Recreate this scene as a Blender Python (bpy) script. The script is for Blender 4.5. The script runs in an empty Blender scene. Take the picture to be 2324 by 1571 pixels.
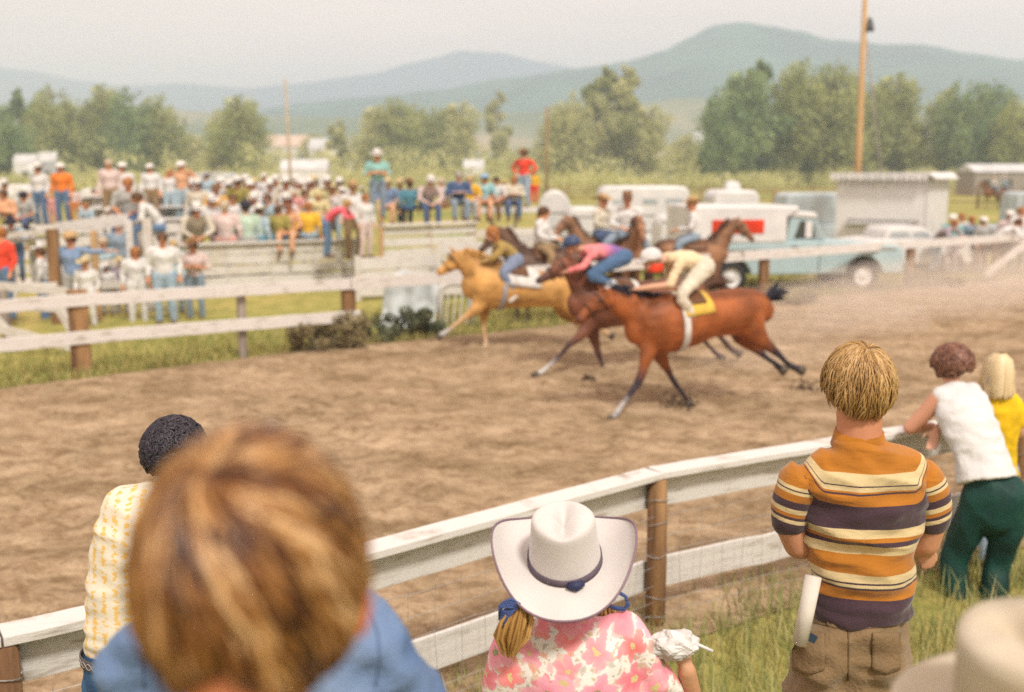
import bpy, bmesh, math, random
import numpy as np
from mathutils import Vector, Matrix, Quaternion, noise, kdtree

# ------------------------------------------------------------------ camera, sky, sun, exposure
random.seed(7); np.random.seed(7)
R = math.radians
SC = bpy.context.scene
COL = SC.collection
F, CX, CY, HC, YH = 2400.0, 1162.0, 785.5, 2.7, 390.0      # focal length and measures in photograph units
PITCH = math.atan((CY - YH) / F)
cam_data = bpy.data.cameras.new('camera'); cam = bpy.data.objects.new('camera', cam_data); COL.objects.link(cam)
cam.location = (0, 0, HC); cam.rotation_euler = (math.pi/2 - PITCH, 0, 0)
cam_data.sensor_width = 36.0; cam_data.lens = 36.0 * F / 2324.0
cam_data.clip_start = 0.05; cam_data.clip_end = 20000
cam_data.dof.use_dof = True; cam_data.dof.focus_distance = 3.3; cam_data.dof.aperture_fstop = 1.9
SC.camera = cam
SUN_EL, SUN_AZ = R(50), R(158)            # azimuth measured clockwise from +Y (north); sun behind the camera, from the right
world = bpy.data.worlds.new('World'); SC.world = world; world.use_nodes = True
def nd(nt, typ, **kw):
    n = nt.nodes.new(typ)
    for k, v in kw.items():
        if k in n.bl_rna.properties: setattr(n, k, v)
    return n
wt = world.node_tree; wt.nodes.clear()
wo = nd(wt, 'ShaderNodeOutputWorld'); wb = nd(wt, 'ShaderNodeBackground')
sky = nd(wt, 'ShaderNodeTexSky'); sky.sky_type = 'NISHITA'; sky.sun_disc = False
sky.sun_elevation = SUN_EL; sky.sun_rotation = SUN_AZ; sky.dust_density = 3.0; sky.air_density = 1.2
tc = nd(wt, 'ShaderNodeTexCoord'); mp = nd(wt, 'ShaderNodeMapping'); mp.inputs['Scale'].default_value = (1.0, 1.0, 7.0)
nz = nd(wt, 'ShaderNodeTexNoise'); nz.inputs['Scale'].default_value = 1.6; nz.inputs['Detail'].default_value = 7; nz.inputs['Roughness'].default_value = .55
cr = nd(wt, 'ShaderNodeValToRGB')
cr.color_ramp.elements[0].position = .30; cr.color_ramp.elements[0].color = (6.4, 4.85, 4.15, 1)
cr.color_ramp.elements[1].position = .68; cr.color_ramp.elements[1].color = (9.2, 6.6, 5.5, 1)
mx = nd(wt, 'ShaderNodeMixRGB'); mx.inputs[0].default_value = .86
wt.links.new(tc.outputs['Generated'], mp.inputs['Vector']); wt.links.new(mp.outputs[0], nz.inputs['Vector'])
wt.links.new(nz.outputs['Fac'], cr.inputs[0]); wt.links.new(sky.outputs[0], mx.inputs[1]); wt.links.new(cr.outputs[0], mx.inputs[2])
wt.links.new(mx.outputs[0], wb.inputs['Color']); wb.inputs['Strength'].default_value = .105
wt.links.new(wb.outputs[0], wo.inputs['Surface'])
sd = bpy.data.lights.new('sun', 'SUN'); sun = bpy.data.objects.new('sun', sd); COL.objects.link(sun)
sd.energy = 2.3; sd.angle = R(9); sd.color = (1.0, .95, .86)
sun.rotation_euler = Vector((math.sin(SUN_AZ)*math.cos(SUN_EL), math.cos(SUN_AZ)*math.cos(SUN_EL), math.sin(SUN_EL))).to_track_quat('Z', 'Y').to_euler()
SC.view_settings.view_transform = 'Standard'; SC.view_settings.look = 'None'
SC.view_settings.exposure = 0.76; SC.view_settings.gamma = 1.0; SC.view_settings.use_curve_mapping = False
SC.render.engine = 'CYCLES'
cy = SC.cycles
cy.use_denoising = False; cy.max_bounces = 5; cy.diffuse_bounces = 2; cy.glossy_bounces = 2; cy.transmission_bounces = 3
cy.volume_bounces = 2; cy.transparent_max_bounces = 8; cy.caustics_reflective = False; cy.caustics_refractive = False

# ------------------------------------------------------------------ measuring helpers
CAM = Vector((0, 0, HC)); CP, SP = math.cos(PITCH), math.sin(PITCH)
def ray(px, py):
    x = (px - CX) / F; y = -(py - CY) / F
    return Vector((x, CP + y*SP, -SP + y*CP))
def at_y(px, py, Y):
    r = ray(px, py); return CAM + r * (Y / r.y)
def on_z(px, py, z=0.0):
    r = ray(px, py); return CAM + r * ((z - HC) / r.z)
def on_plane(px, py, p0, n):
    r = ray(px, py); return CAM + r * ((p0 - CAM).dot(n) / r.dot(n))
def depth_for(py, z=0.0): return on_z(CX, py, z).y

# ------------------------------------------------------------------ object helpers
def tag(o, label=None, cat=None, group=None, kind=None):
    if label: o['label'] = label
    if cat: o['category'] = cat
    if group: o['group'] = group
    if kind: o['kind'] = kind
    return o
def empty(name, loc, label=None, cat=None, group=None, rz=0, kind=None):
    o = bpy.data.objects.new(name, None); COL.objects.link(o); o.location = loc; o.rotation_euler = (0, 0, rz)
    o.empty_display_size = .1
    return tag(o, label, cat, group, kind)
def link(name, me, mat=None, parent=None, rel=True):
    """links a mesh given in world coordinates; under a parent whose origin is elsewhere it keeps its place"""
    o = bpy.data.objects.new(name, me); COL.objects.link(o)
    if mat is not None and not me.materials: me.materials.append(mat)
    if parent is not None:
        o.parent = parent
        if rel: o.location = -Vector(root_loc(parent))
    return o
def root_loc(o):
    v = Vector(o.location)
    while o.parent: o = o.parent; v = v + Vector(o.location)
    return v
class MB:
    def __init__(s): s.v = []; s.f = []; s.m = []
    def add(s, vs, fs, m=0):
        b = len(s.v); s.v += [tuple(p) for p in vs]; s.f += [tuple(i+b for i in f) for f in fs]; s.m += [m]*len(fs); return s
    def box(s, c, size, rz=0, m=0, rot=None):
        x, y, z = [d/2 for d in size]
        M = rot.to_3x3() if rot else Matrix.Rotation(rz, 3, 'Z')
        vs = [Vector(c) + M @ Vector((sx*x, sy*y, sz*z)) for sx in (-1, 1) for sy in (-1, 1) for sz in (-1, 1)]
        return s.add(vs, [(0,1,3,2),(4,6,7,5),(0,4,5,1),(2,3,7,6),(0,2,6,4),(1,5,7,3)], m)
    def beam(s, a, b, w, h, up=(0, 0, 1), m=0, jag=0):
        """a board from a to b, w wide (sideways) and h high"""
        a, b = Vector(a), Vector(b); t = (b-a).normalized(); u = Vector(up); u = (u - t*u.dot(t)).normalized(); l = t.cross(u)
        n = 1 if not jag else 8; vs = []; fs = []
        for i in range(n+1):
            p = a.lerp(b, i/n)
            if jag and 0 < i < n: p = p + u*random.uniform(-jag, jag) + l*random.uniform(-jag, jag)
            vs += [p + l*w/2 + u*h/2, p - l*w/2 + u*h/2, p - l*w/2 - u*h/2, p + l*w/2 - u*h/2]
        for i in range(n):
            q = i*4
            for k in range(4): fs.append((q+k, q+(k+1)%4, q+4+(k+1)%4, q+4+k))
        fs += [(3,2,1,0), (n*4, n*4+1, n*4+2, n*4+3)]
        return s.add(vs, fs, m)
    def tube(s, pts, rad, seg=8, m=0, caps=True):
        pts = [Vector(p) for p in pts]
        if not hasattr(rad, '__len__'): rad = [rad]*len(pts)
        n = len(pts); ref = Vector((0, 0, 1))
        t0 = (pts[1]-pts[0]).normalized()
        if abs(t0.dot(ref)) > .9: ref = Vector((1, 0, 0))
        u = (ref - t0*ref.dot(t0)).normalized(); vs = []; fs = []
        for i, p in enumerate(pts):
            t = (pts[min(i+1, n-1)] - pts[max(i-1, 0)]).normalized()
            u = (u - t*u.dot(t)).normalized(); l = t.cross(u)
            for k in range(seg):
                a = 2*math.pi*k/seg; vs.append(p + (u*math.cos(a) + l*math.sin(a))*rad[i])
        for i in range(n-1):
            for k in range(seg): fs.append((i*seg+k, i*seg+(k+1)%seg, (i+1)*seg+(k+1)%seg, (i+1)*seg+k))
        if caps: fs += [tuple(range(seg-1, -1, -1)), tuple((n-1)*seg+k for k in range(seg))]
        return s.add(vs, fs, m)
    def lathe(s, c, prof, seg=20, m=0, axis='Z'):
        vs = []; fs = []
        for r, h in prof:
            for k in range(seg):
                a = 2*math.pi*k/seg
                q = Vector((r*math.cos(a), r*math.sin(a), h))
                if axis == 'Y': q = Vector((q.x, q.z, q.y))
                if axis == 'X': q = Vector((q.z, q.x, q.y))
                vs.append(Vector(c)+q)
        for i in range(len(prof)-1):
            for k in range(seg): fs.append((i*seg+k, i*seg+(k+1)%seg, (i+1)*seg+(k+1)%seg, (i+1)*seg+k))
        return s.add(vs, fs, m)
    def prism(s, poly, y0, y1, m=0):
        """poly in (x,z); extruded along Y"""
        n = len(poly)
        vs = [(x, y0, z) for x, z in poly] + [(x, y1, z) for x, z in poly]
        fs = [tuple(range(n)), tuple(range(2*n-1, n-1, -1))] + [(i, i+n, (i+1) % n + n, (i+1) % n) for i in range(n)]
        return s.add(vs, fs, m)
    def mesh(s, name, smooth=False):
        me = bpy.data.meshes.new(name); me.from_pydata([tuple(v) for v in s.v], [], s.f); me.update()
        if max(s.m or [0]) > 0: me.polygons.foreach_set('material_index', s.m)
        if smooth: me.shade_smooth()
        return me
    def build(s, name, mat, parent=None, smooth=False, rel=True, bevel=0):
        me = s.mesh(name, smooth)
        for mm in (mat if isinstance(mat, (list, tuple)) else [mat]): me.materials.append(mm)
        o = link(name, me, None, parent, rel)
        if bevel:
            b = o.modifiers.new('bevel', 'BEVEL'); b.width = bevel; b.segments = 2; b.limit_method = 'ANGLE'
        return o
def np_mesh(name, V, Fc, mat=None, smooth=False, attrs=None):
    """V (n,3) float, Fc (m,k) int; attrs {name: (n,) or (n,3)}"""
    V = np.asarray(V, dtype=np.float32); Fc = np.asarray(Fc, dtype=np.int32); k = Fc.shape[1]
    me = bpy.data.meshes.new(name); me.vertices.add(len(V)); me.vertices.foreach_set('co', V.ravel())
    me.loops.add(Fc.size); me.loops.foreach_set('vertex_index', Fc.ravel())
    me.polygons.add(len(Fc)); me.polygons.foreach_set('loop_start', np.arange(0, Fc.size, k, dtype=np.int32))
    me.polygons.foreach_set('loop_total', np.full(len(Fc), k, dtype=np.int32))
    me.update(calc_edges=True)
    if attrs: set_attrs(me, attrs)
    if smooth: me.shade_smooth()
    if mat: me.materials.append(mat)
    return me
def set_attrs(me, attrs):
    for an, a in attrs.items():
        a = np.asarray(a, dtype=np.float32)
        if a.ndim == 1:
            at = me.attributes.new(an, 'FLOAT', 'POINT'); at.data.foreach_set('value', a)
        else:
            at = me.attributes.new(an, 'FLOAT_COLOR', 'POINT')
            at.data.foreach_set('color', np.hstack([a, np.ones((len(a), 1), np.float32)]).ravel())

# ------------------------------------------------------------------ materials
MATS = {}
def srgb(r, g, b):
    f = lambda c: (c/255/12.92) if c/255 <= .04045 else ((c/255+.055)/1.055)**2.4
    return (f(r), f(g), f(b))
def mat(name, col=(.5, .5, .5), rough=.8, var=.15, scale=8.0, bump=.0, bscale=None, col2=None, spec=.3, metal=0, detail=5, attr=None, stretch=None, sheen=0, sss=0, trans=0):
    """base colour with noise variation (towards col2), fine relief; attr: colour read from a mesh attribute instead"""
    if name in MATS: return MATS[name]
    m = bpy.data.materials.new(name); m.use_nodes = True; nt = m.node_tree; p = nt.nodes['Principled BSDF']
    p.inputs['Roughness'].default_value = rough; p.inputs['Specular IOR Level'].default_value = spec; p.inputs['Metallic'].default_value = metal
    if sheen: p.inputs['Sheen Weight'].default_value = sheen
    if trans: p.inputs['Transmission Weight'].default_value = trans
    if sss:
        p.inputs['Subsurface Weight'].default_value = sss; p.inputs['Subsurface Radius'].default_value = (.02, .008, .004)
    t = nd(nt, 'ShaderNodeTexCoord'); n = nd(nt, 'ShaderNodeTexNoise'); n.inputs['Scale'].default_value = scale; n.inputs['Detail'].default_value = detail
    src = t.outputs['Object']
    if stretch:
        mpn = nd(nt, 'ShaderNodeMapping'); mpn.inputs['Scale'].default_value = stretch; nt.links.new(src, mpn.inputs[0]); src = mpn.outputs[0]
    nt.links.new(src, n.inputs['Vector'])
    if col2 is None: col2 = tuple(c*(1-var*2) for c in col)
    ramp = nd(nt, 'ShaderNodeValToRGB'); ramp.color_ramp.elements[0].position = .34; ramp.color_ramp.elements[1].position = .66
    ramp.color_ramp.elements[0].color = (*col2, 1); ramp.color_ramp.elements[1].color = (*col, 1)
    nt.links.new(n.outputs['Fac'], ramp.inputs[0]); out = ramp.outputs[0]
    if attr:
        a = nd(nt, 'ShaderNodeAttribute'); a.attribute_name = attr
        ramp.color_ramp.elements[0].color = (1-var*2,)*3+(1,); ramp.color_ramp.elements[1].color = (1, 1, 1, 1)
        mu = nd(nt, 'ShaderNodeMixRGB'); mu.blend_type = 'MULTIPLY'; mu.inputs[0].default_value = 1
        nt.links.new(a.outputs['Color'], mu.inputs[1]); nt.links.new(out, mu.inputs[2]); out = mu.outputs[0]
    nt.links.new(out, p.inputs['Base Color'])
    if bump:
        n2 = nd(nt, 'ShaderNodeTexNoise'); n2.inputs['Scale'].default_value = bscale or scale*5; n2.inputs['Detail'].default_value = 4
        nt.links.new(src, n2.inputs['Vector'])
        b = nd(nt, 'ShaderNodeBump'); b.inputs['Strength'].default_value = bump; b.inputs['Distance'].default_value = .02
        nt.links.new(n2.outputs['Fac'], b.inputs['Height']); nt.links.new(b.outputs[0], p.inputs['Normal'])
    MATS[name] = m; return m
def emat(*a): return mat(*a)
WHITE = mat('painted_white_wood', (.64, .615, .585), .75, scale=5, col2=(.68, .655, .61), bump=.25, bscale=40, stretch=(1, 1, 6))
_e = WHITE.node_tree.nodes['Color Ramp'].color_ramp.elements; _e[0].position = .30; _e[1].position = .46; _e[0].color = (.40, .35, .29, 1)
_m = _e.new(.40); _m.color = (.57, .54, .50, 1)
OLDWHITE = mat('weathered_white_wood', (.62, .60, .56), .85, scale=6, col2=(.54, .49, .42), bump=.4, bscale=50)
POSTW = mat('weathered_brown_post', (.33, .19, .085), .9, scale=10, col2=(.12, .06, .03), bump=.6, bscale=40, stretch=(1, 1, .15))
GREYW = mat('grey_weathered_post', (.36, .31, .27), .9, scale=12, col2=(.20, .17, .14), bump=.5, stretch=(1, 1, .2))
YELW = mat('yellow_pine_pole', (.52, .34, .17), .7, scale=6, col2=(.42, .26, .12), bump=.3, stretch=(1, 1, .1))
GALV = mat('galvanised_wire', (.45, .44, .43), .5, metal=.5, scale=30)
METALW = mat('white_vehicle_paint', (.70, .69, .67), .4, scale=2, col2=(.58, .58, .57), spec=.5)
BLUEP = mat('light_blue_vehicle_paint', (.40, .52, .54), .4, scale=2, col2=(.34, .46, .48), spec=.5)
GLASS = mat('dark_vehicle_glass', (.06, .07, .07), .12, spec=.7, scale=2)
GLASSL = mat('pale_reflecting_glass', (.42, .46, .47), .15, spec=.7, scale=2, col2=(.30, .34, .35))
RUBBER = mat('black_rubber_tyre', (.035, .034, .033), .85, scale=20, bump=.3)
CHROME = mat('dull_chrome', (.6, .6, .6), .25, metal=.9, scale=5)
REDS = mat('red_painted_panel', srgb(225, 60, 20), .6, scale=3)

# ------------------------------------------------------------------ lines of the place
NEAR = [(-300, 1495), (0, 1436), (640, 1298), (1490, 1068), (1900, 1000), (2324, 932), (2700, 880)]      # top of the near fence
ZT = .97
NEARP = [on_z(x, y, ZT) for x, y in NEAR]
d0 = (NEARP[1]-NEARP[2]).normalized(); NEARP[0] = NEARP[1] + d0*3.0
d0 = (NEARP[5]-NEARP[4]).normalized(); NEARP[6] = NEARP[5] + d0*5.0
EDGE = [on_z(x, y) for x, y in [(0, 884), (300, 846), (600, 808), (870, 780), (1250, 742), (1640, 695), (1990, 660), (2324, 632)]]
e0 = (EDGE[0]-EDGE[1]).normalized(); e1 = (EDGE[-1]-EDGE[-2]).normalized()
EDGE = [EDGE[0]+e0*14, EDGE[0]+e0*5] + EDGE + [EDGE[-1]+e1*14, EDGE[-1]+e1*60]
def poly_y(P, x):
    if x <= P[0].x: a, b = P[0], P[1]
    elif x >= P[-1].x: a, b = P[-2], P[-1]
    else:
        for a, b in zip(P, P[1:]):
            if a.x <= x <= b.x: break
    return a.y + (b.y-a.y)*(x-a.x)/(b.x-a.x)
def bank(x, y):
    """height of the grass bank the near spectators stand on"""
    d = (poly_y(NEARP, x) - y) * .86
    z = .33*max(0, d-.9)
    return min(z, 1.25) if d < 60 else 1.25
# ------------------------------------------------------------------ ground
def ground_mat():
    m = bpy.data.materials.new('meadow_grass_ground'); m.use_nodes = True; nt = m.node_tree; p = nt.nodes['Principled BSDF']
    p.inputs['Roughness'].default_value = .95; p.inputs['Specular IOR Level'].default_value = .1
    t = nd(nt, 'ShaderNodeTexCoord')
    a = nd(nt, 'ShaderNodeTexNoise'); a.inputs['Scale'].default_value = .12; a.inputs['Detail'].default_value = 8
    b = nd(nt, 'ShaderNodeTexNoise'); b.inputs['Scale'].default_value = 3.0; b.inputs['Detail'].default_value = 6
    nt.links.new(t.outputs['Object'], a.inputs['Vector']); nt.links.new(t.outputs['Object'], b.inputs['Vector'])
    r1 = nd(nt, 'ShaderNodeValToRGB'); r1.color_ramp.elements[0].position = .38; r1.color_ramp.elements[1].position = .62
    r1.color_ramp.elements[0].color = (.27, .29, .08, 1); r1.color_ramp.elements[1].color = (.46, .37, .14, 1)
    r2 = nd(nt, 'ShaderNodeValToRGB'); r2.color_ramp.elements[0].position = .35; r2.color_ramp.elements[1].position = .7
    r2.color_ramp.elements[0].color = (.58, .66, .5, 1); r2.color_ramp.elements[1].color = (1.1, 1.05, 1.0, 1)
    mu = nd(nt, 'ShaderNodeMixRGB'); mu.blend_type = 'MULTIPLY'; mu.inputs[0].default_value = 1
    nt.links.new(a.outputs['Fac'], r1.inputs[0]); nt.links.new(b.outputs['Fac'], r2.inputs[0])
    nt.links.new(r1.outputs[0], mu.inputs[1]); nt.links.new(r2.outputs[0], mu.inputs[2]); nt.links.new(mu.outputs[0], p.inputs['Base Color'])
    bp = nd(nt, 'ShaderNodeBump'); bp.inputs['Strength'].default_value = .5; bp.inputs['Distance'].default_value = .05
    nt.links.new(b.outputs['Fac'], bp.inputs['Height']); nt.links.new(bp.outputs[0], p.inputs['Normal'])
    return m
def dirt_mat():
    m = bpy.data.materials.new('harrowed_track_dirt'); m.use_nodes = True; nt = m.node_tree; p = nt.nodes['Principled BSDF']
    p.inputs['Roughness'].default_value = .95; p.inputs['Specular IOR Level'].default_value = .1
    t = nd(nt, 'ShaderNodeTexCoord'); mp = nd(nt, 'ShaderNodeMapping'); mp.inputs['Rotation'].default_value = (0, 0, R(-32)); mp.inputs['Scale'].default_value = (.75, 1.25, 1)
    nt.links.new(t.outputs['Object'], mp.inputs[0])
    ns = []
    for sc_, src in ((1.1, mp.outputs[0]), (7.0, mp.outputs[0]), (34.0, t.outputs['Object'])):
        n = nd(nt, 'ShaderNodeTexNoise'); n.inputs['Scale'].default_value = sc_; n.inputs['Detail'].default_value = 6; n.inputs['Roughness'].default_value = .62
        nt.links.new(src, n.inputs['Vector']); ns.append(n)
    r1 = nd(nt, 'ShaderNodeValToRGB'); e = r1.color_ramp.elements; e[0].position = .3; e[1].position = .7
    e[0].color = (.235, .165, .09, 1); e[1].color = (.48, .36, .235, 1)
    r2 = nd(nt, 'ShaderNodeValToRGB'); e = r2.color_ramp.elements; e[0].position = .36; e[1].position = .56
    e[0].color = (.66, .60, .54, 1); e[1].color = (1.05, 1.05, 1.05, 1)
    r3 = nd(nt, 'ShaderNodeValToRGB'); e = r3.color_ramp.elements; e[0].position = .3; e[1].position = .65
    e[0].color = (.72, .70, .68, 1); e[1].color = (1.08, 1.08, 1.08, 1)
    for n, r in zip(ns, (r1, r2, r3)): nt.links.new(n.outputs['Fac'], r.inputs[0])
    m1 = nd(nt, 'ShaderNodeMixRGB'); m1.blend_type = 'MULTIPLY'; m1.inputs[0].default_value = 1
    m2 = nd(nt, 'ShaderNodeMixRGB'); m2.blend_type = 'MULTIPLY'; m2.inputs[0].default_value = 1
    nt.links.new(r1.outputs[0], m1.inputs[1]); nt.links.new(r2.outputs[0], m1.inputs[2]); nt.links.new(m1.outputs[0], m2.inputs[1]); nt.links.new(r3.outputs[0], m2.inputs[2])
    nt.links.new(m2.outputs[0], p.inputs['Base Color'])
    b1 = nd(nt, 'ShaderNodeBump'); b1.inputs['Strength'].default_value = .8; b1.inputs['Distance'].default_value = .03; nt.links.new(ns[1].outputs['Fac'], b1.inputs['Height'])
    b2 = nd(nt, 'ShaderNodeBump'); b2.inputs['Strength'].default_value = .7; b2.inputs['Distance'].default_value = .01; nt.links.new(ns[2].outputs['Fac'], b2.inputs['Height'])
    nt.links.new(b1.outputs[0], b2.inputs['Normal']); nt.links.new(b2.outputs[0], p.inputs['Normal'])
    return m
GROUND, DIRT = ground_mat(), dirt_mat()
# one ground sheet: fine around the bank, coarse out to the horizon
xs = sorted(set([-9000, -4000, -2000, -900, -400, -200, -100, -60, -40] + list(np.linspace(-26, 30, 90)) + [40, 60, 100, 200, 400, 900, 2000, 4000, 9000]))
ys = sorted(set([-400, -100, -40, -15] + list(np.linspace(-6, 12, 60)) + list(np.linspace(14, 60, 20)) + [80, 120, 200, 400, 900, 2000, 4000, 9000]))
V = []; 
for y in ys:
    for x in xs:
        z = bank(x, y)
        if abs(x) < 35 and y < poly_y(NEARP, x)-.3: z += .03*noise.noise(Vector((x*.9, y*.9, 0)))
        if y > 30: z -= 0
        V.append((x, y, z))
nx = len(xs); Fq = [(j*nx+i, j*nx+i+1, (j+1)*nx+i+1, (j+1)*nx+i) for j in range(len(ys)-1) for i in range(nx-1)]
tag(link('ground', np_mesh('ground', V, Fq, GROUND, True)), kind='structure')
# dirt track between the near fence and the far verge, with harrowed relief
V = []; Fq = []; NU, NV = 420, 130
us = np.concatenate([np.linspace(-26, -6, 40, endpoint=False), np.linspace(-6, 16, 340, endpoint=False), np.linspace(16, 70, 40)])
for i, x in enumerate(us):
    ya = poly_y(NEARP, x) - .25 + .12*noise.noise(Vector((x*1.3, 3, 0))); yb = poly_y(EDGE, x) + .22*noise.noise(Vector((x*1.1, 9, 0))) + .1*noise.noise(Vector((x*5, 9, 0)))
    for j in range(NV):
        y = ya + (yb-ya)*j/(NV-1)
        edge = min(1, min(j, NV-1-j)/4)
        q = Vector((x, y, 0)); c, s = math.cos(R(35)), math.sin(R(35)); uu = x*c + y*s; vv = -x*s + y*c
        z = .014*noise.noise(Vector((uu*1.1, vv*3.2, 1))) + .030*max(0, noise.noise(Vector((uu*5, vv*6.5, 4)))) + .016*noise.noise(q*11)
        V.append((x, y, .012 + (z+.036)*edge))
V = np.array(V); hr = np.random.default_rng(12)
for _k in range(2600):      # hoof prints and their thrown rims
    hx = hr.uniform(-8, 15); ya, yb = poly_y(NEARP, hx), poly_y(EDGE, hx); hy = ya + (yb-ya)*hr.uniform(.06, .96); i0 = int(np.searchsorted(us, hx)); lo, hi = max(0, i0-4)*NV, min(len(us), i0+5)*NV
    S = V[lo:hi]; dd = ((S[:, 0]-hx)**2 + (S[:, 1]-hy)**2)/(hr.uniform(.07, .13)**2); S[:, 2] += -.030*np.exp(-dd) + .016*np.exp(-(np.sqrt(dd)-1.6)**2*3)
for i in range(len(us)-1):
    for j in range(NV-1): Fq.append((i*NV+j, (i+1)*NV+j, (i+1)*NV+j+1, i*NV+j+1))
tag(link('dirt_track', np_mesh('dirt_track', V, Fq, DIRT, True)), kind='structure')
# loose clods lying on the track
CLOD = mat('dirt_clod', (.36, .23, .15), .95, scale=20, col2=(.22, .13, .08), bump=.5)
ico = [(0,0,1),(.89,0,.45),(.28,.85,.45),(-.72,.53,.45),(-.72,-.53,.45),(.28,-.85,.45),(.72,.53,-.45),(-.28,.85,-.45),(-.89,0,-.45),(-.28,-.85,-.45),(.72,-.53,-.45),(0,0,-1)]
icf = [(0,1,2),(0,2,3),(0,3,4),(0,4,5),(0,5,1),(1,6,2),(2,7,3),(3,8,4),(4,9,5),(5,10,1),(2,6,7),(3,7,8),(4,8,9),(5,9,10),(1,10,6),(6,11,7),(7,11,8),(8,11,9),(9,11,10),(10,11,6)]
def rocks(spots):
    V = []; Fc = []
    for (p, r) in spots:
        b = len(V); sx, sy, sz = [random.uniform(.6, 1.3) for _ in range(3)]; a = random.uniform(0, 6)
        for q in ico:
            k = r*random.uniform(.75, 1.2); x, y = q[0]*sx, q[1]*sy
            V.append((p[0]+k*(x*math.cos(a)-y*math.sin(a)), p[1]+k*(x*math.sin(a)+y*math.cos(a)), p[2]+k*q[2]*sz*.7))
        Fc += [tuple(i+b for i in f) for f in icf]
    return V, Fc
sp = []
for _ in range(5200):
    x = random.uniform(-9, 15); ya, yb = poly_y(NEARP, x), poly_y(EDGE, x); y = ya + (yb-ya)*random.random()**1.3
    if noise.noise(Vector((x*.8, y*1.2, 5))) + random.uniform(-.5, .5) < 0: continue
    sp.append(((x, y, .02), random.choice([.008, .012, .015, .02, .03])*random.uniform(.7, 1.2)))
V, Fc = rocks(sp); tag(link('loose_clods', np_mesh('loose_clods', V, Fc, CLOD, True)), 'loose clods of harrowed dirt scattered over the race track', 'dirt', kind='stuff')

# ------------------------------------------------------------------ hills
def ridge(name, pts, Y, depth, mat_, base=-2, n=260, bump_a=1.0, seed=0):
    """a real hill range: skyline through the measured points, falling to the valley in front and behind"""
    P = [at_y(x, y, Y) for x, y in pts]
    def top(x):
        if x <= P[0].x: return P[0].z
        if x >= P[-1].x: return P[-1].z
        for a, b in zip(P, P[1:]):
            if a.x <= x <= b.x:
                t = (x-a.x)/(b.x-a.x); t = t*t*(3-2*t)*.5 + t*.5
                return a.z+(b.z-a.z)*t
    x0, x1 = P[0].x, P[-1].x; V = []; rows = 26
    for i in range(n):
        x = x0 + (x1-x0)*i/(n-1); h = top(x)
        for j in range(rows):
            t = j/(rows-1); k = math.sin(min(1, t/.6)*math.pi/2) if t < .6 else math.cos((t-.6)/.4*math.pi/2)
            y = Y + (t-.6)*depth
            q = Vector((x/Y*7, y/Y*7, seed)); nn = noise.fractal(q, 1, 2, 5)
            fr = max(0, min(1, (.58-t)/.2)); V.append((x, y, base + (h-base)*(max(0, k)**1.7)*(1 - abs(nn)*.35*bump_a*fr)))
    Fq = [(i*rows+j, (i+1)*rows+j, (i+1)*rows+j+1, i*rows+j+1) for i in range(n-1) for j in range(rows-1)]
    return tag(link(name, np_mesh(name, V, Fq, mat_, True)), kind='structure')
def hill_mat(name, c1, c2, sc_, c3=None):
    m = bpy.data.materials.new(name); m.use_nodes = True; nt = m.node_tree; p = nt.nodes['Principled BSDF']
    p.inputs['Roughness'].default_value = 1; p.inputs['Specular IOR Level'].default_value = 0
    t = nd(nt, 'ShaderNodeTexCoord'); n = nd(nt, 'ShaderNodeTexNoise'); n.inputs['Scale'].default_value = sc_; n.inputs['Detail'].default_value = 9; n.inputs['Roughness'].default_value = .6
    mp = nd(nt, 'ShaderNodeMapping'); mp.inputs['Scale'].default_value = (1, 1, 2.5)
    nt.links.new(t.outputs['Object'], mp.inputs[0]); nt.links.new(mp.outputs[0], n.inputs['Vector'])
    r = nd(nt, 'ShaderNodeValToRGB'); e = r.color_ramp.elements; e[0].position = .36; e[1].position = .6; e[0].color = (*c1, 1); e[1].color = (*c2, 1)
    if c3: k = e.new(.74); k.color = (*c3, 1)
    nt.links.new(n.outputs['Fac'], r.inputs[0]); nt.links.new(r.outputs[0], p.inputs['Base Color']); return m
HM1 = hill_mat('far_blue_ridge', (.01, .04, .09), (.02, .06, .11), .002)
HM2 = hill_mat('forested_hill', (.008, .04, .045), (.05, .12, .09), .008)
HM3 = hill_mat('dry_grass_hill', (.10, .14, .08), (.20, .21, .13), .007, (.38, .29, .19))
ridge('far_ridge', [(-900, 190), (-300, 165), (0, 155), (80, 162), (170, 182), (290, 196), (420, 190), (560, 200), (700, 188), (840, 170), (960, 138), (1050, 116), (1130, 120), (1230, 142), (1330, 158), (1500, 175), (2600, 210), (3300, 220)], 2500, 900, HM1, seed=3)
ridge('forested_hill', [(560, 260), (700, 235), (850, 222), (1000, 205), (1150, 180), (1300, 160), (1420, 140), (1500, 118), (1560, 88), (1610, 62), (1660, 54), (1740, 60), (1800, 72), (1870, 95), (1960, 100), (2060, 103), (2180, 125), (2300, 140), (2500, 160), (3300, 190)], 1450, 900, HM2, seed=8)
ridge('dry_foothill', [(-900, 225), (0, 238), (300, 246), (600, 262), (800, 268), (1000, 262), (1200, 256), (1420, 238), (1560, 222), (1700, 232), (1900, 238), (2150, 245), (2400, 236), (3300, 240)], 850, 480, HM3, seed=14)

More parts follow.
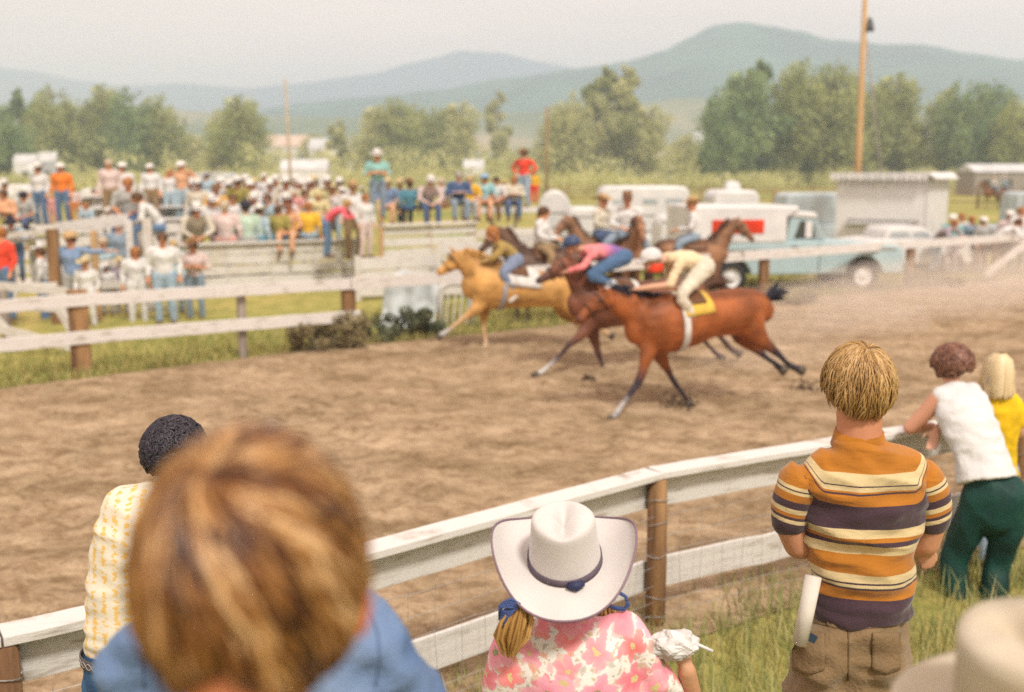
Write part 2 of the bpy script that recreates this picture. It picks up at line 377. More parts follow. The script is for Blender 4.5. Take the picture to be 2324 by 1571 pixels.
# ------------------------------------------------------------------ haze
hb = MB().box((0, 1370, 125), (5600, 3140, 252)); ho = hb.build('haze', None); ho.data.materials.clear()
hm = bpy.data.materials.new('valley_haze'); hm.use_nodes = True; nt = hm.node_tree; nt.nodes.clear()
o_ = nd(nt, 'ShaderNodeOutputMaterial'); pv = nd(nt, 'ShaderNodeVolumePrincipled'); pv.inputs['Color'].default_value = (.72, .86, 1.0, 1); pv.inputs['Density'].default_value = .00085; pv.inputs['Anisotropy'].default_value = .2
nt.links.new(pv.outputs[0], o_.inputs['Volume']); ho.data.materials.append(hm); tag(ho, 'pale valley haze', 'haze', kind='stuff')

# ------------------------------------------------------------------ trees and shrubs
def leaf_mat(name, c1, c2):
    m = bpy.data.materials.new(name); m.use_nodes = True; nt = m.node_tree; p = nt.nodes['Principled BSDF']
    p.inputs['Roughness'].default_value = .8; p.inputs['Specular IOR Level'].default_value = .2
    a = nd(nt, 'ShaderNodeAttribute'); a.attribute_name = 'tone'; r = nd(nt, 'ShaderNodeValToRGB')
    r.color_ramp.elements[0].color = (*c1, 1); r.color_ramp.elements[1].color = (*c2, 1)
    nt.links.new(a.outputs['Fac'], r.inputs[0]); nt.links.new(r.outputs[0], p.inputs['Base Color'])
    tl = nd(nt, 'ShaderNodeBsdfTranslucent'); nt.links.new(r.outputs[0], tl.inputs['Color'])
    ms = nd(nt, 'ShaderNodeMixShader'); ms.inputs[0].default_value = .3; oo = [n for n in nt.nodes if n.type == 'OUTPUT_MATERIAL'][0]
    nt.links.new(p.outputs[0], ms.inputs[1]); nt.links.new(tl.outputs[0], ms.inputs[2]); nt.links.new(ms.outputs[0], oo.inputs['Surface'])
    return m
LM = [leaf_mat('cottonwood_leaves', (.18, .23, .07), (.56, .57, .23)), leaf_mat('pale_willow_leaves', (.30, .33, .12), (.70, .66, .33)), leaf_mat('dark_poplar_leaves', (.065, .15, .07), (.42, .51, .22))]
BARK = mat('grey_brown_bark', (.20, .16, .12), .95, scale=6, col2=(.10, .08, .06), bump=.5)
def leaves(centres, n, size, rng):
    """leaf-sized triangles pairs around clump centres (c, r); returns V, F, tone"""
    cs = np.array([c[0] for c in centres]); rs = np.array([c[1] for c in centres])
    w = rs**2; idx = rng.choice(len(cs), n, p=w/w.sum())
    d = rng.normal(size=(n, 3)); d /= np.linalg.norm(d, axis=1)[:, None]
    rad = rs[idx]*rng.uniform(.45, 1.08, n)
    P = cs[idx] + d*rad[:, None]*np.array([1, 1, .85])
    u = rng.normal(size=(n, 3)); u /= np.linalg.norm(u, axis=1)[:, None]; v = np.cross(u, rng.normal(size=(n, 3))); v /= np.linalg.norm(v, axis=1)[:, None]
    s = size*rng.uniform(.6, 1.5, n)[:, None]
    V = np.stack([P+u*s, P+v*s*.6, P-u*s, P-v*s*.6], 1).reshape(-1, 3); Fc = np.arange(n*4).reshape(-1, 4)
    tone = np.clip(rng.uniform(0, 1, len(cs))[idx]*.5 + rng.uniform(0, .5, n), 0, 1)
    return V, Fc, np.repeat(tone, 4)
def tree_meshes(kind, seed):
    """unit-height tree: crown mesh and trunk mesh"""
    rng = np.random.default_rng(seed); cl = []; tr = MB(); rnd = random.Random(seed)
    if kind == 'column': stems = [(rnd.uniform(-.05, .05), rnd.uniform(-.05, .05), 1.0)]
    elif kind == 'wide': stems = [(rnd.uniform(-.22, .22), rnd.uniform(-.15, .15), rnd.uniform(.78, 1.0)) for _ in range(4)]
    else: stems = [(rnd.uniform(-.12, .12), rnd.uniform(-.12, .12), rnd.uniform(.8, 1.0)) for _ in range(3)]
    for sx, sy, h in stems:
        top = Vector((sx, sy, h*.9)); tr.tube([(0, 0, -.02), (sx*.25, sy*.25, .18), (sx*.7, sy*.7, .5), top], [.022, .017, .01, .003], 7)
        nc = 20 if kind == 'column' else 20
        for k in range(nc):
            t = (k+.5)/nc; z = .14 + t*(h-.14)
            wd = {'column': .15, 'wide': .27, 'round': .25}[kind] * math.sin(min(1, (1-t)*1.9+.12)*math.pi/2) * (.55+.45*min(1, t*4))
            a = rnd.uniform(0, 6.28); r_ = wd*rnd.uniform(.3, 1.15); c = Vector((sx*min(1, t*1.6+.2)+r_*math.cos(a), sy+r_*math.sin(a), z))
            cl.append((tuple(c), wd*rnd.uniform(.42, .75)))
            tr.tube([(sx*min(1, t+.1)*.8, sy*min(1, t+.1)*.8, max(.1, z-.08)), tuple(c)], [.006, .002], 5)
    V, Fc, tone = leaves(cl, 6800, .0175, rng)
    return np_mesh('crown', V, Fc, attrs={'tone': tone}), tr.mesh('trunk', True)
PROTO = {k: [tree_meshes(k, 10+i+{'column': 0, 'wide': 20, 'round': 40}[k]) for i in range(3)] for k in ('column', 'wide', 'round')}
def tree(px, ytop, Y, kind, lm, label, wide=1.0, i=0):
    loc = at_y(px, YH, Y); loc.z = 0; h = at_y(px, ytop, Y).z
    c, t = PROTO[kind][i % 3]
    r = empty('cottonwood_tree' if kind != 'column' else 'poplar_tree', loc, label, 'tree', 'trees across the valley floor', rz=random.uniform(-.6, .6)); r.scale = (h*wide, h*wide, h)
    for me, nm, mm in ((c, 'crown', LM[lm]), (t, 'trunk', BARK)):
        o = bpy.data.objects.new(nm, me); COL.objects.link(o); o.parent = r
        if not me.materials: me.materials.append(mm)
        o.material_slots[0].link = 'OBJECT'; o.material_slots[0].material = mm
TREES = [  # px, top, distance, kind, leaf, width, label
 (-40, 210, 190, 'round', 2, 1.1, 'dark tree cut off by the left border of the photo behind the stands'),
 (15, 235, 200, 'round', 2, .9, 'dark green tree second from the left border'),
 (60, 200, 230, 'column', 2, 1.1, 'slender dark tree with the pointed top left of the big grove'),
 (118, 190, 225, 'wide', 0, .75, 'broad cottonwood above the man in white in the left grove'),
 (185, 184, 230, 'wide', 0, .7, 'tallest cottonwood of the left grove above the orange shirted man'),
 (248, 186, 235, 'round', 0, .8, 'cottonwood right of the grove centre on the left'),
 (300, 196, 225, 'wide', 2, .7, 'dusky cottonwood with open branches near the right end of the left grove'),
 (352, 208, 230, 'round', 0, .9, 'last cottonwood at the right end of the left grove'),
 (545, 212, 225, 'round', 0, .95, 'lone round cottonwood between the left grove and the thin pole'),
 (515, 240, 232, 'round', 1, .8, 'lower half of the lone cottonwood pair, leaning left'),
 (770, 270, 270, 'column', 1, 1.0, 'thin pale poplar right of the long white building'),
 (850, 235, 250, 'round', 1, .9, 'pale tree at the left end of the middle grove behind the turquoise shirted man'),
 (905, 215, 250, 'round', 0, .9, 'bushy cottonwood left of centre in the middle grove'),
 (975, 206, 255, 'wide', 0, .7, 'highest cottonwood of the middle grove'),
 (1030, 225, 255, 'round', 1, .9, 'right hand cottonwood of the middle grove'),
 (1132, 205, 300, 'column', 1, .8, 'solitary thin poplar left of the red shirted man'),
 (1270, 225, 230, 'round', 1, 1.0, 'pale cottonwood just right of the brown wooden pole'),
 (1330, 198, 235, 'wide', 1, .75, 'pale cottonwood on the left flank of the centre right grove'),
 (1375, 150, 240, 'column', 0, 1.2, 'twin topped tall poplar, left top, above the white horse trailer'),
 (1412, 146, 240, 'column', 1, 1.2, 'twin topped tall poplar, right top, above the white horse trailer'),
 (1455, 235, 240, 'round', 1, 1.0, 'low pale cottonwood on the right flank of the centre right grove'),
 (1605, 330, 190, 'column', 2, 1.3, 'small dark conical tree at the left foot of the big right grove'),
 (1640, 165, 190, 'wide', 2, .55, 'dark cottonwood leaning out at the left end of the big right grove'),
 (1672, 150, 195, 'round', 2, .8, 'dark green cottonwood second in the big right grove'),
 (1722, 135, 200, 'column', 2, 1.3, 'narrow tall poplar third in the big right grove'),
 (1785, 128, 200, 'round', 0, .8, 'tallest cottonwood in the middle of the big right grove'),
 (1835, 138, 205, 'wide', 2, .6, 'full cottonwood right of the tallest one in the big right grove'),
 (1895, 132, 200, 'round', 0, .8, 'cottonwood just left of the flagpole'),
 (1950, 140, 205, 'wide', 0, .6, 'cottonwood directly behind the tall flagpole'),
 (2010, 160, 210, 'round', 0, .8, 'cottonwood just right of the flagpole'),
 (2045, 185, 210, 'column', 0, 1.2, 'tapering cottonwood at the right end of the big grove'),
 (2125, 190, 200, 'round', 0, .8, 'cottonwood beyond the booth roof'),
 (2190, 175, 195, 'wide', 2, .6, 'dark cottonwood beyond the shed on the right'),
 (2250, 178, 200, 'round', 2, .9, 'dense dark tree above the mounted riders'),
 (2310, 188, 190, 'wide', 0, .6, 'cottonwood cut by the right border'),
 (430, 300, 260, 'round', 1, 1.3, 'low pale willow behind the crowd right of the left grove'),
 (720, 300, 300, 'round', 1, 1.2, 'low willow beside the long white building'),
 (1545, 300, 260, 'round', 1, 1.2, 'low willow between the two right groves'),
]
for i, (px, yt, Y, k, lm, wd, lab) in enumerate(TREES): tree(px, yt, Y, k, lm, lab, wd, i)
# a continuous belt of willow scrub at the meadow's far edge, nobody could count its bushes
rng = np.random.default_rng(5); cl = []
for _ in range(620):
    Y = rng.uniform(105, 175); x = rng.uniform(-.62, .62)*Y
    hgt = 1.6 + 3.2*abs(noise.noise(Vector((x*.05, Y*.03, 2)))) + rng.uniform(0, .8)
    if x > 12 and Y < 140 : continue
    for _k in range(3): cl.append(((x+rng.normal()*1.6, Y+rng.normal()*1.4, hgt*rng.uniform(.15, .8)), rng.uniform(.7, 1.5)))
V, Fc, tone = leaves(cl, 62000, .17, rng)
tag(link('willow_scrub', np_mesh('willow_scrub', V, Fc, LM[1], attrs={'tone': tone})), 'pale green willow scrub along the far edge of the meadow', 'shrubs', kind='stuff')
rng = np.random.default_rng(6); cl = []
for _ in range(900):
    Y = rng.uniform(200, 420); x = rng.uniform(-.62, .62)*Y
    cl.append(((x, Y, rng.uniform(1, 6)), rng.uniform(2, 4.5)))
V, Fc, tone = leaves(cl, 60000, .42, rng)
tag(link('far_woodland', np_mesh('far_woodland', V, Fc, LM[1], attrs={'tone': tone})), 'hazy far woodland reading as one mass below the foothills', 'woods', kind='stuff')

# ------------------------------------------------------------------ grass and weeds
GRM = leaf_mat('green_yellow_grass_blades', (.15, .21, .06), (.55, .48, .22))
DRYG = leaf_mat('dry_verge_grass', (.22, .25, .07), (.58, .48, .20))
def blades(spots, hmin, hmax, w, lean=.35):
    n = len(spots); rng = np.random.default_rng(n); P = np.array(spots); h = rng.uniform(hmin, hmax, n)*(.5+.5*rng.random(n)); a = rng.uniform(0, 6.283, n); l = rng.uniform(.05, lean, n)*h*1.5
    ww = w*rng.uniform(.6, 1.4, n)
    dx, dy = np.cos(a), np.sin(a); sx, sy = -dy*ww, dx*ww
    z = np.zeros(n); S = np.stack([sx, sy, z], 1); D = np.stack([dx, dy, z], 1); Z = np.array([0, 0, 1.0])
    b = P; m = P + D*(l*.3)[:, None] + Z*(h*.6)[:, None]; t = P + D*l[:, None] + Z*h[:, None]
    V = np.stack([b-S, b+S, m+S*.8, m-S*.8, t], 1).reshape(-1, 3)
    i = np.arange(n)[:, None]*5
    Fc = np.concatenate([i+np.array([0, 1, 2]), i+np.array([0, 2, 3]), i+np.array([3, 2, 4])])
    return V, Fc, np.repeat(rng.random(n), 5)
sp = []
for _ in range(26000):
    x = random.uniform(-2.6, 5.2); yf = poly_y(NEARP, x); d = random.random()**1.5*3.2 - .25; y = yf - d
    if d < .15 and random.random() < .6: continue
    if noise.noise(Vector((x*1.7, y*1.7, 1))) < random.uniform(-.6, .15) - .0: continue
    if x < -.5 and random.random() < .5: continue
    sp.append((x, y, bank(x, y)-.01))
V, Fc, tone = blades(sp, .07, .30, .0035, .6)
tag(link('bank_grass', np_mesh('bank_grass', V, Fc, GRM, attrs={'tone': tone})), 'long pale green grass growing on the bank below the white fence', 'grass', kind='stuff')
sp = []
for _ in range(46000):
    x = random.uniform(-9.5, 15); y = poly_y(EDGE, x) + random.random()**1.6*4.5 - .05 + .2*noise.noise(Vector((x*1.5, 2, 0)))
    if noise.noise(Vector((x*.9, y*.9, 1))) < random.uniform(-.7, .15): continue
    sp.append((x, y, 0))
V, Fc, tone = blades(sp, .05, .22, .008, .6)
tag(link('verge_grass', np_mesh('verge_grass', V, Fc, DRYG, attrs={'tone': tone})), 'yellowing grass verge along the far side of the track', 'grass', kind='stuff')
def shrub(px, py, w, h, m, label, n=900, Y=None, name='sagebrush'):
    p = on_z(px, py); cl = []; rnd = random.Random(int(px)); tr = MB()
    for _ in range(16):
        c = Vector((rnd.uniform(-.5, .5)*w, rnd.uniform(-.3, .3)*w, rnd.uniform(.15, .85)*h)); cl.append((tuple(p+c), .2*h*rnd.uniform(.7, 1.5)))
        tr.tube([p + Vector((c.x*.1, c.y*.1, 0)), p+c*.6, p+c], [.012, .008, .004], 5)
    r = empty(name, p, label, 'bush')
    V, Fc, tone = leaves(cl, n, .03, np.random.default_rng(int(px))); link('foliage', np_mesh('foliage', V, Fc, m, attrs={'tone': tone}), None, r)
    tr.build('stem', BARK, r)
DB = leaf_mat('dry_bush_leaves', (.20, .15, .07), (.42, .36, .20)); GB = leaf_mat('grey_green_sage_leaves', (.09, .11, .06), (.26, .28, .17))
shrub(722, 800, .9, .50, DB, 'dry brownish bush at the end of the two far rails', 1700)
shrub(775, 794, .7, .62, DB, 'taller tan weed clump in front of the end post', 1300)
shrub(925, 768, .65, .5, GB, 'round grey green sagebrush left of the palomino horse', 1500)
shrub(972, 765, .5, .42, GB, 'dark sagebrush touching the palomino hooves', 1200)
shrub(860, 775, .6, .42, GB, 'low green weeds below the pale tarpaulin', 900)
shrub(1800, 694, .9, .45, DB, 'green weed tuft under the blue pickup', 900)
shrub(2120, 655, 1.0, .5, DB, 'weed tuft beside the brown post in the dust', 900)

# ------------------------------------------------------------------ dust kicked up behind the horses
DM = bpy.data.materials.new('kicked_up_dust'); DM.use_nodes = True; nt = DM.node_tree; nt.nodes.clear()
o_ = nd(nt, 'ShaderNodeOutputMaterial'); pv = nd(nt, 'ShaderNodeVolumePrincipled'); pv.inputs['Color'].default_value = (.97, .90, .82, 1); pv.inputs['Density'].default_value = .17
nt.links.new(pv.outputs[0], o_.inputs['Volume'])
dr = random.Random(9); bmd = bmesh.new()
for (px, py, Y, r) in ((1760, 745, 16.5, .9), (1880, 700, 19, 1.3), (1990, 668, 21, 1.5), (2100, 645, 22.5, 1.6), (2210, 640, 23.5, 1.7), (2330, 625, 24.5, 2.0), (1960, 730, 17.5, 1.0), (2120, 700, 19.5, 1.3), (2290, 690, 21, 1.5), (1680, 790, 14, .6), (1830, 790, 14.6, .6)):
    c = at_y(px, py, Y); b0 = len(bmd.verts); res = bmesh.ops.create_icosphere(bmd, subdivisions=3, radius=1)
    for v in res['verts']:
        k = 1 + .45*noise.noise(v.co*1.6 + c); v.co = Vector((v.co.x*r*1.25*k + c.x, v.co.y*r*.9*k + c.y, max(.03, v.co.z*r*.42*k + r*.20)))
me_d = bpy.data.meshes.new('dust_cloud'); bmd.to_mesh(me_d); bmd.free()
od = bpy.data.objects.new('dust_raw', me_d); COL.objects.link(od); rm = od.modifiers.new('r', 'REMESH'); rm.mode = 'VOXEL'; rm.voxel_size = .16
bpy.context.view_layer.update(); me_e = bpy.data.meshes.new_from_object(od.evaluated_get(bpy.context.evaluated_depsgraph_get())); bpy.data.objects.remove(od)
me_e.materials.clear(); me_e.materials.append(DM); me_e.name = 'dust_cloud'
tag(link('dust_cloud', me_e), 'pale dust hanging over the track behind the galloping horses', 'dust', kind='stuff')
# ------------------------------------------------------------------ near fence
def seg(a, b, t): return a.lerp(b, t)
fence = empty('board_fence', (NEARP[3].x, NEARP[3].y, 0), 'white board fence with brown post and flat cap rail between bank and track', 'fence')
posts_x = []
for i in range(len(NEARP)-1):
    a, b = NEARP[i], NEARP[i+1]; t = (b-a).normalized(); n = Vector((-t.y, t.x, 0))     # n points to the track
    g = t*.004
    jit = random.uniform(-.004, .004)
    MB().beam(a+g+n*.02+Vector((0,0,-.02)), b-g+n*.02+Vector((0,0,-.02+jit)), .15, .04, jag=.002).build('cap_rail', WHITE, fence, bevel=.004)
    MB().beam(a+g+n*.06+Vector((0,0,-.145)), b-g+n*.06+Vector((0,0,-.145)), .024, .19, jag=.003).build('plank', WHITE, fence, bevel=.003)
    MB().beam(a+g+n*.06+Vector((0,0,-.66)), b-g+n*.06+Vector((0,0,-.66)), .024, .19, jag=.004).build('plank', WHITE, fence, bevel=.003)
    if i >= 1:
        c = Vector((a.x, a.y, 0)) - n*.012
        MB().tube([c+Vector((0,0,-.3)), c+Vector((.006,0,.4)), c+Vector((0,.004,.925))], [.062, .06, .057], 14).build('post', POSTW, fence, smooth=True)
        for z in (.80, .66, .47, .20, .08):
            pts = [c + Vector((.066*math.cos(q), .066*math.sin(q), z+.012*math.sin(q*1.5+z*9))) for q in np.linspace(0, 6.5, 16)]
            MB().tube(pts, .0028, 4).build('tie_wire', GALV, fence, smooth=True)

w = MB()
for i in range(1, len(NEARP)-1):
    a, b = NEARP[i], NEARP[i+1]; t = (b-a).normalized(); n = Vector((-t.y, t.x, 0)); L = (b-a).length
    for z in (.70, .58, .48, .40, .28, .18, .10):
        w.tube([a.lerp(b, k/14) - n*.07*1 + n*.03 + Vector((0, 0, z-ZT+.018*noise.noise(Vector((k*.8, z*9, i))))) for k in range(15)], .0015, 4, caps=False)
    for k in range(int(L/.16)):
        w.tube([a.lerp(b, k*.16/L) - n*.04 + Vector((random.uniform(-.01, .01), 0, z-ZT)) for z in (.06, .25, .45, .72)], .0012, 4, caps=False)
tag(w.build('wire_mesh', GALV, fence), kind='stuff')

# ------------------------------------------------------------------ far fence along the track
FARZ = 1.02
def fz(px, py): return on_z(px, py, FARZ)
FT = [fz(-260, 712), fz(175, 680), fz(480, 661), fz(790, 643), fz(1240, 613), fz(1735, 577), fz(2068, 554), fz(2324, 537)]
FT.append(FT[-1] + (FT[-1]-FT[-2]))
ff = empty('rail_fence', (FT[3].x, FT[3].y, 0), 'white painted two rail fence with brown posts along the far side of the track', 'fence')
for i in range(len(FT)-1):
    a, b = FT[i], FT[i+1]; t = (b-a).normalized(); n = Vector((-t.y, t.x, 0)); g = t*.004; o_ = n*-.10
    MB().beam(a+g+o_, b-g+o_, .045, .165 if i < 3 else .19, jag=.006).build('rail', WHITE, ff, bevel=.004)
    if i < 3:
        e = b if i < 2 else b + t*.15
        MB().beam(a+g+o_+Vector((0,0,-.50)), e-g+o_+Vector((0,0,-.50)), .045, .17, jag=.006).build('rail', WHITE, ff, bevel=.004)
for i in (1, 3, 5, 6, 8):
    c = Vector((FT[i].x, FT[i].y, 0)); w = .24 if i == 1 else .20
    MB().box(c+Vector((0, 0, .5)), (w, w*.72, 1.12 if i > 1 else 1.3), rz=R(30)).build('post', POSTW, ff, bevel=.02)
for i, px in ((2, 0), (7, 0)):
    c = Vector((FT[i].x, FT[i].y, 0)); c = c + Vector((.35, .15, 0)) if i == 2 else c
    MB().box(c+Vector((0, .1, .45)), (.11, .10, 1.05), rz=R(30)).build('post', GREYW, ff, bevel=.01)
a = at_y(2370, 520, 26.6); b = at_y(2236, 625, 26.0)
MB().beam(a, b, .05, .18).build('brace', WHITE, ff, bevel=.004)
ff2 = empty('brace_boards', (FT[0].x, FT[0].y+1, 0), 'old white crossed boards of a low gate behind the far rail at the left border', 'gate')
for (x0, y0, x1, y1, Y) in ((-60, 645, 155, 662, 16.6), (-60, 690, 150, 700, 16.6), (-40, 736, 170, 790, 15.6), (125, 688, 175, 770, 16.0), (-40, 690, 60, 800, 16.2)):
    MB().beam(at_y(x0, y0, Y), at_y(x1, y1, Y-.1), .04, .13, jag=.004).build('board', OLDWHITE, ff2)
MB().box(at_y(14, 745, 16.3), (.1, .1, 1.2)).build('post', GREYW, ff2)

# ------------------------------------------------------------------ pens, chutes and stands of white boards
def board_wall(name, label, a, b, zs, h, cat='stock pen', npan=3, post=OLDWHITE, top=None, ph=None, slant=0):
    a, b = Vector(a), Vector(b); r = empty(name, ((a+b)/2).to_tuple()[:2]+(0,), label, cat)
    t = (b-a).normalized(); n = Vector((t.y, -t.x, 0))           # towards the camera
    for k in range(npan):
        p, q = a.lerp(b, k/npan), a.lerp(b, (k+1)/npan)
        for z in zs:
            MB().beam(p+t*.01+n*.07+Vector((0,0,z+random.uniform(-.015,.015))), q-t*.01+n*.07+Vector((0,0,z+random.uniform(-.015,.015)+slant)), .035, h, jag=.004).build('plank', random.choice([WHITE, WHITE, OLDWHITE]), r)
    for k in range(npan+1):
        p = a.lerp(b, k/npan); MB().box(p+Vector((0, 0, (ph or max(zs)+h/2)/2)), (.12, .12, (ph or max(zs)+h/2))).build('post', post, r)
    if top is not None:
        MB().beam(a+n*.02+Vector((0,0,top)), b+n*.02+Vector((0,0,top)), .34, .045).build('seat_plank', WHITE, r)
    return r
S1A, S1B = at_y(395, YH, 24.2), at_y(800, YH, 26.3); S1A.z = S1B.z = 0
board_wall('plank_grandstand_wall', 'long white plank wall with dark gaps below the seated spectators', S1A, S1B, [.16, .42, .68, .92], .215, 'stand', 4, top=1.055)
st = empty('bleacher', (S1A+S1B)/2, 'stepped white plank bleacher under the left hand crowd', 'stand')
t_ = (S1B-S1A).normalized(); nb = Vector((-t_.y, t_.x, 0))
for k in range(1, 5):
    o_ = nb*(.95*k); z = 1.05+.26*k; A, B = S1A-t_*1.7+o_, S1B-t_*.4+o_
    MB().beam(A+Vector((0,0,z)), B+Vector((0,0,z)), .32, .045).build('seat_plank', WHITE, st)
    MB().beam(A-nb*.4+Vector((0,0,z-.32)), B-nb*.4+Vector((0,0,z-.32)), .34, .045).build('foot_plank', OLDWHITE, st)
    MB().beam(A+nb*.17+Vector((0,0,z-.16)), B+nb*.17+Vector((0,0,z-.16)), .03, .22).build('riser_board', WHITE, st)
for k in range(7):
    p = S1A.lerp(S1B, k/6); MB().beam(p+nb*.2+Vector((0,0,.0)), p+nb*4.1+Vector((0,0,2.0)), .08, .14).build('stringer', OLDWHITE, st)
    MB().beam(p+nb*3.9, p+nb*3.9+Vector((0,0,1.85)), .1, .1, up=(0,1,0)).build('leg', OLDWHITE, st)
# left pen with the brown and yellow posts
LP0, LP1 = at_y(-60, YH, 21.5), at_y(335, YH, 21.5); LP0.z = LP1.z = 0
pen = empty('stock_pen', (LP0+LP1)/2, 'open board pen with one dark brown and one yellow post on the left', 'stock pen')
def pb(x0, y0, x1, y1, Y0, Y1=None, h=.14, m=WHITE, w=.04): MB().beam(at_y(x0, y0, Y0), at_y(x1, y1, Y1 or Y0), w, h, jag=.004).build('rail', m, pen)
pb(-60, 545, 108, 524, 19.0, 20.0, .10, OLDWHITE); pb(125, 520, 290, 498, 19.6, 21.0, .22); pb(-60, 552, 108, 540, 19.4, 20.2, .06, GREYW)
pb(-60, 654, 130, 650, 18.4, 18.8, .15); pb(125, 652, 400, 640, 19.5, 20.2, .14, OLDWHITE); pb(330, 620, 480, 606, 21.6, 23.6, .2); pb(330, 590, 470, 580, 21.6, 23.6, .2)
pb(205, 600, 330, 592, 20.6, 21.4, .14, OLDWHITE)
for (px, yt, Y, w, m) in ((118, 520, 18.9, .19, POSTW), (212, 524, 19.3, .11, YELW), (333, 495, 20.6, .17, OLDWHITE), (338, 505, 20.9, .12, POSTW), (292, 500, 20.8, .13, WHITE), (20, 520, 20.2, .13, OLDWHITE)):
    p = at_y(px, yt, Y); MB().box((p.x, p.y, p.z/2), (w, w, p.z), rz=R(12)).build('post', m, pen, bevel=.008)
w0, w1 = at_y(-80, YH, 23.6), at_y(400, YH, 24.6)
board_wall('white_board_fence', 'long white board fence behind the people in the left pen', (w0.x, w0.y, 0), (w1.x, w1.y, 0), [.25, .55, .85, 1.15, 1.42], .21, 'fence', 5, ph=1.5)
# chutes in the middle
C1A, C1B = at_y(862, YH, 25.6), at_y(1075, YH, 27.4); C1A.z = C1B.z = 0
board_wall('chute_fence', 'white chute fence with thin dark gaps below the turquoise shirted man', C1A, C1B, [.2, .47, .74, 1.0, 1.26], .20, 'stock pen', 2, post=YELW, top=1.42, ph=1.40)
C2A, C2B = at_y(1075, YH, 27.5), at_y(1235, YH, 28.8); C2A.z = C2B.z = 0
board_wall('loading_chute', 'white chute wall below the raised plank seat in the middle', C2A, C2B, [.2, .5, .8, 1.1], .22, 'stock pen', 2, post=OLDWHITE, ph=1.3)
pl = empty('raised_platform', at_y(1145, YH, 31)-Vector((0,0,2.7)), 'narrow raised white platform with spectators seated along its edge', 'platform')
PA, PB = at_y(1062, 474, 30.2), at_y(1222, 466, 31.0); PA.z = PB.z = 1.66
MB().beam(PA, PB, .9, .05).build('deck_plank', WHITE, pl); MB().beam(PA+Vector((0,-.47,-.03)), PB+Vector((0,-.47,-.03)), .03, .15).build('edge_board', WHITE, pl)
for k in range(4):
    p = PA.lerp(PB, k/3); MB().box((p.x, p.y, .8), (.1, .1, 1.6)).build('post', YELW if k in (0, 3) else OLDWHITE, pl)
p0, p1 = at_y(812, 602, 22.3), at_y(990, 588, 23.3)
board_wall('corral_fence', 'solid white plank corral fence beside the pale tarpaulin', (p0.x, p0.y, 0), (p1.x, p1.y, 0), [.22, .50, .78], .26, 'stock pen', 2, ph=.95)
p0, p1 = at_y(1000, 600, 22.6), at_y(1150, 588, 23.6)
board_wall('plank_corral', 'white plank corral panel behind the palomino horse', (p0.x, p0.y, 0), (p1.x, p1.y, 0), [.22, .50, .78, 1.06], .26, 'stock pen', 2, ph=1.25)
g0, g1 = at_y(1150, 560, 21.5), at_y(1246, 560, 22.6)
gt = empty('swing_gate', (g0.x, g0.y, 0), 'tall white board gate with a slanting brace left of the mounted riders', 'gate')
for z in (.25, .52, .79, 1.06, 1.33): MB().beam((g0.x, g0.y, z), (g1.x, g1.y, z-.02), .035, .235).build('board', WHITE, gt)
MB().beam((g0.x, g0.y-.05, .2), (g1.x, g1.y-.05, 1.4), .03, .14).build('brace', WHITE, gt)
MB().box((g0.x, g0.y, .8), (.12, .12, 1.6)).build('post', OLDWHITE, gt); MB().box((g1.x, g1.y, .75), (.06, .06, 1.4)).build('stile', WHITE, gt)
# pale tarpaulin draped over a low frame, white slatted arch behind it
tp = on_z(905, 770); V = []; Fq = []
for i in range(26):
    for j in range(22):
        u, v = i/25, j/21; x = (u-.5)*.95; z = 1.02*v*(1-.45*abs(u-.35)) ; y = .22*math.sin(v*3)*(1-v) + .04*math.sin(u*16+v*3) + .03*noise.noise(Vector((u*6, v*4, 0)))
        V.append((x + .12*v + .03*noise.noise(Vector((v*5, u*3, 4))), y + .25*v, z))
for i in range(25):
    for j in range(21): Fq.append((i*22+j, (i+1)*22+j, (i+1)*22+j+1, i*22+j+1))
tr_ = link('tarpaulin', np_mesh('tarpaulin', V, Fq, mat('pale_canvas', (.56, .60, .60), .8, scale=4, col2=(.45, .49, .50)), True)); tr_.location = tp + Vector((0, 1.1, 0)); tr_.modifiers.new('thick', 'SOLIDIFY').thickness = .006
tag(tr_, 'pale blue grey tarpaulin hung over the low rail end', 'tarpaulin')
ar = empty('slatted_arch', on_z(1035, 742), 'white arched frame with slanting slats in front of the palomino head', 'jump frame')
base = on_z(1035, 742); hw = .27
pts = [base + Vector((-hw-.02, 0, 0)), base + Vector((-hw, 0, .55))] + [base + Vector((-hw*math.cos(q), 0, .62+.16*math.sin(q))) for q in np.linspace(.3, 2.84, 7)] + [base + Vector((hw, 0, .55)), base + Vector((hw+.02, 0, 0))]
MB().tube(pts, .055, 8).build('hoop', WHITE, ar, smooth=True)
for k in range(4): MB().beam(base+Vector((-.18+.12*k, .03, .05)), base+Vector((-.12+.12*k, .03, .62)), .03, .05, up=(0,1,0)).build('slat', OLDWHITE, ar)

# ------------------------------------------------------------------ poles
def pole(name, label, xt, yt, xb, yb, Y, r0, r1, m, zbase=0, extra=None):
    b = at_y(xb, yb, Y); t = at_y(xt, yt, Y); d = (b-t); k = (zbase - t.z)/(d.z); b = t + d*k
    r = empty(name, b, label, 'pole'); MB().tube([b, b.lerp(t, .5), t], [r0, (r0+r1)/2, r1], 12).build('shaft', m, r, smooth=True)
    return r, b, t
fp, b_, t_2 = pole('flagpole', 'tall yellowish wooden flagpole standing behind the white booth', 1966, -60, 1947, 392, 34, .13, .07, YELW)
lp = at_y(1973, 55, 34); MB().lathe((lp.x, lp.y-.05, lp.z-.22), [(.02, .42), (.07, .36), (.10, .25), (.13, .1), (.14, 0), (.12, 0), (.05, .05)], 14).build('bell_lamp', mat('dark_metal', (.10, .11, .12), .5, metal=.5), fp, smooth=True)
MB().beam(lp+Vector((-.2, 0, .2)), lp+Vector((0, 0, .2)), .03, .03).build('bracket', GALV, fp)
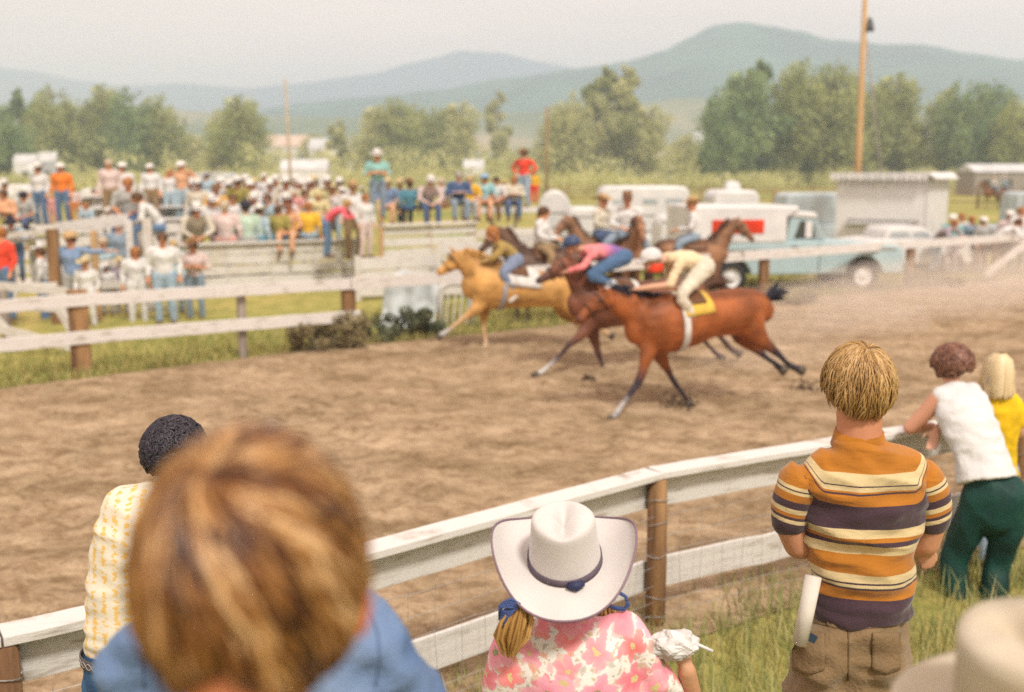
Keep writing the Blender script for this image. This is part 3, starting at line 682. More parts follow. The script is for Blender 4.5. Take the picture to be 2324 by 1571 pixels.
MB().tube([at_y(1968, 90, 34), at_y(1985, 260, 35), at_y(1999, 395, 36), at_y(2006, 470, 36.6)], .028, 6).build('guy_wire', mat('pale_cable', (.45, .42, .41), .6), fp, smooth=True)
pole('utility_pole', 'thin pale pole rising behind the left crowd', 647, 180, 661, 440, 60, .10, .07, mat('faded_pole_wood', (.48, .39, .29), .8, scale=5))
pole('short_pole', 'slim brown pole just right of the man in the red shirt', 1241, 243, 1241, 405, 75, .12, .09, mat('brown_pole', (.30, .20, .11), .8, scale=5))

# ------------------------------------------------------------------ vehicles
def wheel(parent, c, r, w=.2, side=-1, hub=METALW):
    wv = MB().lathe(c, [(r*.6, -w/2), (r*.92, -w/2), (r, -w*.3), (r, w*.3), (r*.92, w/2), (r*.6, w/2), (r*.6, -w/2)], 24, axis='Y').build('tyre', RUBBER, parent, smooth=True, rel=False)
    MB().lathe(c, [(.001, side*w*.30), (r*.22, side*w*.34), (r*.28, side*w*.22), (r*.5, side*w*.25), (r*.56, side*w*.42), (r*.62, side*w*.42), (r*.62, -side*w*.3)], 20, axis='Y').build('rim', hub, wv, rel=False, smooth=True)
    return wv
def arch_profile(x0, x1, zb, top, wheels, r):
    """side outline: bottom edge with wheel arches, then the given top points right to left"""
    P = [(x0, zb)]
    for cx in wheels:
        for q in np.linspace(math.pi, 0, 9): P.append((cx + r*math.cos(q), max(zb, zb-.06 + r*math.sin(q))))
    P.append((x1, zb)); return P + top
def win(parent, poly, y, m=GLASS, name='window'): MB().prism(poly, y-.006, y+.006).build(name, m, parent, rel=False)
def ribs(parent, x0, x1, z, y, m, n=1): MB().box(((x0+x1)/2, y, z), (x1-x0, .02, .03)).build('trim_strip', m, parent, rel=False)
# blue pickup with white camper shell, seen from its side
p = on_z(1645, 668); rz = math.atan2(FT[6].y-FT[5].y, FT[6].x-FT[5].x)*.25
tk = empty('pickup_truck', p + Vector((0, .9, 0)), 'light blue pickup with white camper shell and red panel behind the far rail', 'pickup', rz=rz)
W = .9
MB().prism(arch_profile(-1.05, 4.1, .42, [(4.12, .72), (4.05, 1.02), (3.2, 1.10), (2.15, 1.16), (-1.05, 1.12)], (0, 3.15), .46), -W, W).build('body', BLUEP, tk, rel=False, bevel=.03)
MB().prism([(1.28, 1.13), (2.25, 1.16), (1.98, 1.70), (1.36, 1.74)], -W+.08, W-.08).build('cab', BLUEP, tk, rel=False, bevel=.04)
MB().prism([(1.30, 1.71), (2.02, 1.67), (1.95, 1.80), (1.36, 1.84)], -W+.04, W-.04).build('cab_roof', METALW, tk, rel=False, bevel=.03)
MB().prism([(-.98, 1.13), (1.26, 1.13), (1.26, 1.70), (1.55, 1.86), (1.5, 1.95), (-.98, 1.97)], -W-.02, W+.02).build('camper_shell', METALW, tk, rel=False, bevel=.05)
MB().box((.1, -W-.03, 1.50), (1.2, .02, .30)).build('side_panel', REDS, tk, rel=False)
win(tk, [(1.46, 1.22), (1.98, 1.22), (1.90, 1.60), (1.60, 1.62)], -W+.075, GLASS)
win(tk, [(2.02, 1.22), (2.14, 1.22), (1.98, 1.60), (1.95, 1.60)], -W+.072, GLASSL, 'quarter_window')
MB().box((1.80, -W+.06, 1.42), (.16, .02, .36)).build('headrest', METALW, tk, rel=False)
MB().beam((2.22, 0, 1.18), (1.99, 0, 1.66), 1.5, .02, up=(1, 0, .4)).build('windscreen', GLASSL, tk, rel=False)
MB().box((4.17, 0, .58), (.10, 1.75, .16)).build('bumper', CHROME, tk, rel=False, bevel=.03); MB().box((-1.10, 0, .55), (.10, 1.7, .14)).build('bumper', CHROME, tk, rel=False, bevel=.03)
MB().box((1.5, -W-.012, .97), (4.8, .02, .035)).build('trim_strip', CHROME, tk, rel=False)
MB().box((2.05, -W-.008, .78), (.012, .012, .62)).build('door_seam', RUBBER, tk, rel=False)
MB().box((1.45, -W-.03, 1.05), (.14, .03, .025)).build('door_handle', CHROME, tk, rel=False)
for s in (-.62, .62): MB().lathe((4.09, s, .88), [(.001, .05), (.07, .04), (.09, 0)], 12, axis='X').build('headlight', GLASSL, tk, rel=False)
for x in (0, 3.15):
    for s in (-1, 1): wheel(tk, (x, s*(W-.12), .36), .37, .22, s)
def sedan(label, px, pyb, L, col, rz=0, zroof=1.4, name='parked_car', cat='car', wagon=False, group='cars parked behind the fence', Y=None):
    p = on_z(px, pyb); r = empty(name, p, label, cat, group, rz)
    h = L/2; w = .85
    top = [(h, .62), (h-.08, .82), (h*.42, .93), (h*.40, .93), (-h*.62, .95), (-h+.05, .88), (-h, .6)]
    MB().prism(arch_profile(-h, h, .30, top, (-h*.58, h*.62), .36), -w, w).build('body', col, r, rel=False, bevel=.04)
    back = -h*.9 if wagon else -h*.55
    MB().prism([(back, .94), (h*.42, .92), (h*.20, zroof-.06), (h*.12, zroof), (back*.8, zroof), (back*.92, zroof-.1)], -w+.12, w-.12).build('cabin', METALW if col is METALW else col, r, rel=False, bevel=.05)
    for x0, x1 in ((back*.82, -.15), (-.08, h*.24)): win(r, [(x0, 1.0), (x1+.05, 1.0), (x1-.06, zroof-.13), (x0+.04, zroof-.13)], -w+.115, GLASSL)
    MB().box((h+.03, 0, .48), (.08, w*1.9, .12)).build('bumper', CHROME, r, rel=False); MB().box((-h-.03, 0, .48), (.08, w*1.9, .12)).build('bumper', CHROME, r, rel=False)
    for x in (-h*.58, h*.62):
        for s in (-1, 1): wheel(r, (x, s*(w-.1), .31), .31, .18, s, CHROME)
    return r
sedan('white car with pale windows parked in front of the striped awning booth', 2045, 618, 3.1, METALW, R(4), 1.25)
sedan('light blue car half hidden by the left wall of the booth', 1880, 570, 4.2, mat('pale_blue_paint', (.50, .57, .60), .4, scale=2), R(3), 2.0, wagon=True)
sedan('pale blue grey car at the right border behind spectators', 2335, 575, 3.0, mat('pale_blue_paint'), R(-5), 2.05)
def box_vehicle(label, x0, x1, yt, Y, name, cat, vents=False, dome=False, col=METALW, depth=1.8, group='white trailers and campers parked behind the corral', slots=()):
    a, b = at_y(x0, yt, Y), at_y(x1, yt, Y); cx, L, zt = (a.x+b.x)/2, b.x-a.x, a.z; h = L/2
    r = empty(name, (cx, Y+depth/2, 0), label, cat, group)
    prof = [(-h, .45), (h, .45), (h, zt-.18), (h-.10, zt-.03), (h-.25, zt), (-h+.25, zt), (-h+.10, zt-.03), (-h, zt-.18)]
    if dome: prof = [(-h, .45), (h, .45), (h, zt*.62)] + [(h*math.cos(q), zt*.62+zt*.38*math.sin(q)) for q in np.linspace(.2, 2.94, 9)] + [(-h, zt*.62)]
    MB().prism(prof, -depth/2, depth/2).build('body', col, r, rel=False, bevel=.06)
    for z in (1.0, 1.45): MB().box((0, -depth/2-.012, z), (L*.96, .02, .035)).build('trim_strip', GALV, r, rel=False)
    for sx, sw in slots: win(r, [(sx*L-sw/2, zt-.52), (sx*L+sw/2, zt-.52), (sx*L+sw/2, zt-.36), (sx*L-sw/2, zt-.36)], -depth/2-.008, GLASSL)
    for s in (-1, 1): wheel(r, (-h*.25, s*(depth/2-.1), .34), .34, .2, s)
    MB().box((-h*.25, -depth/2-.05, .74), (.95, .14, .05)).build('mudguard', col, r, rel=False)
    if vents:
        MB().prism([(-.2, zt), (.25, zt), (.2, zt+.2), (.02, zt+.27), (-.15, zt+.2)], -.25, .25).build('roof_vent', col, r, rel=False, bevel=.02)
    return r
box_vehicle('long white horse trailer with two small slots behind the mounted riders', 1366, 1566, 423, 31, 'horse_trailer', 'trailer', slots=((.05, .4), (.33, .5), (-.3, .4)), depth=1.9)
box_vehicle('white camper with a capped roof vent behind the red panel', 1622, 1725, 432, 31, 'camper', 'camper', vents=True, slots=((-.15, .6),))
box_vehicle('white domed camper right of the man in red', 1222, 1300, 432, 33, 'domed_camper', 'camper', dome=True)
box_vehicle('low white trailer joining the domed camper and horse trailer', 1290, 1372, 472, 30, 'low_trailer', 'trailer')
box_vehicle('broad white trailer right of the horse trailer under its roof line', 1500, 1640, 492, 27, 'stock_trailer', 'trailer', slots=((0, .5),))
box_vehicle('white van roof behind spectators at the left border', -40, 62, 420, 38, 'parked_van', 'van', slots=((.1, .7),))
box_vehicle('white van between the orange shirted man and the man in cream', 178, 222, 428, 38, 'parked_van', 'van', slots=((0, .4),))
box_vehicle('pale van behind the hats left of the cream crowd', 430, 520, 392, 46, 'parked_van', 'van', col=mat('grey_white_paint', (.52, .53, .52), .5, scale=2))
# ticket booth
bY = 31.0; a, b = at_y(1922, 400, bY), at_y(2116, 400, bY); bh = at_y(1922, 398, bY).z; cx = (a.x+b.x)/2; L = b.x-a.x; dp = 1.9
L = 2.62
bt = empty('ticket_booth', (cx+.42, bY+dp/2, 0), 'white panelled booth with a scalloped awning edge right of centre', 'booth', rz=R(-38))
GREYP = mat('grey_white_painted_panel', (.74, .73, .71), .8, scale=4, col2=(.68, .67, .65), bump=.1)
MB().box((0, 0, bh/2), (L, dp, bh)).build('wall', GREYP, bt, rel=False)
MB().box((L/2+.03, 0, bh/2-.04), (.06, dp*1.02, bh-.08)).build('side_wall', METALW, bt, rel=False)
ex = .30
MB().prism([(-L/2-.15, bh), (L/2+.1, bh), (L/2+ex, bh-.12), (L/2+ex, bh-.07), (L/2+.1, bh+.09), (-L/2-.15, bh+.06)], -dp/2-.2, dp/2+.1).build('roof', METALW, bt, rel=False)
for k in range(17):
    x = -L/2-.12 + k*(L+.15)/16.5
    m = METALW if k % 2 == 0 else GREYP
    MB().prism([(x, bh+.03), (x+.14, bh+.03), (x+.14, bh-.10), (x+.07, bh-.17), (x, bh-.10)], -dp/2-.26, -dp/2-.22).build('scallop', m, bt, rel=False)
MB().box((.1, -dp/2-.02, bh*.50), (L*.8, .03, .04)).build('trim_strip', GALV, bt, rel=False)
MB().box((0, -dp/2-.09, bh*.46), (L*.75, .2, .035)).build('counter', METALW, bt, rel=False)
# distant sheds
def shed(label, x0, x1, yt, Y, name='shed', wallm=METALW, roofm=GALV, yb=None, hroof=.25, nw=3):
    a, b = at_y(x0, yt, Y), at_y(x1, yt, Y); cx, L, zt = (a.x+b.x)/2, b.x-a.x, a.z; d = min(L*.5, 9); h = L/2; k = zt*(1-hroof)
    r = empty(name, (cx, Y+d/2, 0), label, 'building'); 
    MB().box((0, 0, k/2), (L, d, k)).build('wall', wallm, r, rel=False)
    vs = [(-h*1.03, -d*.54, k), (h*1.03, -d*.54, k), (h*1.03, 0, zt), (-h*1.03, 0, zt), (-h*1.03, d*.54, k), (h*1.03, d*.54, k)]
    MB().add(vs, [(0, 1, 2, 3), (3, 2, 5, 4), (0, 3, 4), (1, 5, 2), (0, 4, 5, 1)]).build('roof', roofm, r, rel=False)
    for i in range(nw): MB().box((-h+L*(i+.5)/nw, -d/2-.02, k*.5), (L/nw*.35, .04, k*.35)).build('window', GLASS, r, rel=False)
TINR = mat('pale_tin_roof', (.62, .62, .62), .5, scale=1); RUSTR = mat('rusty_tin_roof', (.50, .32, .22), .7, scale=1, col2=(.58, .50, .44))
shed('long low white building with a rusty roof beyond the thin pole', 583, 700, 306, 300, wallm=METALW, roofm=RUSTR)
shed('white house behind the thin pole with a pale roof', 700, 792, 314, 290, wallm=METALW, roofm=TINR)
shed('small white shed in front of the middle trees', 635, 740, 362, 100, wallm=METALW, roofm=TINR, nw=2)
shed('tiny pale shed left of the man in red', 1052, 1098, 362, 150, wallm=METALW, roofm=TINR, nw=1)
shed('pale tin roofed barn at the right border beyond the riders', 2215, 2420, 372, 120, wallm=mat('grey_barn_boards', (.34, .30, .26), .9), roofm=TINR, nw=4)
shed('white shed under the left grove at the border', 28, 78, 350, 170, wallm=METALW, roofm=TINR, nw=1)
shed('pale grey shed between the first two men standing on the left', 84, 124, 345, 160, wallm=mat('blue_grey_boards', (.45, .47, .50), .8), roofm=TINR, nw=1)
shed('white cottage beyond the twin poplars', 1490, 1530, 345, 330, wallm=METALW, roofm=TINR, nw=0)
shed('white house at the foot of the dry foothill', 1575, 1625, 300, 380, wallm=METALW, roofm=TINR, nw=2)
shed('white roofed house beyond the flagpole', 2068, 2100, 345, 330, wallm=METALW, roofm=TINR, nw=0)
shed('pale roofed farmhouse left of the solitary poplar', 915, 970, 328, 380, wallm=METALW, roofm=TINR, nw=0)
# thin pole fence across the meadow
mf = empty('pole_fence', (8, 62, 0), 'thin brown pole fence crossing the far meadow', 'fence'); BRP = mat('brown_pole')
A, B = at_y(1215, 412, 95), at_y(2324, 425, 78)
for z in (.5, 1.0, 1.35): MB().beam((A.x, A.y, z), (B.x, B.y, z), .08, .10).build('rail', BRP, mf)
for k in range(14): q = A.lerp(B, k/13); MB().box((q.x, q.y, .75), (.16, .16, 1.5)).build('post', BRP, mf)
# ------------------------------------------------------------------ bodies: closed swept shapes fused into one continuous skin
TMP = bpy.data.scenes.new('fuse')
def catmull(P, R_, sub):
    P = [np.array(p, float) for p in P]; R_ = [np.array(r if hasattr(r, '__len__') else (r, r), float) for r in R_]
    if sub <= 1 or len(P) < 2: return P, R_
    out, ro = [], []
    n = len(P)
    for i in range(n-1):
        p0, p1, p2, p3 = P[max(i-1, 0)], P[i], P[i+1], P[min(i+2, n-1)]
        r0, r1, r2, r3 = R_[max(i-1, 0)], R_[i], R_[i+1], R_[min(i+2, n-1)]
        for k in range(sub):
            t = k/sub; t2, t3 = t*t, t*t*t
            f = lambda a, b, c, d: .5*((2*b) + (-a+c)*t + (2*a-5*b+4*c-d)*t2 + (-a+3*b-3*c+d)*t3)
            out.append(f(p0, p1, p2, p3)); ro.append(np.maximum(f(r0, r1, r2, r3), .002))
    out.append(P[-1]); ro.append(R_[-1]); return out, ro
class Blob:
    """swept limbs and ellipsoids; each carries a colour for painting the fused skin"""
    def __init__(s): s.v = []; s.f = []; s.smp = []
    def sweep(s, P, Rr, lat=(1, 0, 0), col=None, sub=3, seg=12, cap=True, flat0=False):
        """radii: r, or (in-plane, sideways along lat)"""
        if not hasattr(Rr, '__len__'): Rr = [Rr]*len(P)
        P, Rr = catmull(P, Rr, sub); n = len(P); lat = np.array(lat, float)
        rings = []
        for i in range(n):
            t = P[min(i+1, n-1)] - P[max(i-1, 0)]; t /= np.linalg.norm(t)+1e-9
            l = lat - t*lat.dot(t); nl = np.linalg.norm(l)
            if nl < .2: l = np.cross(t, [0, 0, 1.0]); nl = np.linalg.norm(l)
            if nl < .05: l = np.cross(t, [0, 1.0, 0]); nl = np.linalg.norm(l)
            l /= nl; u = np.cross(t, l); rings.append((P[i], t, l, u, Rr[i]))
        ext = []
        if cap:
            p, t, l, u, r = rings[0]; m = min(r)*.9
            for a in (.97, .8, .45): ext.append((p - t*m*a, t, l, u, r*math.sqrt(1-a*a)))
            rings = ([] if flat0 else ext[::-1]) + rings
            p, t, l, u, r = rings[-1]; m = min(r)*.9
            for a in (.45, .8, .97): rings.append((p + t*m*a, t, l, u, r*math.sqrt(1-a*a)))
        b = len(s.v)
        for p, t, l, u, r in rings:
            for k in range(seg):
                a = 2*math.pi*k/seg; s.v.append(p + u*r[0]*math.cos(a) + l*r[1]*math.sin(a))
        m = len(rings)
        for i in range(m-1):
            for k in range(seg): s.f.append((b+i*seg+k, b+i*seg+(k+1) % seg, b+(i+1)*seg+(k+1) % seg, b+(i+1)*seg+k))
        s.f.append(tuple(b+k for k in range(seg-1, -1, -1))); s.f.append(tuple(b+(m-1)*seg+k for k in range(seg)))
        if col is not None:
            cs = col if isinstance(col, list) else [col]*2
            for i, p in enumerate(P):
                q = i/(max(1, n-1))*(len(cs)-1); k = min(int(q), len(cs)-2); c = np.array(cs[k])*(1-(q-k)) + np.array(cs[k+1])*(q-k)
                s.smp.append((p, c, float(np.mean(Rr[i]))))
        return s
    def ball(s, c, r, col=None, rot=None, seg=14):
        r = r if hasattr(r, '__len__') else (r, r, r); b = len(s.v); c = np.array(c, float); M = np.array(rot.to_3x3()) if rot else np.eye(3)
        N = seg//2
        for i in range(N+1):
            th = math.pi*(i if i not in (0, N) else (.03 if i == 0 else N-.03))/N
            for k in range(seg):
                a = 2*math.pi*k/seg; s.v.append(c + M @ np.array([r[0]*math.sin(th)*math.cos(a), r[1]*math.sin(th)*math.sin(a), r[2]*math.cos(th)]))
        for i in range(N):
            for k in range(seg): s.f.append((b+i*seg+k, b+(i+1)*seg+k, b+(i+1)*seg+(k+1) % seg, b+i*seg+(k+1) % seg))
        s.f.append(tuple(b+k for k in range(seg))); s.f.append(tuple(b+N*seg+k for k in range(seg-1, -1, -1)))
        if col is not None: s.smp.append((c, np.array(col), float(np.mean(r))))
        return s
    def fuse(s, name, voxel=.02, smooth=4, wrinkle=None, fac=.5):
        me = bpy.data.meshes.new(name); me.from_pydata([tuple(v) for v in s.v], [], s.f); me.update()
        bm = bmesh.new(); bm.from_mesh(me); bmesh.ops.recalc_face_normals(bm, faces=bm.faces); bm.to_mesh(me); bm.free()
        o = bpy.data.objects.new('fuse', me); TMP.collection.objects.link(o)
        rm = o.modifiers.new('r', 'REMESH'); rm.mode = 'VOXEL'; rm.voxel_size = voxel; rm.use_smooth_shade = True
        if smooth: sm = o.modifiers.new('s', 'SMOOTH'); sm.factor = fac; sm.iterations = smooth
        vl = TMP.view_layers[0]; vl.update(); dg = vl.depsgraph
        ev = o.evaluated_get(dg); out = bpy.data.meshes.new_from_object(ev); out.name = name
        bpy.data.objects.remove(o); bpy.data.meshes.remove(me)
        n = len(out.vertices); V = np.empty(n*3, np.float32); out.vertices.foreach_get('co', V); V = V.reshape(-1, 3)
        if wrinkle:
            N = np.empty(n*3, np.float32); out.vertices.foreach_get('normal', N); N = N.reshape(-1, 3)
            V = V + N*wrinkle(V)[:, None]; out.vertices.foreach_set('co', V.astype(np.float32).ravel())
        if s.smp:
            kd = kdtree.KDTree(len(s.smp))
            for i, (p, c, r) in enumerate(s.smp): kd.insert(Vector(p), i)
            kd.balance(); C = np.zeros((n, 3))
            for i in range(n):
                ws = 0
                for co, j, d in kd.find_n(Vector(V[i]), 4):
                    w = 1/(max(.0, d - s.smp[j][2]*.6)+.006)**3; C[i] += w*s.smp[j][1]; ws += w
                C[i] /= ws
            set_attrs(out, {'tint': C})
        out.update(); out.shade_smooth(); return out
def wrink(amp, sc_, seed=0, st=(1, 1, 1)):
    def f(V):
        o = np.empty(len(V)); a, b, c = st
        for i, v in enumerate(V): 
            q = Vector((v[0]*sc_*a+seed, v[1]*sc_*b, v[2]*sc_*c)); k = noise.noise(q); k2 = noise.noise(q*2.3)
            o[i] = amp*((1-abs(k)*2.2) + .5*k2 - .5)
        return o
    return f

# ------------------------------------------------------------------ garment and skin materials
def skinm(name, c, c2=None): return mat(name, c, .55, scale=6, col2=c2 or tuple(x*.82 for x in c), spec=.3)
SKIN = skinm('sunlit_skin', (.62, .29, .14)); SKIN2 = skinm('tanned_skin', (.52, .23, .11)); SKIN3 = skinm('dark_skin', (.16, .08, .05)); SKIN4 = skinm('fair_skin', (.62, .38, .27))
def cloth(name, c, var=.14, **k):
    return mat(name, c, .88, var, scale=k.pop('scale', 14), bump=.25, bscale=60, sheen=.2, **k)
CL = {k: cloth('cloth_'+k, v) for k, v in dict(
    white=(.74, .73, .71), cream=(.68, .62, .50), orange=(.85, .23, .03), jeans=(.11, .19, .32), paleblue=(.42, .55, .62), khaki=(.30, .20, .10), grey=(.40, .40, .38),
    peach=(.75, .42, .24), yellow=(.85, .50, .04), olive=(.36, .31, .08), mint=(.50, .64, .52), pink=(.78, .38, .36), teal=(.10, .27, .35), navy=(.07, .12, .24), red=(.85, .07, .03),
    turquoise=(.30, .56, .52), slate=(.24, .31, .38), aqua=(.35, .62, .66), mauve=(.40, .33, .38), paleyellow=(.75, .66, .36), hotpink=(.85, .12, .16), lightjeans=(.35, .47, .58),
    blueshirt=(.22, .32, .50), salmon=(.72, .40, .33), brown=(.20, .10, .05), palepink=(.70, .56, .52), rust=(.60, .22, .06), dkgreen=(.02, .085, .06), black=(.03, .03, .04), goldenrod=(.78, .42, .08)).items()}
HAIRM = {k: mat('hair_'+k, v, .6, scale=30, col2=tuple(x*.5 for x in v), bump=.5, bscale=80) for k, v in dict(
    brown=(.14, .07, .03), dark=(.025, .02, .02), blond=(.60, .42, .18), auburn=(.25, .08, .03), orange=(.45, .18, .05), pale=(.62, .50, .36), grey=(.42, .38, .34)).items()}
HATM = {k: mat('hat_'+k, v, .8, scale=8, var=.08) for k, v in dict(white=(.74, .71, .66), brown=(.24, .12, .05), black=(.03, .03, .05), straw=(.62, .50, .28), blue=(.28, .42, .56), grey=(.42, .42, .44), tan=(.50, .33, .16)).items()}
DARKB = mat('dark_hat_band', (.06, .05, .06), .7); SHOE = mat('brown_leather_boot', (.16, .08, .04), .5, scale=10)

def hat_mesh(name='hat', curl=.055, bx=.185, by=.21, cx_=.083, cyy=.10, ch=.125, n=40, crease=.035, thick=True):
    """felt western hat: brim rolled up at the sides, creased crown; local +Y is the front"""
    prof = []
    for t in np.linspace(1, .47, 8): prof.append(('b', t))
    for t in np.linspace(0, 1, 7): prof.append(('c', t))
    for t in np.linspace(.8, 0, 5): prof.append(('t', t))
    V = []
    for kind, t in prof:
        for k in range(n):
            a = 2*math.pi*k/n; ca, sa = math.cos(a), math.sin(a)
            if kind == 'b':  # noqa
                x, y = ca*(cx_ + (bx-cx_)*(t-.47)/.53), sa*(cyy + (by-cyy)*(t-.47)/.53)
                u = (t-.47)/.53; z = curl*(abs(ca)**3.4)*u**2.0*1.25 - .018*(abs(sa)**3)*u; x *= 1-.10*u*u*abs(ca)
            elif kind == 'c':
                k_ = 1 - .16*t; x, y = ca*cx_*k_, sa*cyy*k_; z = ch*t*(1 - .10*max(0, sa)*t) + .004
                x *= 1 - .22*t*max(0, sa)**2
            else:
                x, y = ca*cx_*.84*t*(1-.22*max(0, sa)**2), sa*cyy*.84*t; z = ch*(1.03 - .10*max(0, sa)*1) - crease*math.exp(-(x/.022)**2)*(1-t*t*.7) + .006*(1-t)
            V.append((x, y, z))
    m = len(prof); Fq = [(i*n+k, i*n+(k+1) % n, (i+1)*n+(k+1) % n, (i+1)*n+k) for i in range(m-1) for k in range(n)]
    return np_mesh(name, V, Fq, None, True)
HATME = hat_mesh(n=24)
def band_mesh(cx_=.083, cyy=.10, h=.022, n=28, z0=.004):
    V = []
    for z, k_ in ((z0, 1.035), (z0+h, 1.015)):
        for k in range(n): a = 2*math.pi*k/n; V.append((math.cos(a)*cx_*k_, math.sin(a)*cyy*k_, z))
    return np_mesh('hat_band', V, [(k, (k+1) % n, n+(k+1) % n, n+k) for k in range(n)], None, True)
BANDME = band_mesh()
_h = MB()
for q in range(1): _h.lathe((0, 0, 0), [(.108, 0), (.110, .03), (.098, .075), (.06, .105), (.001, .115)], 20)
_h.add([(-.085, .07, .002), (.085, .07, .002), (.06, .16, -.006), (-.06, .16, -.006)], [(0, 1, 2, 3)])
CAPME = _h.mesh('cap', True)
def hairme(kind):
    b = Blob(); b.ball((0, -.012, .028), (.092, .108, .105)); 
    if kind == 'long': b.sweep([(0, -.05, 0), (0, -.075, -.10), (0, -.07, -.19)], [(.05, .085), (.045, .09), (.03, .075)])
    else: b.sweep([(0, -.06, 0), (0, -.07, -.06)], [(.045, .075), (.03, .06)])
    return b.fuse('hair_'+kind, .016, 2, wrink(.006, 30))
HAIRS = {'short': hairme('short'), 'long': hairme('long')}

# ------------------------------------------------------------------ crowd figures: facing +Y, head frame at `head`
def head_parts(b, h, sc_=1.0):
    """head with jaw, nose, ears, brow and painted features; faces +Y"""
    h = np.array(h); sk = (1, 1, 1); dk = (.12, .08, .07); lp = (.8, .45, .42)
    k = lambda x, y, z: h + np.array([x, y, z])*sc_
    b.ball(k(0, -.01, .03), (.076*sc_, .096*sc_, .09*sc_), sk); b.ball(k(0, .025, -.045), (.054*sc_, .062*sc_, .06*sc_), sk)
    b.sweep([k(0, .085, .03), k(0, .105, -.008), k(0, .095, -.014)], [.009*sc_, .014*sc_, .011*sc_], sub=1, col=sk)
    for s in (-1, 1):
        b.ball(k(s*.078, -.005, .0), (.012*sc_, .02*sc_, .032*sc_), sk); b.smp.append((k(s*.031, .093, .022), np.array(dk), .001)); b.smp.append((k(s*.03, .096, .04), np.array((.35, .25, .2)), .001))
        b.smp.append((k(s*.05, .07, -.01), np.array((1, .9, .88)), .01))
    b.smp.append((k(0, .096, -.048), np.array(lp), .001)); b.smp.append((k(.015, .093, -.048), np.array(lp), .001)); b.smp.append((k(-.015, .093, -.048), np.array(lp), .001))
def hand(b, w, d, side=1, s=1.0, curl=.4, col=(1, 1, 1), palm=(0, 0, -1), sub=2):
    """palm and five fingers from wrist w along d; palm normal palm"""
    w = np.array(w, float); d = np.array(d, float); d /= np.linalg.norm(d); n = np.array(palm, float); n -= d*n.dot(d); n /= np.linalg.norm(n)+1e-9; l = np.cross(d, n)*side
    b.sweep([w, w+d*.045*s, w+d*.085*s], [(.018*s, .026*s), (.017*s, .038*s), (.013*s, .038*s)], lat=l, col=col, sub=sub)
    for i, (o_, L) in enumerate(((-.030, .068), (-.010, .078), (.011, .074), (.030, .058))):
        p = w + d*.085*s + l*o_*s; a = d*math.cos(curl) + n*math.sin(curl); c = d*math.cos(curl*2.3) + n*math.sin(curl*2.3)
        b.sweep([p-d*.012*s, p+a*L*.45*s, p+a*L*.45*s+c*L*.55*s], [.0088*s, .0082*s, .0062*s], col=col, sub=1, seg=8)
    p = w + d*.025*s - l*.028*s; q = p + (d*.6 - l*.75 + n*.3)*.045*s
    b.sweep([p, q, q+(d*.85-l*.15+n*.4)*.035*s], [.013*s, .010*s, .007*s], col=col, sub=1, seg=8)
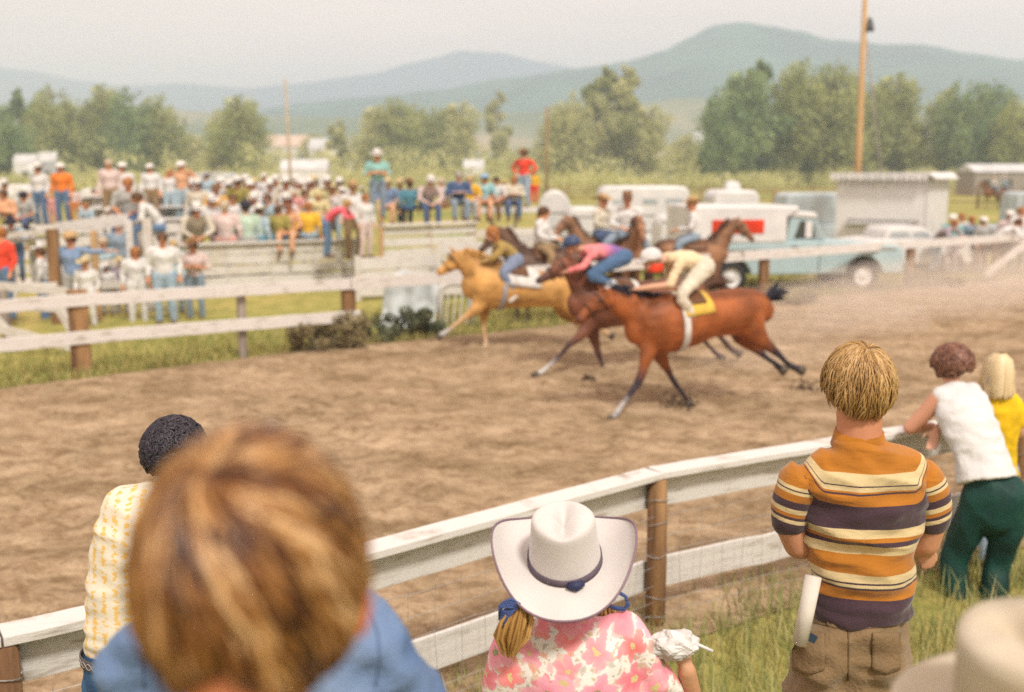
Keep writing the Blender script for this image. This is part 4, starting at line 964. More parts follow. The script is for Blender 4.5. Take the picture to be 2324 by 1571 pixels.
def figure(pose):
    """returns meshes and head position of one pose; origin at the feet (standing) or at the seat (sitting)"""
    sk, sh, tr, bos = Blob(), Blob(), Blob(), {-1: Blob(), 1: Blob()}
    H0 = .95; lean = 0
    if pose.startswith('sit'):
        H0 = .10; lean = {'sit': .06, 'sitlean': .28, 'sitback': -.03}.get(pose, .05)
        ch = np.array([0, lean*.7, H0+.40]); nk = np.array([0, lean, H0+.53]); hd = nk + np.array([0, .025+lean*.2, .135-lean*.12])
        for s in (-1, 1):
            hp, kn, an = (s*.10, 0, H0), (s*.14, .42, H0+.02), (s*.13, .46, H0-.42)
            tr.sweep([hp, (s*.12, .2, H0+.02), kn, (s*.135, .45, H0-.2), (s*.13, .45, H0-.38)], [(.095, .10), .085, .066, .06, .058])
            bos[s].sweep([an, (s*.13, .50, H0-.49), (s*.135, .60, H0-.50)], [.045, .045, .038], sub=1)
    elif pose == 'lean':
        lean = .42; ch = np.array([0, lean*.6, H0+.34]); nk = np.array([0, lean, H0+.44]); hd = nk + np.array([0, .07, .12])
    else: ch = np.array([0, .01, H0+.40]); nk = np.array([0, 0, H0+.55]); hd = nk + np.array([0, .02, .145])
    if not pose.startswith('sit'):
        for s in (-1, 1):
            wdt = .11 if pose != 'stride' else .13; dy = 0 if pose != 'stride' else s*.16
            tr.sweep([(s*.09, 0, H0+.02), (s*.10, dy*.3, H0-.2), (s*wdt, .02+dy*.7, .50), (s*wdt, dy*.9, .28), (s*wdt, -.02+dy, .09)], [(.10, .10), (.09, .09), .066, .062, .06])
            bos[s].sweep([(s*wdt, -.03+dy, .06), (s*wdt, .05+dy, .045), (s*(wdt+.01), .15+dy, .035)], [.045, .045, .035], sub=1)
    tr.sweep([(0, 0, H0-.02), (0, 0, H0+.10)], [(.10, .16), (.095, .145)])
    wv = np.array([0, lean*.15, H0+.15])
    sh.sweep([np.array([0, 0, H0+.05]), wv, (wv+ch)/2+np.array([0, -.01, 0]), ch, nk-np.array([0, 0, .05])], [(.105, .155), (.10, .145), (.11, .16), (.115, .18), (.06, .12)])
    sk.sweep([nk-np.array([0, 0, .06]), nk+np.array([0, .01, .05]), hd-np.array([0, 0, .04])], [.058, .052, .05], col=(1, 1, 1)); head_parts(sk, hd)
    for s in (-1, 1):
        S = nk + np.array([s*.185, 0, -.055]); 
        if pose in ('stand', 'stride', 'sitback'): E, Wr = S+np.array([s*.06, -.03, -.28]), S+np.array([s*.05, .06, -.52])
        elif pose == 'cross': E, Wr = S+np.array([s*.08, .0, -.27]), np.array([-s*.06, .24, S[2]-.22+s*.02])
        elif pose in ('sit', 'sitlean'): E, Wr = S+np.array([s*.07, .05, -.26]), np.array([s*.08, .34+lean*.3, H0+.10])
        elif pose == 'sitcross': E, Wr = S+np.array([s*.08, .04, -.25]), np.array([-s*.05, .25, H0+.26])
        elif pose == 'lean': E, Wr = S+np.array([s*.10, .10, -.22]), S+np.array([-s*.08, .30, -.20])
        elif pose == 'point': E, Wr = (S+np.array([s*.06, -.02, -.27]), S+np.array([s*.05, .05, -.5])) if s > 0 else (S+np.array([-.26, .06, -.03]), S+np.array([-.50, .10, .0]))
        elif pose == 'raise': E, Wr = (S+np.array([s*.20, .05, -.12]), S+np.array([s*.02, .12, .10]))
        elif pose == 'hips': E, Wr = S+np.array([s*.17, -.04, -.24]), np.array([s*.17, .05, H0+.08])
        else: E, Wr = S+np.array([s*.06, 0, -.27]), S+np.array([s*.05, .1, -.5])
        sh.sweep([nk+np.array([s*.06, 0, -.05]), S, (S+E)/2, E], [.06, .068, .055, .050])
        sk.sweep([nk+np.array([0, 0, -.04]), nk+np.array([s*.08, 0, -.05]), S, (S+E)/2, E], .03, sub=2, seg=8)
        cuff = E + (Wr-E)*.1 if (pose in ('cross', 'sit', 'raise')) else E + (Wr-E)*.8
        sh.sweep([E, cuff], [.049, .042], sub=1)
        sk.sweep([E, (E+Wr)/2, Wr], [.036, .034, .026], col=(1, 1, 1)); hand(sk, Wr, Wr-E, side=s, curl=.5)
    out = dict(body=sk.fuse('body', .015, 1), shirt=sh.fuse('shirt', .026, 3, wrink(.008, 9, 3)), trousers=tr.fuse('trousers', .026, 3, wrink(.006, 9, 7)), boots=[bos[s].fuse('boot', .020, 1) for s in (-1, 1)])
    return out, Vector(hd)
POSES = {}
SKATT = {}
def skin_attr(m):
    if m.name not in SKATT:
        base = m.node_tree.nodes['Principled BSDF'].inputs['Base Color'].links[0].from_node
        c = tuple(base.color_ramp.elements[1].color)[:3]
        n = bpy.data.materials.new(m.name+'_face'); n.use_nodes = True; nt = n.node_tree; p = nt.nodes['Principled BSDF']; p.inputs['Roughness'].default_value = .55
        a = nd(nt, 'ShaderNodeAttribute'); a.attribute_name = 'tint'; mu = nd(nt, 'ShaderNodeMixRGB'); mu.blend_type = 'MULTIPLY'; mu.inputs[0].default_value = 1; mu.inputs[2].default_value = (*c, 1)
        nt.links.new(a.outputs['Color'], mu.inputs[1]); nt.links.new(mu.outputs[0], p.inputs['Base Color']); SKATT[m.name] = n
    return SKATT[m.name]
def put(name, me, mm, parent, loc=(0, 0, 0), rot=(0, 0, 0), sc_=1):
    o = bpy.data.objects.new(name, me); COL.objects.link(o); o.parent = parent; o.location = loc; o.rotation_euler = rot; o.scale = (sc_,)*3 if not hasattr(sc_, '__len__') else sc_
    if not me.materials: me.materials.append(mm)
    o.material_slots[0].link = 'OBJECT'; o.material_slots[0].material = mm
    return o
def person(loc, label, pose='stand', shirt='white', pants='jeans', hat=None, hair='brown', face=180, size=1.0, skin=SKIN, long=False, group=None, w=1.22):
    """face: compass turn in degrees, 0 looks away from the camera, 180 towards it"""
    if pose not in POSES: POSES[pose] = figure(pose)
    ms, hd = POSES[pose]
    r = empty('person', loc, label, 'person', group, rz=R(face)); r.scale = (size*w, size*w, size)
    put('body', ms['body'], skin_attr(skin), r); put('shirt', ms['shirt'], CL[shirt], r); put('trousers', ms['trousers'], CL[pants], r); [put('boot', bm_, SHOE, r) for bm_ in ms['boots']]
    tilt = (R(random.uniform(-8, 4)), R(random.uniform(-5, 5)), R(random.uniform(-12, 12)))
    if hat in ('white', 'brown', 'black', 'straw', 'grey', 'tan'):
        h = put('hat', HATME, HATM[hat], r, hd + Vector((0, -.005, .062)), tilt); b = put('hat_band', BANDME, DARKB, h)
    elif hat: put('cap', CAPME, HATM[hat.replace('cap_', '')], r, hd + Vector((0, -.008, .045)), tilt)
    if not (hat in HATM and random.random() < .4 and not long): put('hair', HAIRS['long' if long else 'short'], HAIRM[hair], r, hd)
    return r
HTOP = {'sit': .10+.53+.135+.12, 'sitlean': .85, 'sitback': .88, 'sitcross': .88, 'lean': 1.62, 'stand': 1.77, 'cross': 1.77, 'point': 1.77, 'raise': 1.77, 'hips': 1.77, 'stride': 1.77}
def crowd(x, ytop, Y, pose, shirt, pants, hat, hair, face, label, ybot=None, **k):
    """x, ytop: where the top of the head shows; Y: distance; ybot: feet or seat row"""
    t = at_y(x, ytop, Y); Hh = HTOP[pose] + (.06 if hat and not str(hat).startswith('cap') else 0)
    if ybot is not None:
        b = at_y(x, ybot, Y); size = (t.z-b.z)/Hh
    else:
        size = k.pop('size', 1.0); b = Vector((t.x, t.y, t.z-Hh*size))
    k.pop('size', None)
    return person((t.x, t.y, b.z), label, pose, shirt, pants, hat, hair, face, size, **k)
G1 = 'spectators standing at the far corral'; G2 = 'spectators seated on the white planks'; G3 = 'people behind the far rail'
CR = [
 (9, 406, 32, 'stand', 'white', 'jeans', 'white', 'brown', 180, 'person in white hat at the left border in front of the white van', None, G1),
 (12, 430, 25.5, 'sitcross', 'peach', 'olive', None, 'brown', 170, 'brown haired person in peach shirt and olive trousers seated with crossed arms', 512, G2),
 (56, 436, 25.5, 'sit', 'grey', 'navy', 'cap_black', 'dark', 180, 'person in grey shirt and dark cap seated left of the man standing in jeans', 508, G2),
 (85, 369, 26, 'stand', 'white', 'jeans', 'white', 'brown', 165, 'tall man in white shirt, white hat and jeans standing on the pen', 514, G1),
 (137, 372, 26, 'stand', 'orange', 'jeans', 'cap_white', 'orange', 175, 'man in bright orange sweatshirt and jeans standing on the pen', 514, G1),
 (166, 424, 26, 'stand', 'palepink', 'rust', None, 'orange', 200, 'child in pink top and rust shorts beside the man in orange', 502, G1),
 (117, 440, 27, 'stand', 'pink', 'pink', None, 'pale', 180, 'small figure in pink between the jeans and the orange sweatshirt', 512, G1),
 (212, 428, 27, 'stand', 'white', 'white', None, 'brown', 180, 'brown haired figure in white in front of the white van', 520, G1),
 (199, 460, 24.5, 'sit', 'paleblue', 'paleblue', None, 'orange', 160, 'child in pale blue low beside the figure in white', 515, G2),
 (246, 362, 26, 'stand', 'palepink', 'khaki', None, 'pale', 175, 'tall bare headed man in off white shirt and khaki trousers', 512, G1),
 (247, 470, 24.3, 'sit', 'white', 'white', 'white', 'pale', 180, 'small person under a white hat below the khaki trousers', 520, G2),
 (277, 371, 27.5, 'stand', 'white', 'khaki', 'cap_white', 'brown', 180, 'man in white cap half hidden by the tall man in off white', 512, G1),
 (293, 402, 23.5, 'sit', 'grey', 'navy', None, 'orange', 185, 'person in grey shirt and dark jeans sitting on the pen corner post', 506, G2),
 (340, 374, 26, 'stand', 'white', 'khaki', 'cap_white', 'brown', 180, 'man in white shirt and cap with khaki trousers behind the leaning man in white', 500, G1),
 (383, 386, 27, 'stand', 'white', 'paleblue', None, 'orange', 180, 'orange haired person in white blouse left of the peach shirted figure', 500, G1),
 (411, 368, 27, 'raise', 'peach', 'paleblue', 'cap_white', 'orange', 175, 'peach shirted figure with raised arms above the left crowd', 510, G1),
 (360, 436, 23, 'sitlean', 'white', 'jeans', None, 'brown', 115, 'man in white shirt and blue jeans bending forward on the pen rail', 530, G2),
 (447, 405, 26.8, 'sitback', 'cream', 'grey', 'white', 'brown', 180, 'person in wide cream hat and cream shirt at the left end of the crowd', 490, G2),
 (468, 390, 28, 'stand', 'paleblue', 'jeans', 'grey', 'brown', 180, 'person in grey hat at the back of the crowd, left end', 500, G2),
 (490, 418, 26.6, 'sit', 'goldenrod', 'jeans', 'brown', 'brown', 190, 'person in golden shirt and brown hat in the second row', 498, G2),
 (442, 458, 25.2, 'sitlean', 'cream', 'olive', 'white', 'brown', 200, 'person in cream shirt and drooping white hat at the left end of the front row', 556, G2),
 (510, 456, 25.2, 'sitback', 'palepink', 'salmon', None, 'pale', 0, 'seated back in pale pink shirt and salmon trousers in the front row', 556, G2),
 (540, 399, 27, 'sit', 'olive', 'jeans', 'white', 'brown', 180, 'person in olive yellow shirt and white hat, second row', 482, G2),
 (520, 410, 28, 'sit', 'white', 'jeans', 'white', 'brown', 170, 'white shirted person left of the olive yellow shirt, back row', 482, G2),
 (557, 459, 25.3, 'sitback', 'mint', 'grey', 'cap_black', 'dark', 10, 'black haired person in mint shirt in the front row', 554, G2),
 (589, 464, 25.4, 'sitback', 'paleblue', 'teal', 'white', 'brown', 330, 'person in pale blue shirt and teal trousers in the front row', 552, G2),
 (569, 412, 28, 'sit', 'white', 'jeans', 'cap_white', 'blond', 180, 'person in white right of the olive yellow shirt', 482, G2),
 (599, 393, 28.4, 'stand', 'white', 'jeans', 'white', 'orange', 180, 'highest white hat in the middle of the back row', 500, G2),
 (614, 408, 27, 'sit', 'white', 'jeans', 'white', 'brown', 180, 'person in white below the highest white hat', 488, G2),
 (650, 400, 27, 'sit', 'cream', 'grey', 'white', 'orange', 180, 'broad person in cream shirt and white hat, middle of the second row', 490, G2),
 (632, 466, 25.6, 'sitback', 'olive', 'jeans', None, 'brown', 350, 'brown haired person in olive drab shirt in the front row', 546, G2),
 (656, 462, 25.8, 'sit', 'peach', 'peach', None, 'auburn', 180, 'child in peach between the olive drab and yellow shirts', 540, G2),
 (670, 432, 26.6, 'sit', 'pink', 'palepink', None, 'pale', 180, 'child in pink top behind the yellow shirt', 488, G2),
 (683, 404, 28.4, 'sit', 'white', 'grey', 'white', 'brown', 180, 'person in white hat right of the broad person in cream', 482, G2),
 (702, 403, 27.8, 'sit', 'paleyellow', 'grey', 'white', 'orange', 180, 'person in pale yellow shirt with white hat, second row', 484, G2),
 (699, 459, 25.8, 'sitback', 'yellow', 'lightjeans', None, 'orange', 0, 'auburn haired person in bright yellow shirt in the front row', 542, G2),
 (741, 398, 28, 'sit', 'paleyellow', 'grey', 'white', 'orange', 190, 'person in cream yellow shirt with white hat at the right end of the back row', 484, G2),
 (725, 438, 26.8, 'sit', 'paleyellow', 'grey', None, 'blond', 180, 'blond person in pale yellow behind the bright yellow shirt', 500, G2),
 (757, 416, 28, 'sit', 'palepink', 'grey', 'straw', 'orange', 180, 'person in straw hat at the right end of the rows', 490, G2),
 (740, 452, 24.8, 'lean', 'hotpink', 'jeans', None, 'blond', 265, 'person in hot pink top and jeans climbing the plank wall', 585, G1),
 (776, 424, 27, 'stand', 'white', 'paleblue', 'white', 'orange', 180, 'person in white beside the khaki trousered man', 560, G1),
 (800, 408, 25.6, 'stand', 'white', 'khaki', 'tan', 'orange', 195, 'man in white shirt, tan hat and khaki trousers standing on the right of the rows', 589, G1),
 (828, 440, 24.8, 'stand', 'white', 'palepink', None, 'orange', 230, 'person in white top and pale pink trousers beside the khaki trousers', 586, G1),
 (822, 424, 27.5, 'stand', 'mint', 'grey', 'cap_white', 'pale', 190, 'person in green and white left of the turquoise shirted man', 500, G1),
 (855, 338, 27, 'cross', 'turquoise', 'slate', 'white', 'brown', 190, 'man in turquoise shirt, white hat and slate jeans standing high on the chute', 498, G1),
 (881, 402, 29, 'sit', 'blueshirt', 'peach', 'straw', 'blond', 180, 'person in blue shirt and straw hat right of the turquoise shirted man', 478, G2),
 (908, 404, 29.5, 'sit', 'paleyellow', 'grey', 'straw', 'blond', 180, 'person in pale yellow with straw hat right of the blue shirt', 478, G2),
 (929, 405, 28.6, 'sitback', 'teal', 'navy', 'brown', 'brown', 20, 'person in deep blue shirt and brown hat seen from behind on the chute', 480, G2),
 (967, 398, 28.8, 'sitlean', 'palepink', 'navy', 'white', 'orange', 200, 'person in pale pink shirt and white hat on the chute', 478, G2),
 (1006, 404, 29.5, 'sit', 'white', 'peach', None, 'pale', 150, 'fair person in white next to the big man in navy', 474, G2),
 (1040, 390, 29, 'sitcross', 'navy', 'slate', None, 'grey', 190, 'big grey haired man in navy jacket seated on the chute', 468, G2),
 (1066, 398, 30.2, 'sit', 'yellow', 'grey', None, 'blond', 180, 'blond person in yellow behind the man in navy', 470, G2),
 (1100, 396, 30.4, 'sit', 'aqua', 'peach', 'cap_blue', 'brown', 180, 'child in aqua shirt and blue cap on the raised platform', 468, G2),
 (1127, 401, 30.5, 'sit', 'white', 'brown', None, 'dark', 170, 'dark haired child in white on the raised platform', 468, G2),
 (1144, 407, 31, 'sit', 'peach', 'mauve', None, 'blond', 180, 'blond child in peach on the raised platform', 468, G2),
 (1166, 400, 30.6, 'sitcross', 'cream', 'navy', None, 'orange', 180, 'red haired person in cream on the raised platform', 468, G2),
 (1189, 337, 30.6, 'hips', 'red', 'lightjeans', 'brown', 'brown', 150, 'man in bright red shirt and brown hat standing on the raised platform', 470, G1),
 (1212, 388, 31, 'stand', 'yellow', 'red', None, 'orange', 180, 'child in yellow top and red trousers behind the man in red', 462, G1),
 (1, 515, 18.6, 'stand', 'red', 'jeans', None, 'orange', 150, 'person in red shirt cut by the left border behind the rail', 730, G3),
 (28, 490, 20.5, 'lean', 'paleblue', 'jeans', 'black', 'dark', 200, 'man in pale blue shirt and black hat leaning on the pen rail', 640, G3),
 (82, 508, 21.5, 'lean', 'white', 'grey', 'black', 'dark', 180, 'person whose face shows under a black hat above the pen rail', 660, G3),
 (92, 560, 19.6, 'stand', 'white', 'jeans', None, 'brown', 100, 'child in white T shirt and overalls beside the dark brown post', 735, G3),
 (160, 528, 18.9, 'point', 'blueshirt', 'grey', 'cap_tan', 'brown', 172, 'man in blue shirt and tan cap with his arm on the yellow post', 742, G3),
 (193, 583, 18.6, 'stand', 'white', 'white', 'straw', 'brown', 175, 'child in straw hat and white in front of the man in blue', 745, G3),
 (234, 538, 21.5, 'stand', 'paleblue', 'grey', None, 'pale', 175, 'fair person in pale blue inside the pen', 715, G3),
 (240, 596, 20.0, 'stand', 'white', 'grey', 'white', 'brown', 180, 'child under a white hat right of the yellow post', 715, G3),
 (268, 500, 22.5, 'stand', 'slate', 'slate', None, 'auburn', 200, 'figure in slate blue behind the pen corner', 690, G3),
 (272, 582, 20.2, 'stand', 'mauve', 'grey', 'straw', 'brown', 190, 'child in mauve shirt and straw hat in the pen', 715, G3),
 (306, 560, 19.2, 'stand', 'white', 'white', None, 'orange', 200, 'auburn haired girl in white top and white trousers', 742, G3),
 (368, 528, 19.0, 'stand', 'white', 'lightjeans', None, 'brown', 190, 'brown haired youth in white shirt and pale jeans behind the rail', 738, G3),
 (392, 545, 20.4, 'stand', 'aqua', 'paleblue', None, 'blond', 200, 'blond child in aqua beside the youth in white', 715, G3),
 (437, 540, 19.6, 'cross', 'palepink', 'slate', 'brown', 'brown', 180, 'person in brown hat and pale shirt with crossed arms behind the rail', 728, G3),
 (2128, 498, 27.6, 'lean', 'mauve', 'slate', None, 'orange', 215, 'red haired person stooping by the brown post on the right', 618, G3),
 (2163, 488, 28, 'stand', 'turquoise', 'mauve', 'cap_white', 'orange', 160, 'person in aqua top and mauve trousers behind the right rail', 620, G3),
 (2184, 484, 28.6, 'stand', 'white', 'palepink', None, 'orange', 180, 'orange faced person in white beside the aqua top', 620, G3),
 (2206, 490, 28.2, 'stand', 'slate', 'slate', None, 'orange', 185, 'person in slate jacket behind the right rail', 618, G3),
 (2232, 494, 28, 'stand', 'grey', 'brown', 'cap_white', 'brown', 200, 'person in grey shirt left of the stooping white shirt', 620, G3),
 (2262, 496, 27.6, 'lean', 'white', 'brown', None, 'brown', 250, 'person in white leaning forward near the right border', 622, G3),
 (2292, 480, 28.5, 'stand', 'palepink', 'brown', 'cap_white', 'pale', 180, 'fair person in pale pink near the right border', 620, G3),
 (2318, 470, 28, 'stand', 'white', 'grey', None, 'orange', 190, 'person in white with a sunburnt face at the right border', 620, G3),
]
for (x, yt, Y, ps, s_, t_, h_, ha, fa, lab, yb, gr) in CR:
    crowd(x, yt, Y, ps, s_, t_, h_, ha, fa, lab, yb, group=gr, skin=random.choice([SKIN, SKIN2, SKIN4]), long=('girl' in lab or 'blond child' in lab or 'pink top' in lab))
# small heads and hats packed between the rows
fill = [(430, 402, 29, 'white', 'white'), (505, 404, 29.5, 'white', 'cap_white'), (556, 396, 29.5, 'cream', 'white'), (583, 404, 29, 'palepink', 'straw'), (630, 396, 29.4, 'white', 'white'), (668, 396, 29.2, 'white', 'white'), (716, 398, 29.4, 'white', 'straw'), (478, 440, 26, 'white', 'white'), (528, 440, 26, 'white', None), (575, 436, 26.2, 'white', 'white'), (610, 440, 26.2, 'paleblue', None), (646, 436, 26.4, 'white', 'white'), (690, 430, 26.8, 'white', None), (770, 402, 29, 'white', 'white'), (395, 410, 28, 'white', 'white'), (358, 420, 28, 'white', None), (320, 420, 28, 'white', 'white')]
names = ['back row, first white hat from the left end', 'back row, beside the peach figure', 'behind the olive yellow shirt', 'under a straw hat in the back row', 'between the highest hat and the broad cream figure', 'over the pink child', 'under a straw hat near the right end', 'between the first and second rows at the left', 'above the pale pink back', 'above the mint shirt', 'bare headed, above the olive drab shirt', 'above the child in peach', 'bare headed, above the yellow shirt', 'last white hat of the back row', 'right of the bending man', 'behind the bending man, bare headed', 'behind the pen corner under a white hat']
for (x, yt, Y, s_, h_), nm in zip(fill, names):
    crowd(x, yt, Y, 'sit', s_, 'grey', h_, 'brown', 180+random.uniform(-25, 25), 'spectator in %s, %s' % (s_ if s_ != 'palepink' else 'pale pink', nm), None, group=G2, skin=random.choice([SKIN, SKIN4]))
# ------------------------------------------------------------------ horses
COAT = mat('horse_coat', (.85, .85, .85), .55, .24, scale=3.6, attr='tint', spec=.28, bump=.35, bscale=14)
SKINP = mat('painted_skin', (.8, .8, .8), .5, .05, scale=6, attr='tint')
def shell(torso, i0, i1, a0, a1, grow, lat, name, m, parent, n=10, k=16):
    """cloth or strap lying on a swept body between stations i0..i1 and angles a0..a1 (0 = top)"""
    P, Rr = catmull(torso[0], torso[1], 8); N = len(P); V = []
    lat = np.array(lat, float)
    for i in range(n+1):
        q = (i0 + (i1-i0)*i/n)*(N-1); j = min(int(q), N-2); f = q-j; p = P[j]*(1-f)+P[j+1]*f; r = Rr[j]*(1-f)+Rr[j+1]*f
        t = P[j+1]-P[j]; t /= np.linalg.norm(t); l = lat - t*lat.dot(t); l /= np.linalg.norm(l); u = np.cross(t, l); u = u if u[2] > 0 else -u
        for q2 in range(k+1):
            a = a0 + (a1-a0)*q2/k; V.append(p + u*(r[0]+grow)*math.cos(a) + l*(r[1]+grow)*math.sin(a))
    Fq = [(i*(k+1)+j, (i+1)*(k+1)+j, (i+1)*(k+1)+j+1, i*(k+1)+j+1) for i in range(n) for j in range(k)]
    o = link(name, np_mesh(name, V, Fq, m, True), None, parent); o.modifiers.new('thick', 'SOLIDIFY').thickness = .012
    return o
def hair_tufts(name, roots, dirs, length, n, rad, m, parent, drop=.5, seed=1):
    """hair as many tapering bent tufts along a line of roots"""
    rng = np.random.default_rng(seed); mb = MB(); R0 = [Vector(r) for r in roots]
    for i in range(n):
        q = rng.random()*(len(R0)-1); j = int(q); p = R0[j].lerp(R0[min(j+1, len(R0)-1)], q-j); d = Vector(dirs) if not isinstance(dirs, list) else Vector(dirs[j])
        d = (d + Vector(rng.normal(size=3)*.28)).normalized(); L = length*rng.uniform(.6, 1.15)
        a = p + Vector(rng.normal(size=3)*rad*.8); mb.tube([a, a+d*L*.5, a+d*L + Vector((0, 0, -drop*L))], [rad*rng.uniform(.5, 1), rad*.6, rad*.15], 5, caps=False)
    return tag(mb.build(name, m, parent, smooth=True), kind='stuff')
def horse(P, lat, label, J, coat, low, sock, mane, group=None, muzz=None, blaze=False, cat='horse', straps=True, fwd=(-1, 0, 0)):
    """J: named joint lists (a, b[, off]) fed to P, with radii; returns root and torso"""
    b = Blob(); loc = P(*J['base']); r = empty('horse', (loc.x, loc.y, 0), label, cat, group)
    tor = ([P(a, c, 0) for a, c, _ in J['torso']], [rr for _, _, rr in J['torso']])
    b.sweep(*tor, lat=lat, col=coat, sub=4, seg=18)
    b.sweep([P(a, c, 0) for a, c, _ in J['neck']], [rr for _, _, rr in J['neck']], lat=lat, col=coat, sub=3, seg=14)
    hc = muzz or tuple(x*.7 for x in coat)
    b.sweep([P(a, c, 0) for a, c, _ in J['head']], [rr for _, _, rr in J['head']], lat=lat, col=[coat, coat, hc], sub=3, seg=14)
    hp = [P(a, c, 0) for a, c, _ in J['head']]; ax = (hp[-1]-hp[0]).normalized(); L = Vector(lat)
    upv = ax.cross(L); upv = upv if upv.z > 0 else -upv
    for s in (-1, 1):
        e = hp[0] + L*s*.05 + upv*.06; b.sweep([e-upv*.03, e+upv*.06+L*s*.01, e+upv*.13-ax*.02+L*s*.015], [.026, .022, .008], col=coat, sub=1, seg=8)
        ey = hp[0].lerp(hp[-1], .30) + L*s*.066 + upv*.045; b.ball(ey, .018, (.02, .015, .01)); b.smp[-1] = (np.array(ey + L*s*.02), np.array((.02, .015, .01)), .005)
        b.smp.append((np.array(hp[-1] + L*s*.03 + upv*.02), np.array((.05, .03, .03)), .008))
    cr = np.array(coat)
    for key in ('nf', 'ff', 'nh', 'fh'):
        pts = J[key]; off = {'n': .14, 'f': -.14}[key[0]]; n = len(pts)
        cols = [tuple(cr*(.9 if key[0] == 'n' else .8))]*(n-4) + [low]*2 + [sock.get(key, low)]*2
        q = [P(a, c, off*(1 if i > 1 else .75)) for i, (a, c, _) in enumerate(pts)]
        b.sweep(q, [rr for _, _, rr in pts], lat=lat, col=cols, sub=3, seg=10)
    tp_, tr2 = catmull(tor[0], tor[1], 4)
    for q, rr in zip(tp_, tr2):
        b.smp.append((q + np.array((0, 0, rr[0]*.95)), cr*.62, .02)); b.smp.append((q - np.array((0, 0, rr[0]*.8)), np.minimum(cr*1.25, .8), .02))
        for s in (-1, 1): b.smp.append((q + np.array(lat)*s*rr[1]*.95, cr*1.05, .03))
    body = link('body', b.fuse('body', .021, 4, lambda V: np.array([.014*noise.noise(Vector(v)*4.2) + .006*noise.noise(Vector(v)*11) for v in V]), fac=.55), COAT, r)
    for key in ('nf', 'ff', 'nh', 'fh'):
        pts = J[key]; off = {'n': .14, 'f': -.14}[key[0]]; a = P(*pts[-2][:2], off); c = P(*pts[-1][:2], off); d = (c-a).normalized()
        MB().tube([c-d*.02, c+d*.03, c+d*.065], [.045, .055, .062], 12).build('hoof', mat('horn_hoof', (.10, .08, .06) if key not in sock else (.10, .08, .06), .6), r, smooth=True)
    nk = [P(a, c, 0) for a, c, _ in J['neck']]; rads = [rr[0] for _, _, rr in J['neck']]
    crest = []
    for i in range(len(nk)):
        t = (nk[min(i+1, len(nk)-1)]-nk[max(i-1, 0)]).normalized(); u = t.cross(L); u = u if u.z > 0 else -u; crest.append(nk[i]+u*rads[i]*.92)
    hair_tufts('mane', crest[::-1], Vector(fwd)*-.7+Vector((0, 0, .35))+L*.4, .16, 150, .012, mane, r, .6)
    tl = [P(a, c, 0) for a, c in J['tail']]; tb = MB(); rg = random.Random(4)
    for _ in range(90):
        o1 = Vector([rg.gauss(0, 1) for _ in range(3)])
        tb.tube([tl[0]+o1*.012] + [p + o1*.017*(i+1) for i, p in enumerate(tl[1:])], [.014]+[.011]*(len(tl)-2)+[.003], 5, caps=False)
    tag(tb.build('tail', mane, r, smooth=True), kind='stuff')
    if straps:
        LE = mat('dark_leather', (.07, .035, .02), .5); h0 = hp[0]
        for f, g in ((.22, .076), (.62, .062)):
            c = hp[0].lerp(hp[-1], f); rr = [rr for _, _, rr in J['head']]; k = rr[0][0]*(1-f)+rr[-1][0]*f+.022
            MB().tube([c + upv*k*math.cos(q)*1.05 + L*(k*.85)*math.sin(q) for q in np.linspace(0, 2*math.pi, 17)], .007, 5).build('bridle_strap', LE, r, smooth=True)
        for s in (-1, 1): MB().tube([hp[0].lerp(hp[-1], .22)+L*s*.075, hp[0].lerp(hp[-1], .62)+L*s*.06-upv*.02], .006, 5).build('cheek_strap', LE, r, smooth=True)
    return r, tor, hp
def plane_fn(px, py, alpha, off):
    a = R(alpha); n = Vector((math.sin(a), -math.cos(a), 0)); h = Vector((-math.cos(a), -math.sin(a), 0)); p0 = on_z(px, py) - n*off
    return (lambda x, y, o=0: on_plane(x, y, p0+n*o, n)), n, h
BLKHAIR = mat('black_horse_hair', (.022, .024, .04), .5, scale=20); FLAX = mat('flaxen_horse_hair', (.66, .36, .10), .6, scale=20); BRHAIR = mat('brown_horse_hair', (.12, .055, .03), .6, scale=20)
WSOCK = (.62, .60, .58); BAYC = (.36, .105, .028)
# bay racer in front
P3, N3, H3 = plane_fn(1384, 960, 20, .14)
J = dict(base=(1560, 800, 0),
 torso=[(1733, 706, (.15, .13)), (1712, 702, (.235, .20)), (1672, 706, (.265, .26)), (1610, 714, (.27, .28)), (1550, 727, (.315, .295)), (1496, 736, (.345, .27)), (1456, 744, (.29, .21)), (1440, 748, (.18, .13))],
 neck=[(1478, 722, (.25, .14)), (1440, 704, (.20, .11)), (1400, 684, (.145, .085)), (1376, 674, (.11, .075))],
 head=[(1378, 674, (.10, .075)), (1354, 692, (.105, .078)), (1330, 712, (.068, .055)), (1314, 727, (.055, .048))],
 nf=[(1478, 730, (.16, .09)), (1474, 780, (.125, .075)), (1464, 822, (.075, .055)), (1449, 866, (.045, .042)), (1428, 896, .029), (1404, 930, .035), (1390, 950, .045)],
 ff=[(1482, 740, (.15, .09)), (1494, 792, (.11, .07)), (1508, 826, (.065, .05)), (1524, 857, .042), (1539, 879, .028), (1555, 901, .034), (1561, 913, .045)],
 nh=[(1700, 706, (.22, .13)), (1706, 745, (.18, .12)), (1732, 775, (.10, .075)), (1758, 796, (.055, .045)), (1774, 812, .031), (1794, 831, .036), (1812, 838, .045)],
 fh=[(1690, 706, (.20, .12)), (1684, 752, (.16, .11)), (1706, 782, (.085, .065)), (1728, 802, (.05, .042)), (1742, 814, .030), (1760, 826, .035), (1772, 836, .045)],
 tail=[(1733, 690), (1742, 676), (1757, 668), (1767, 661)])
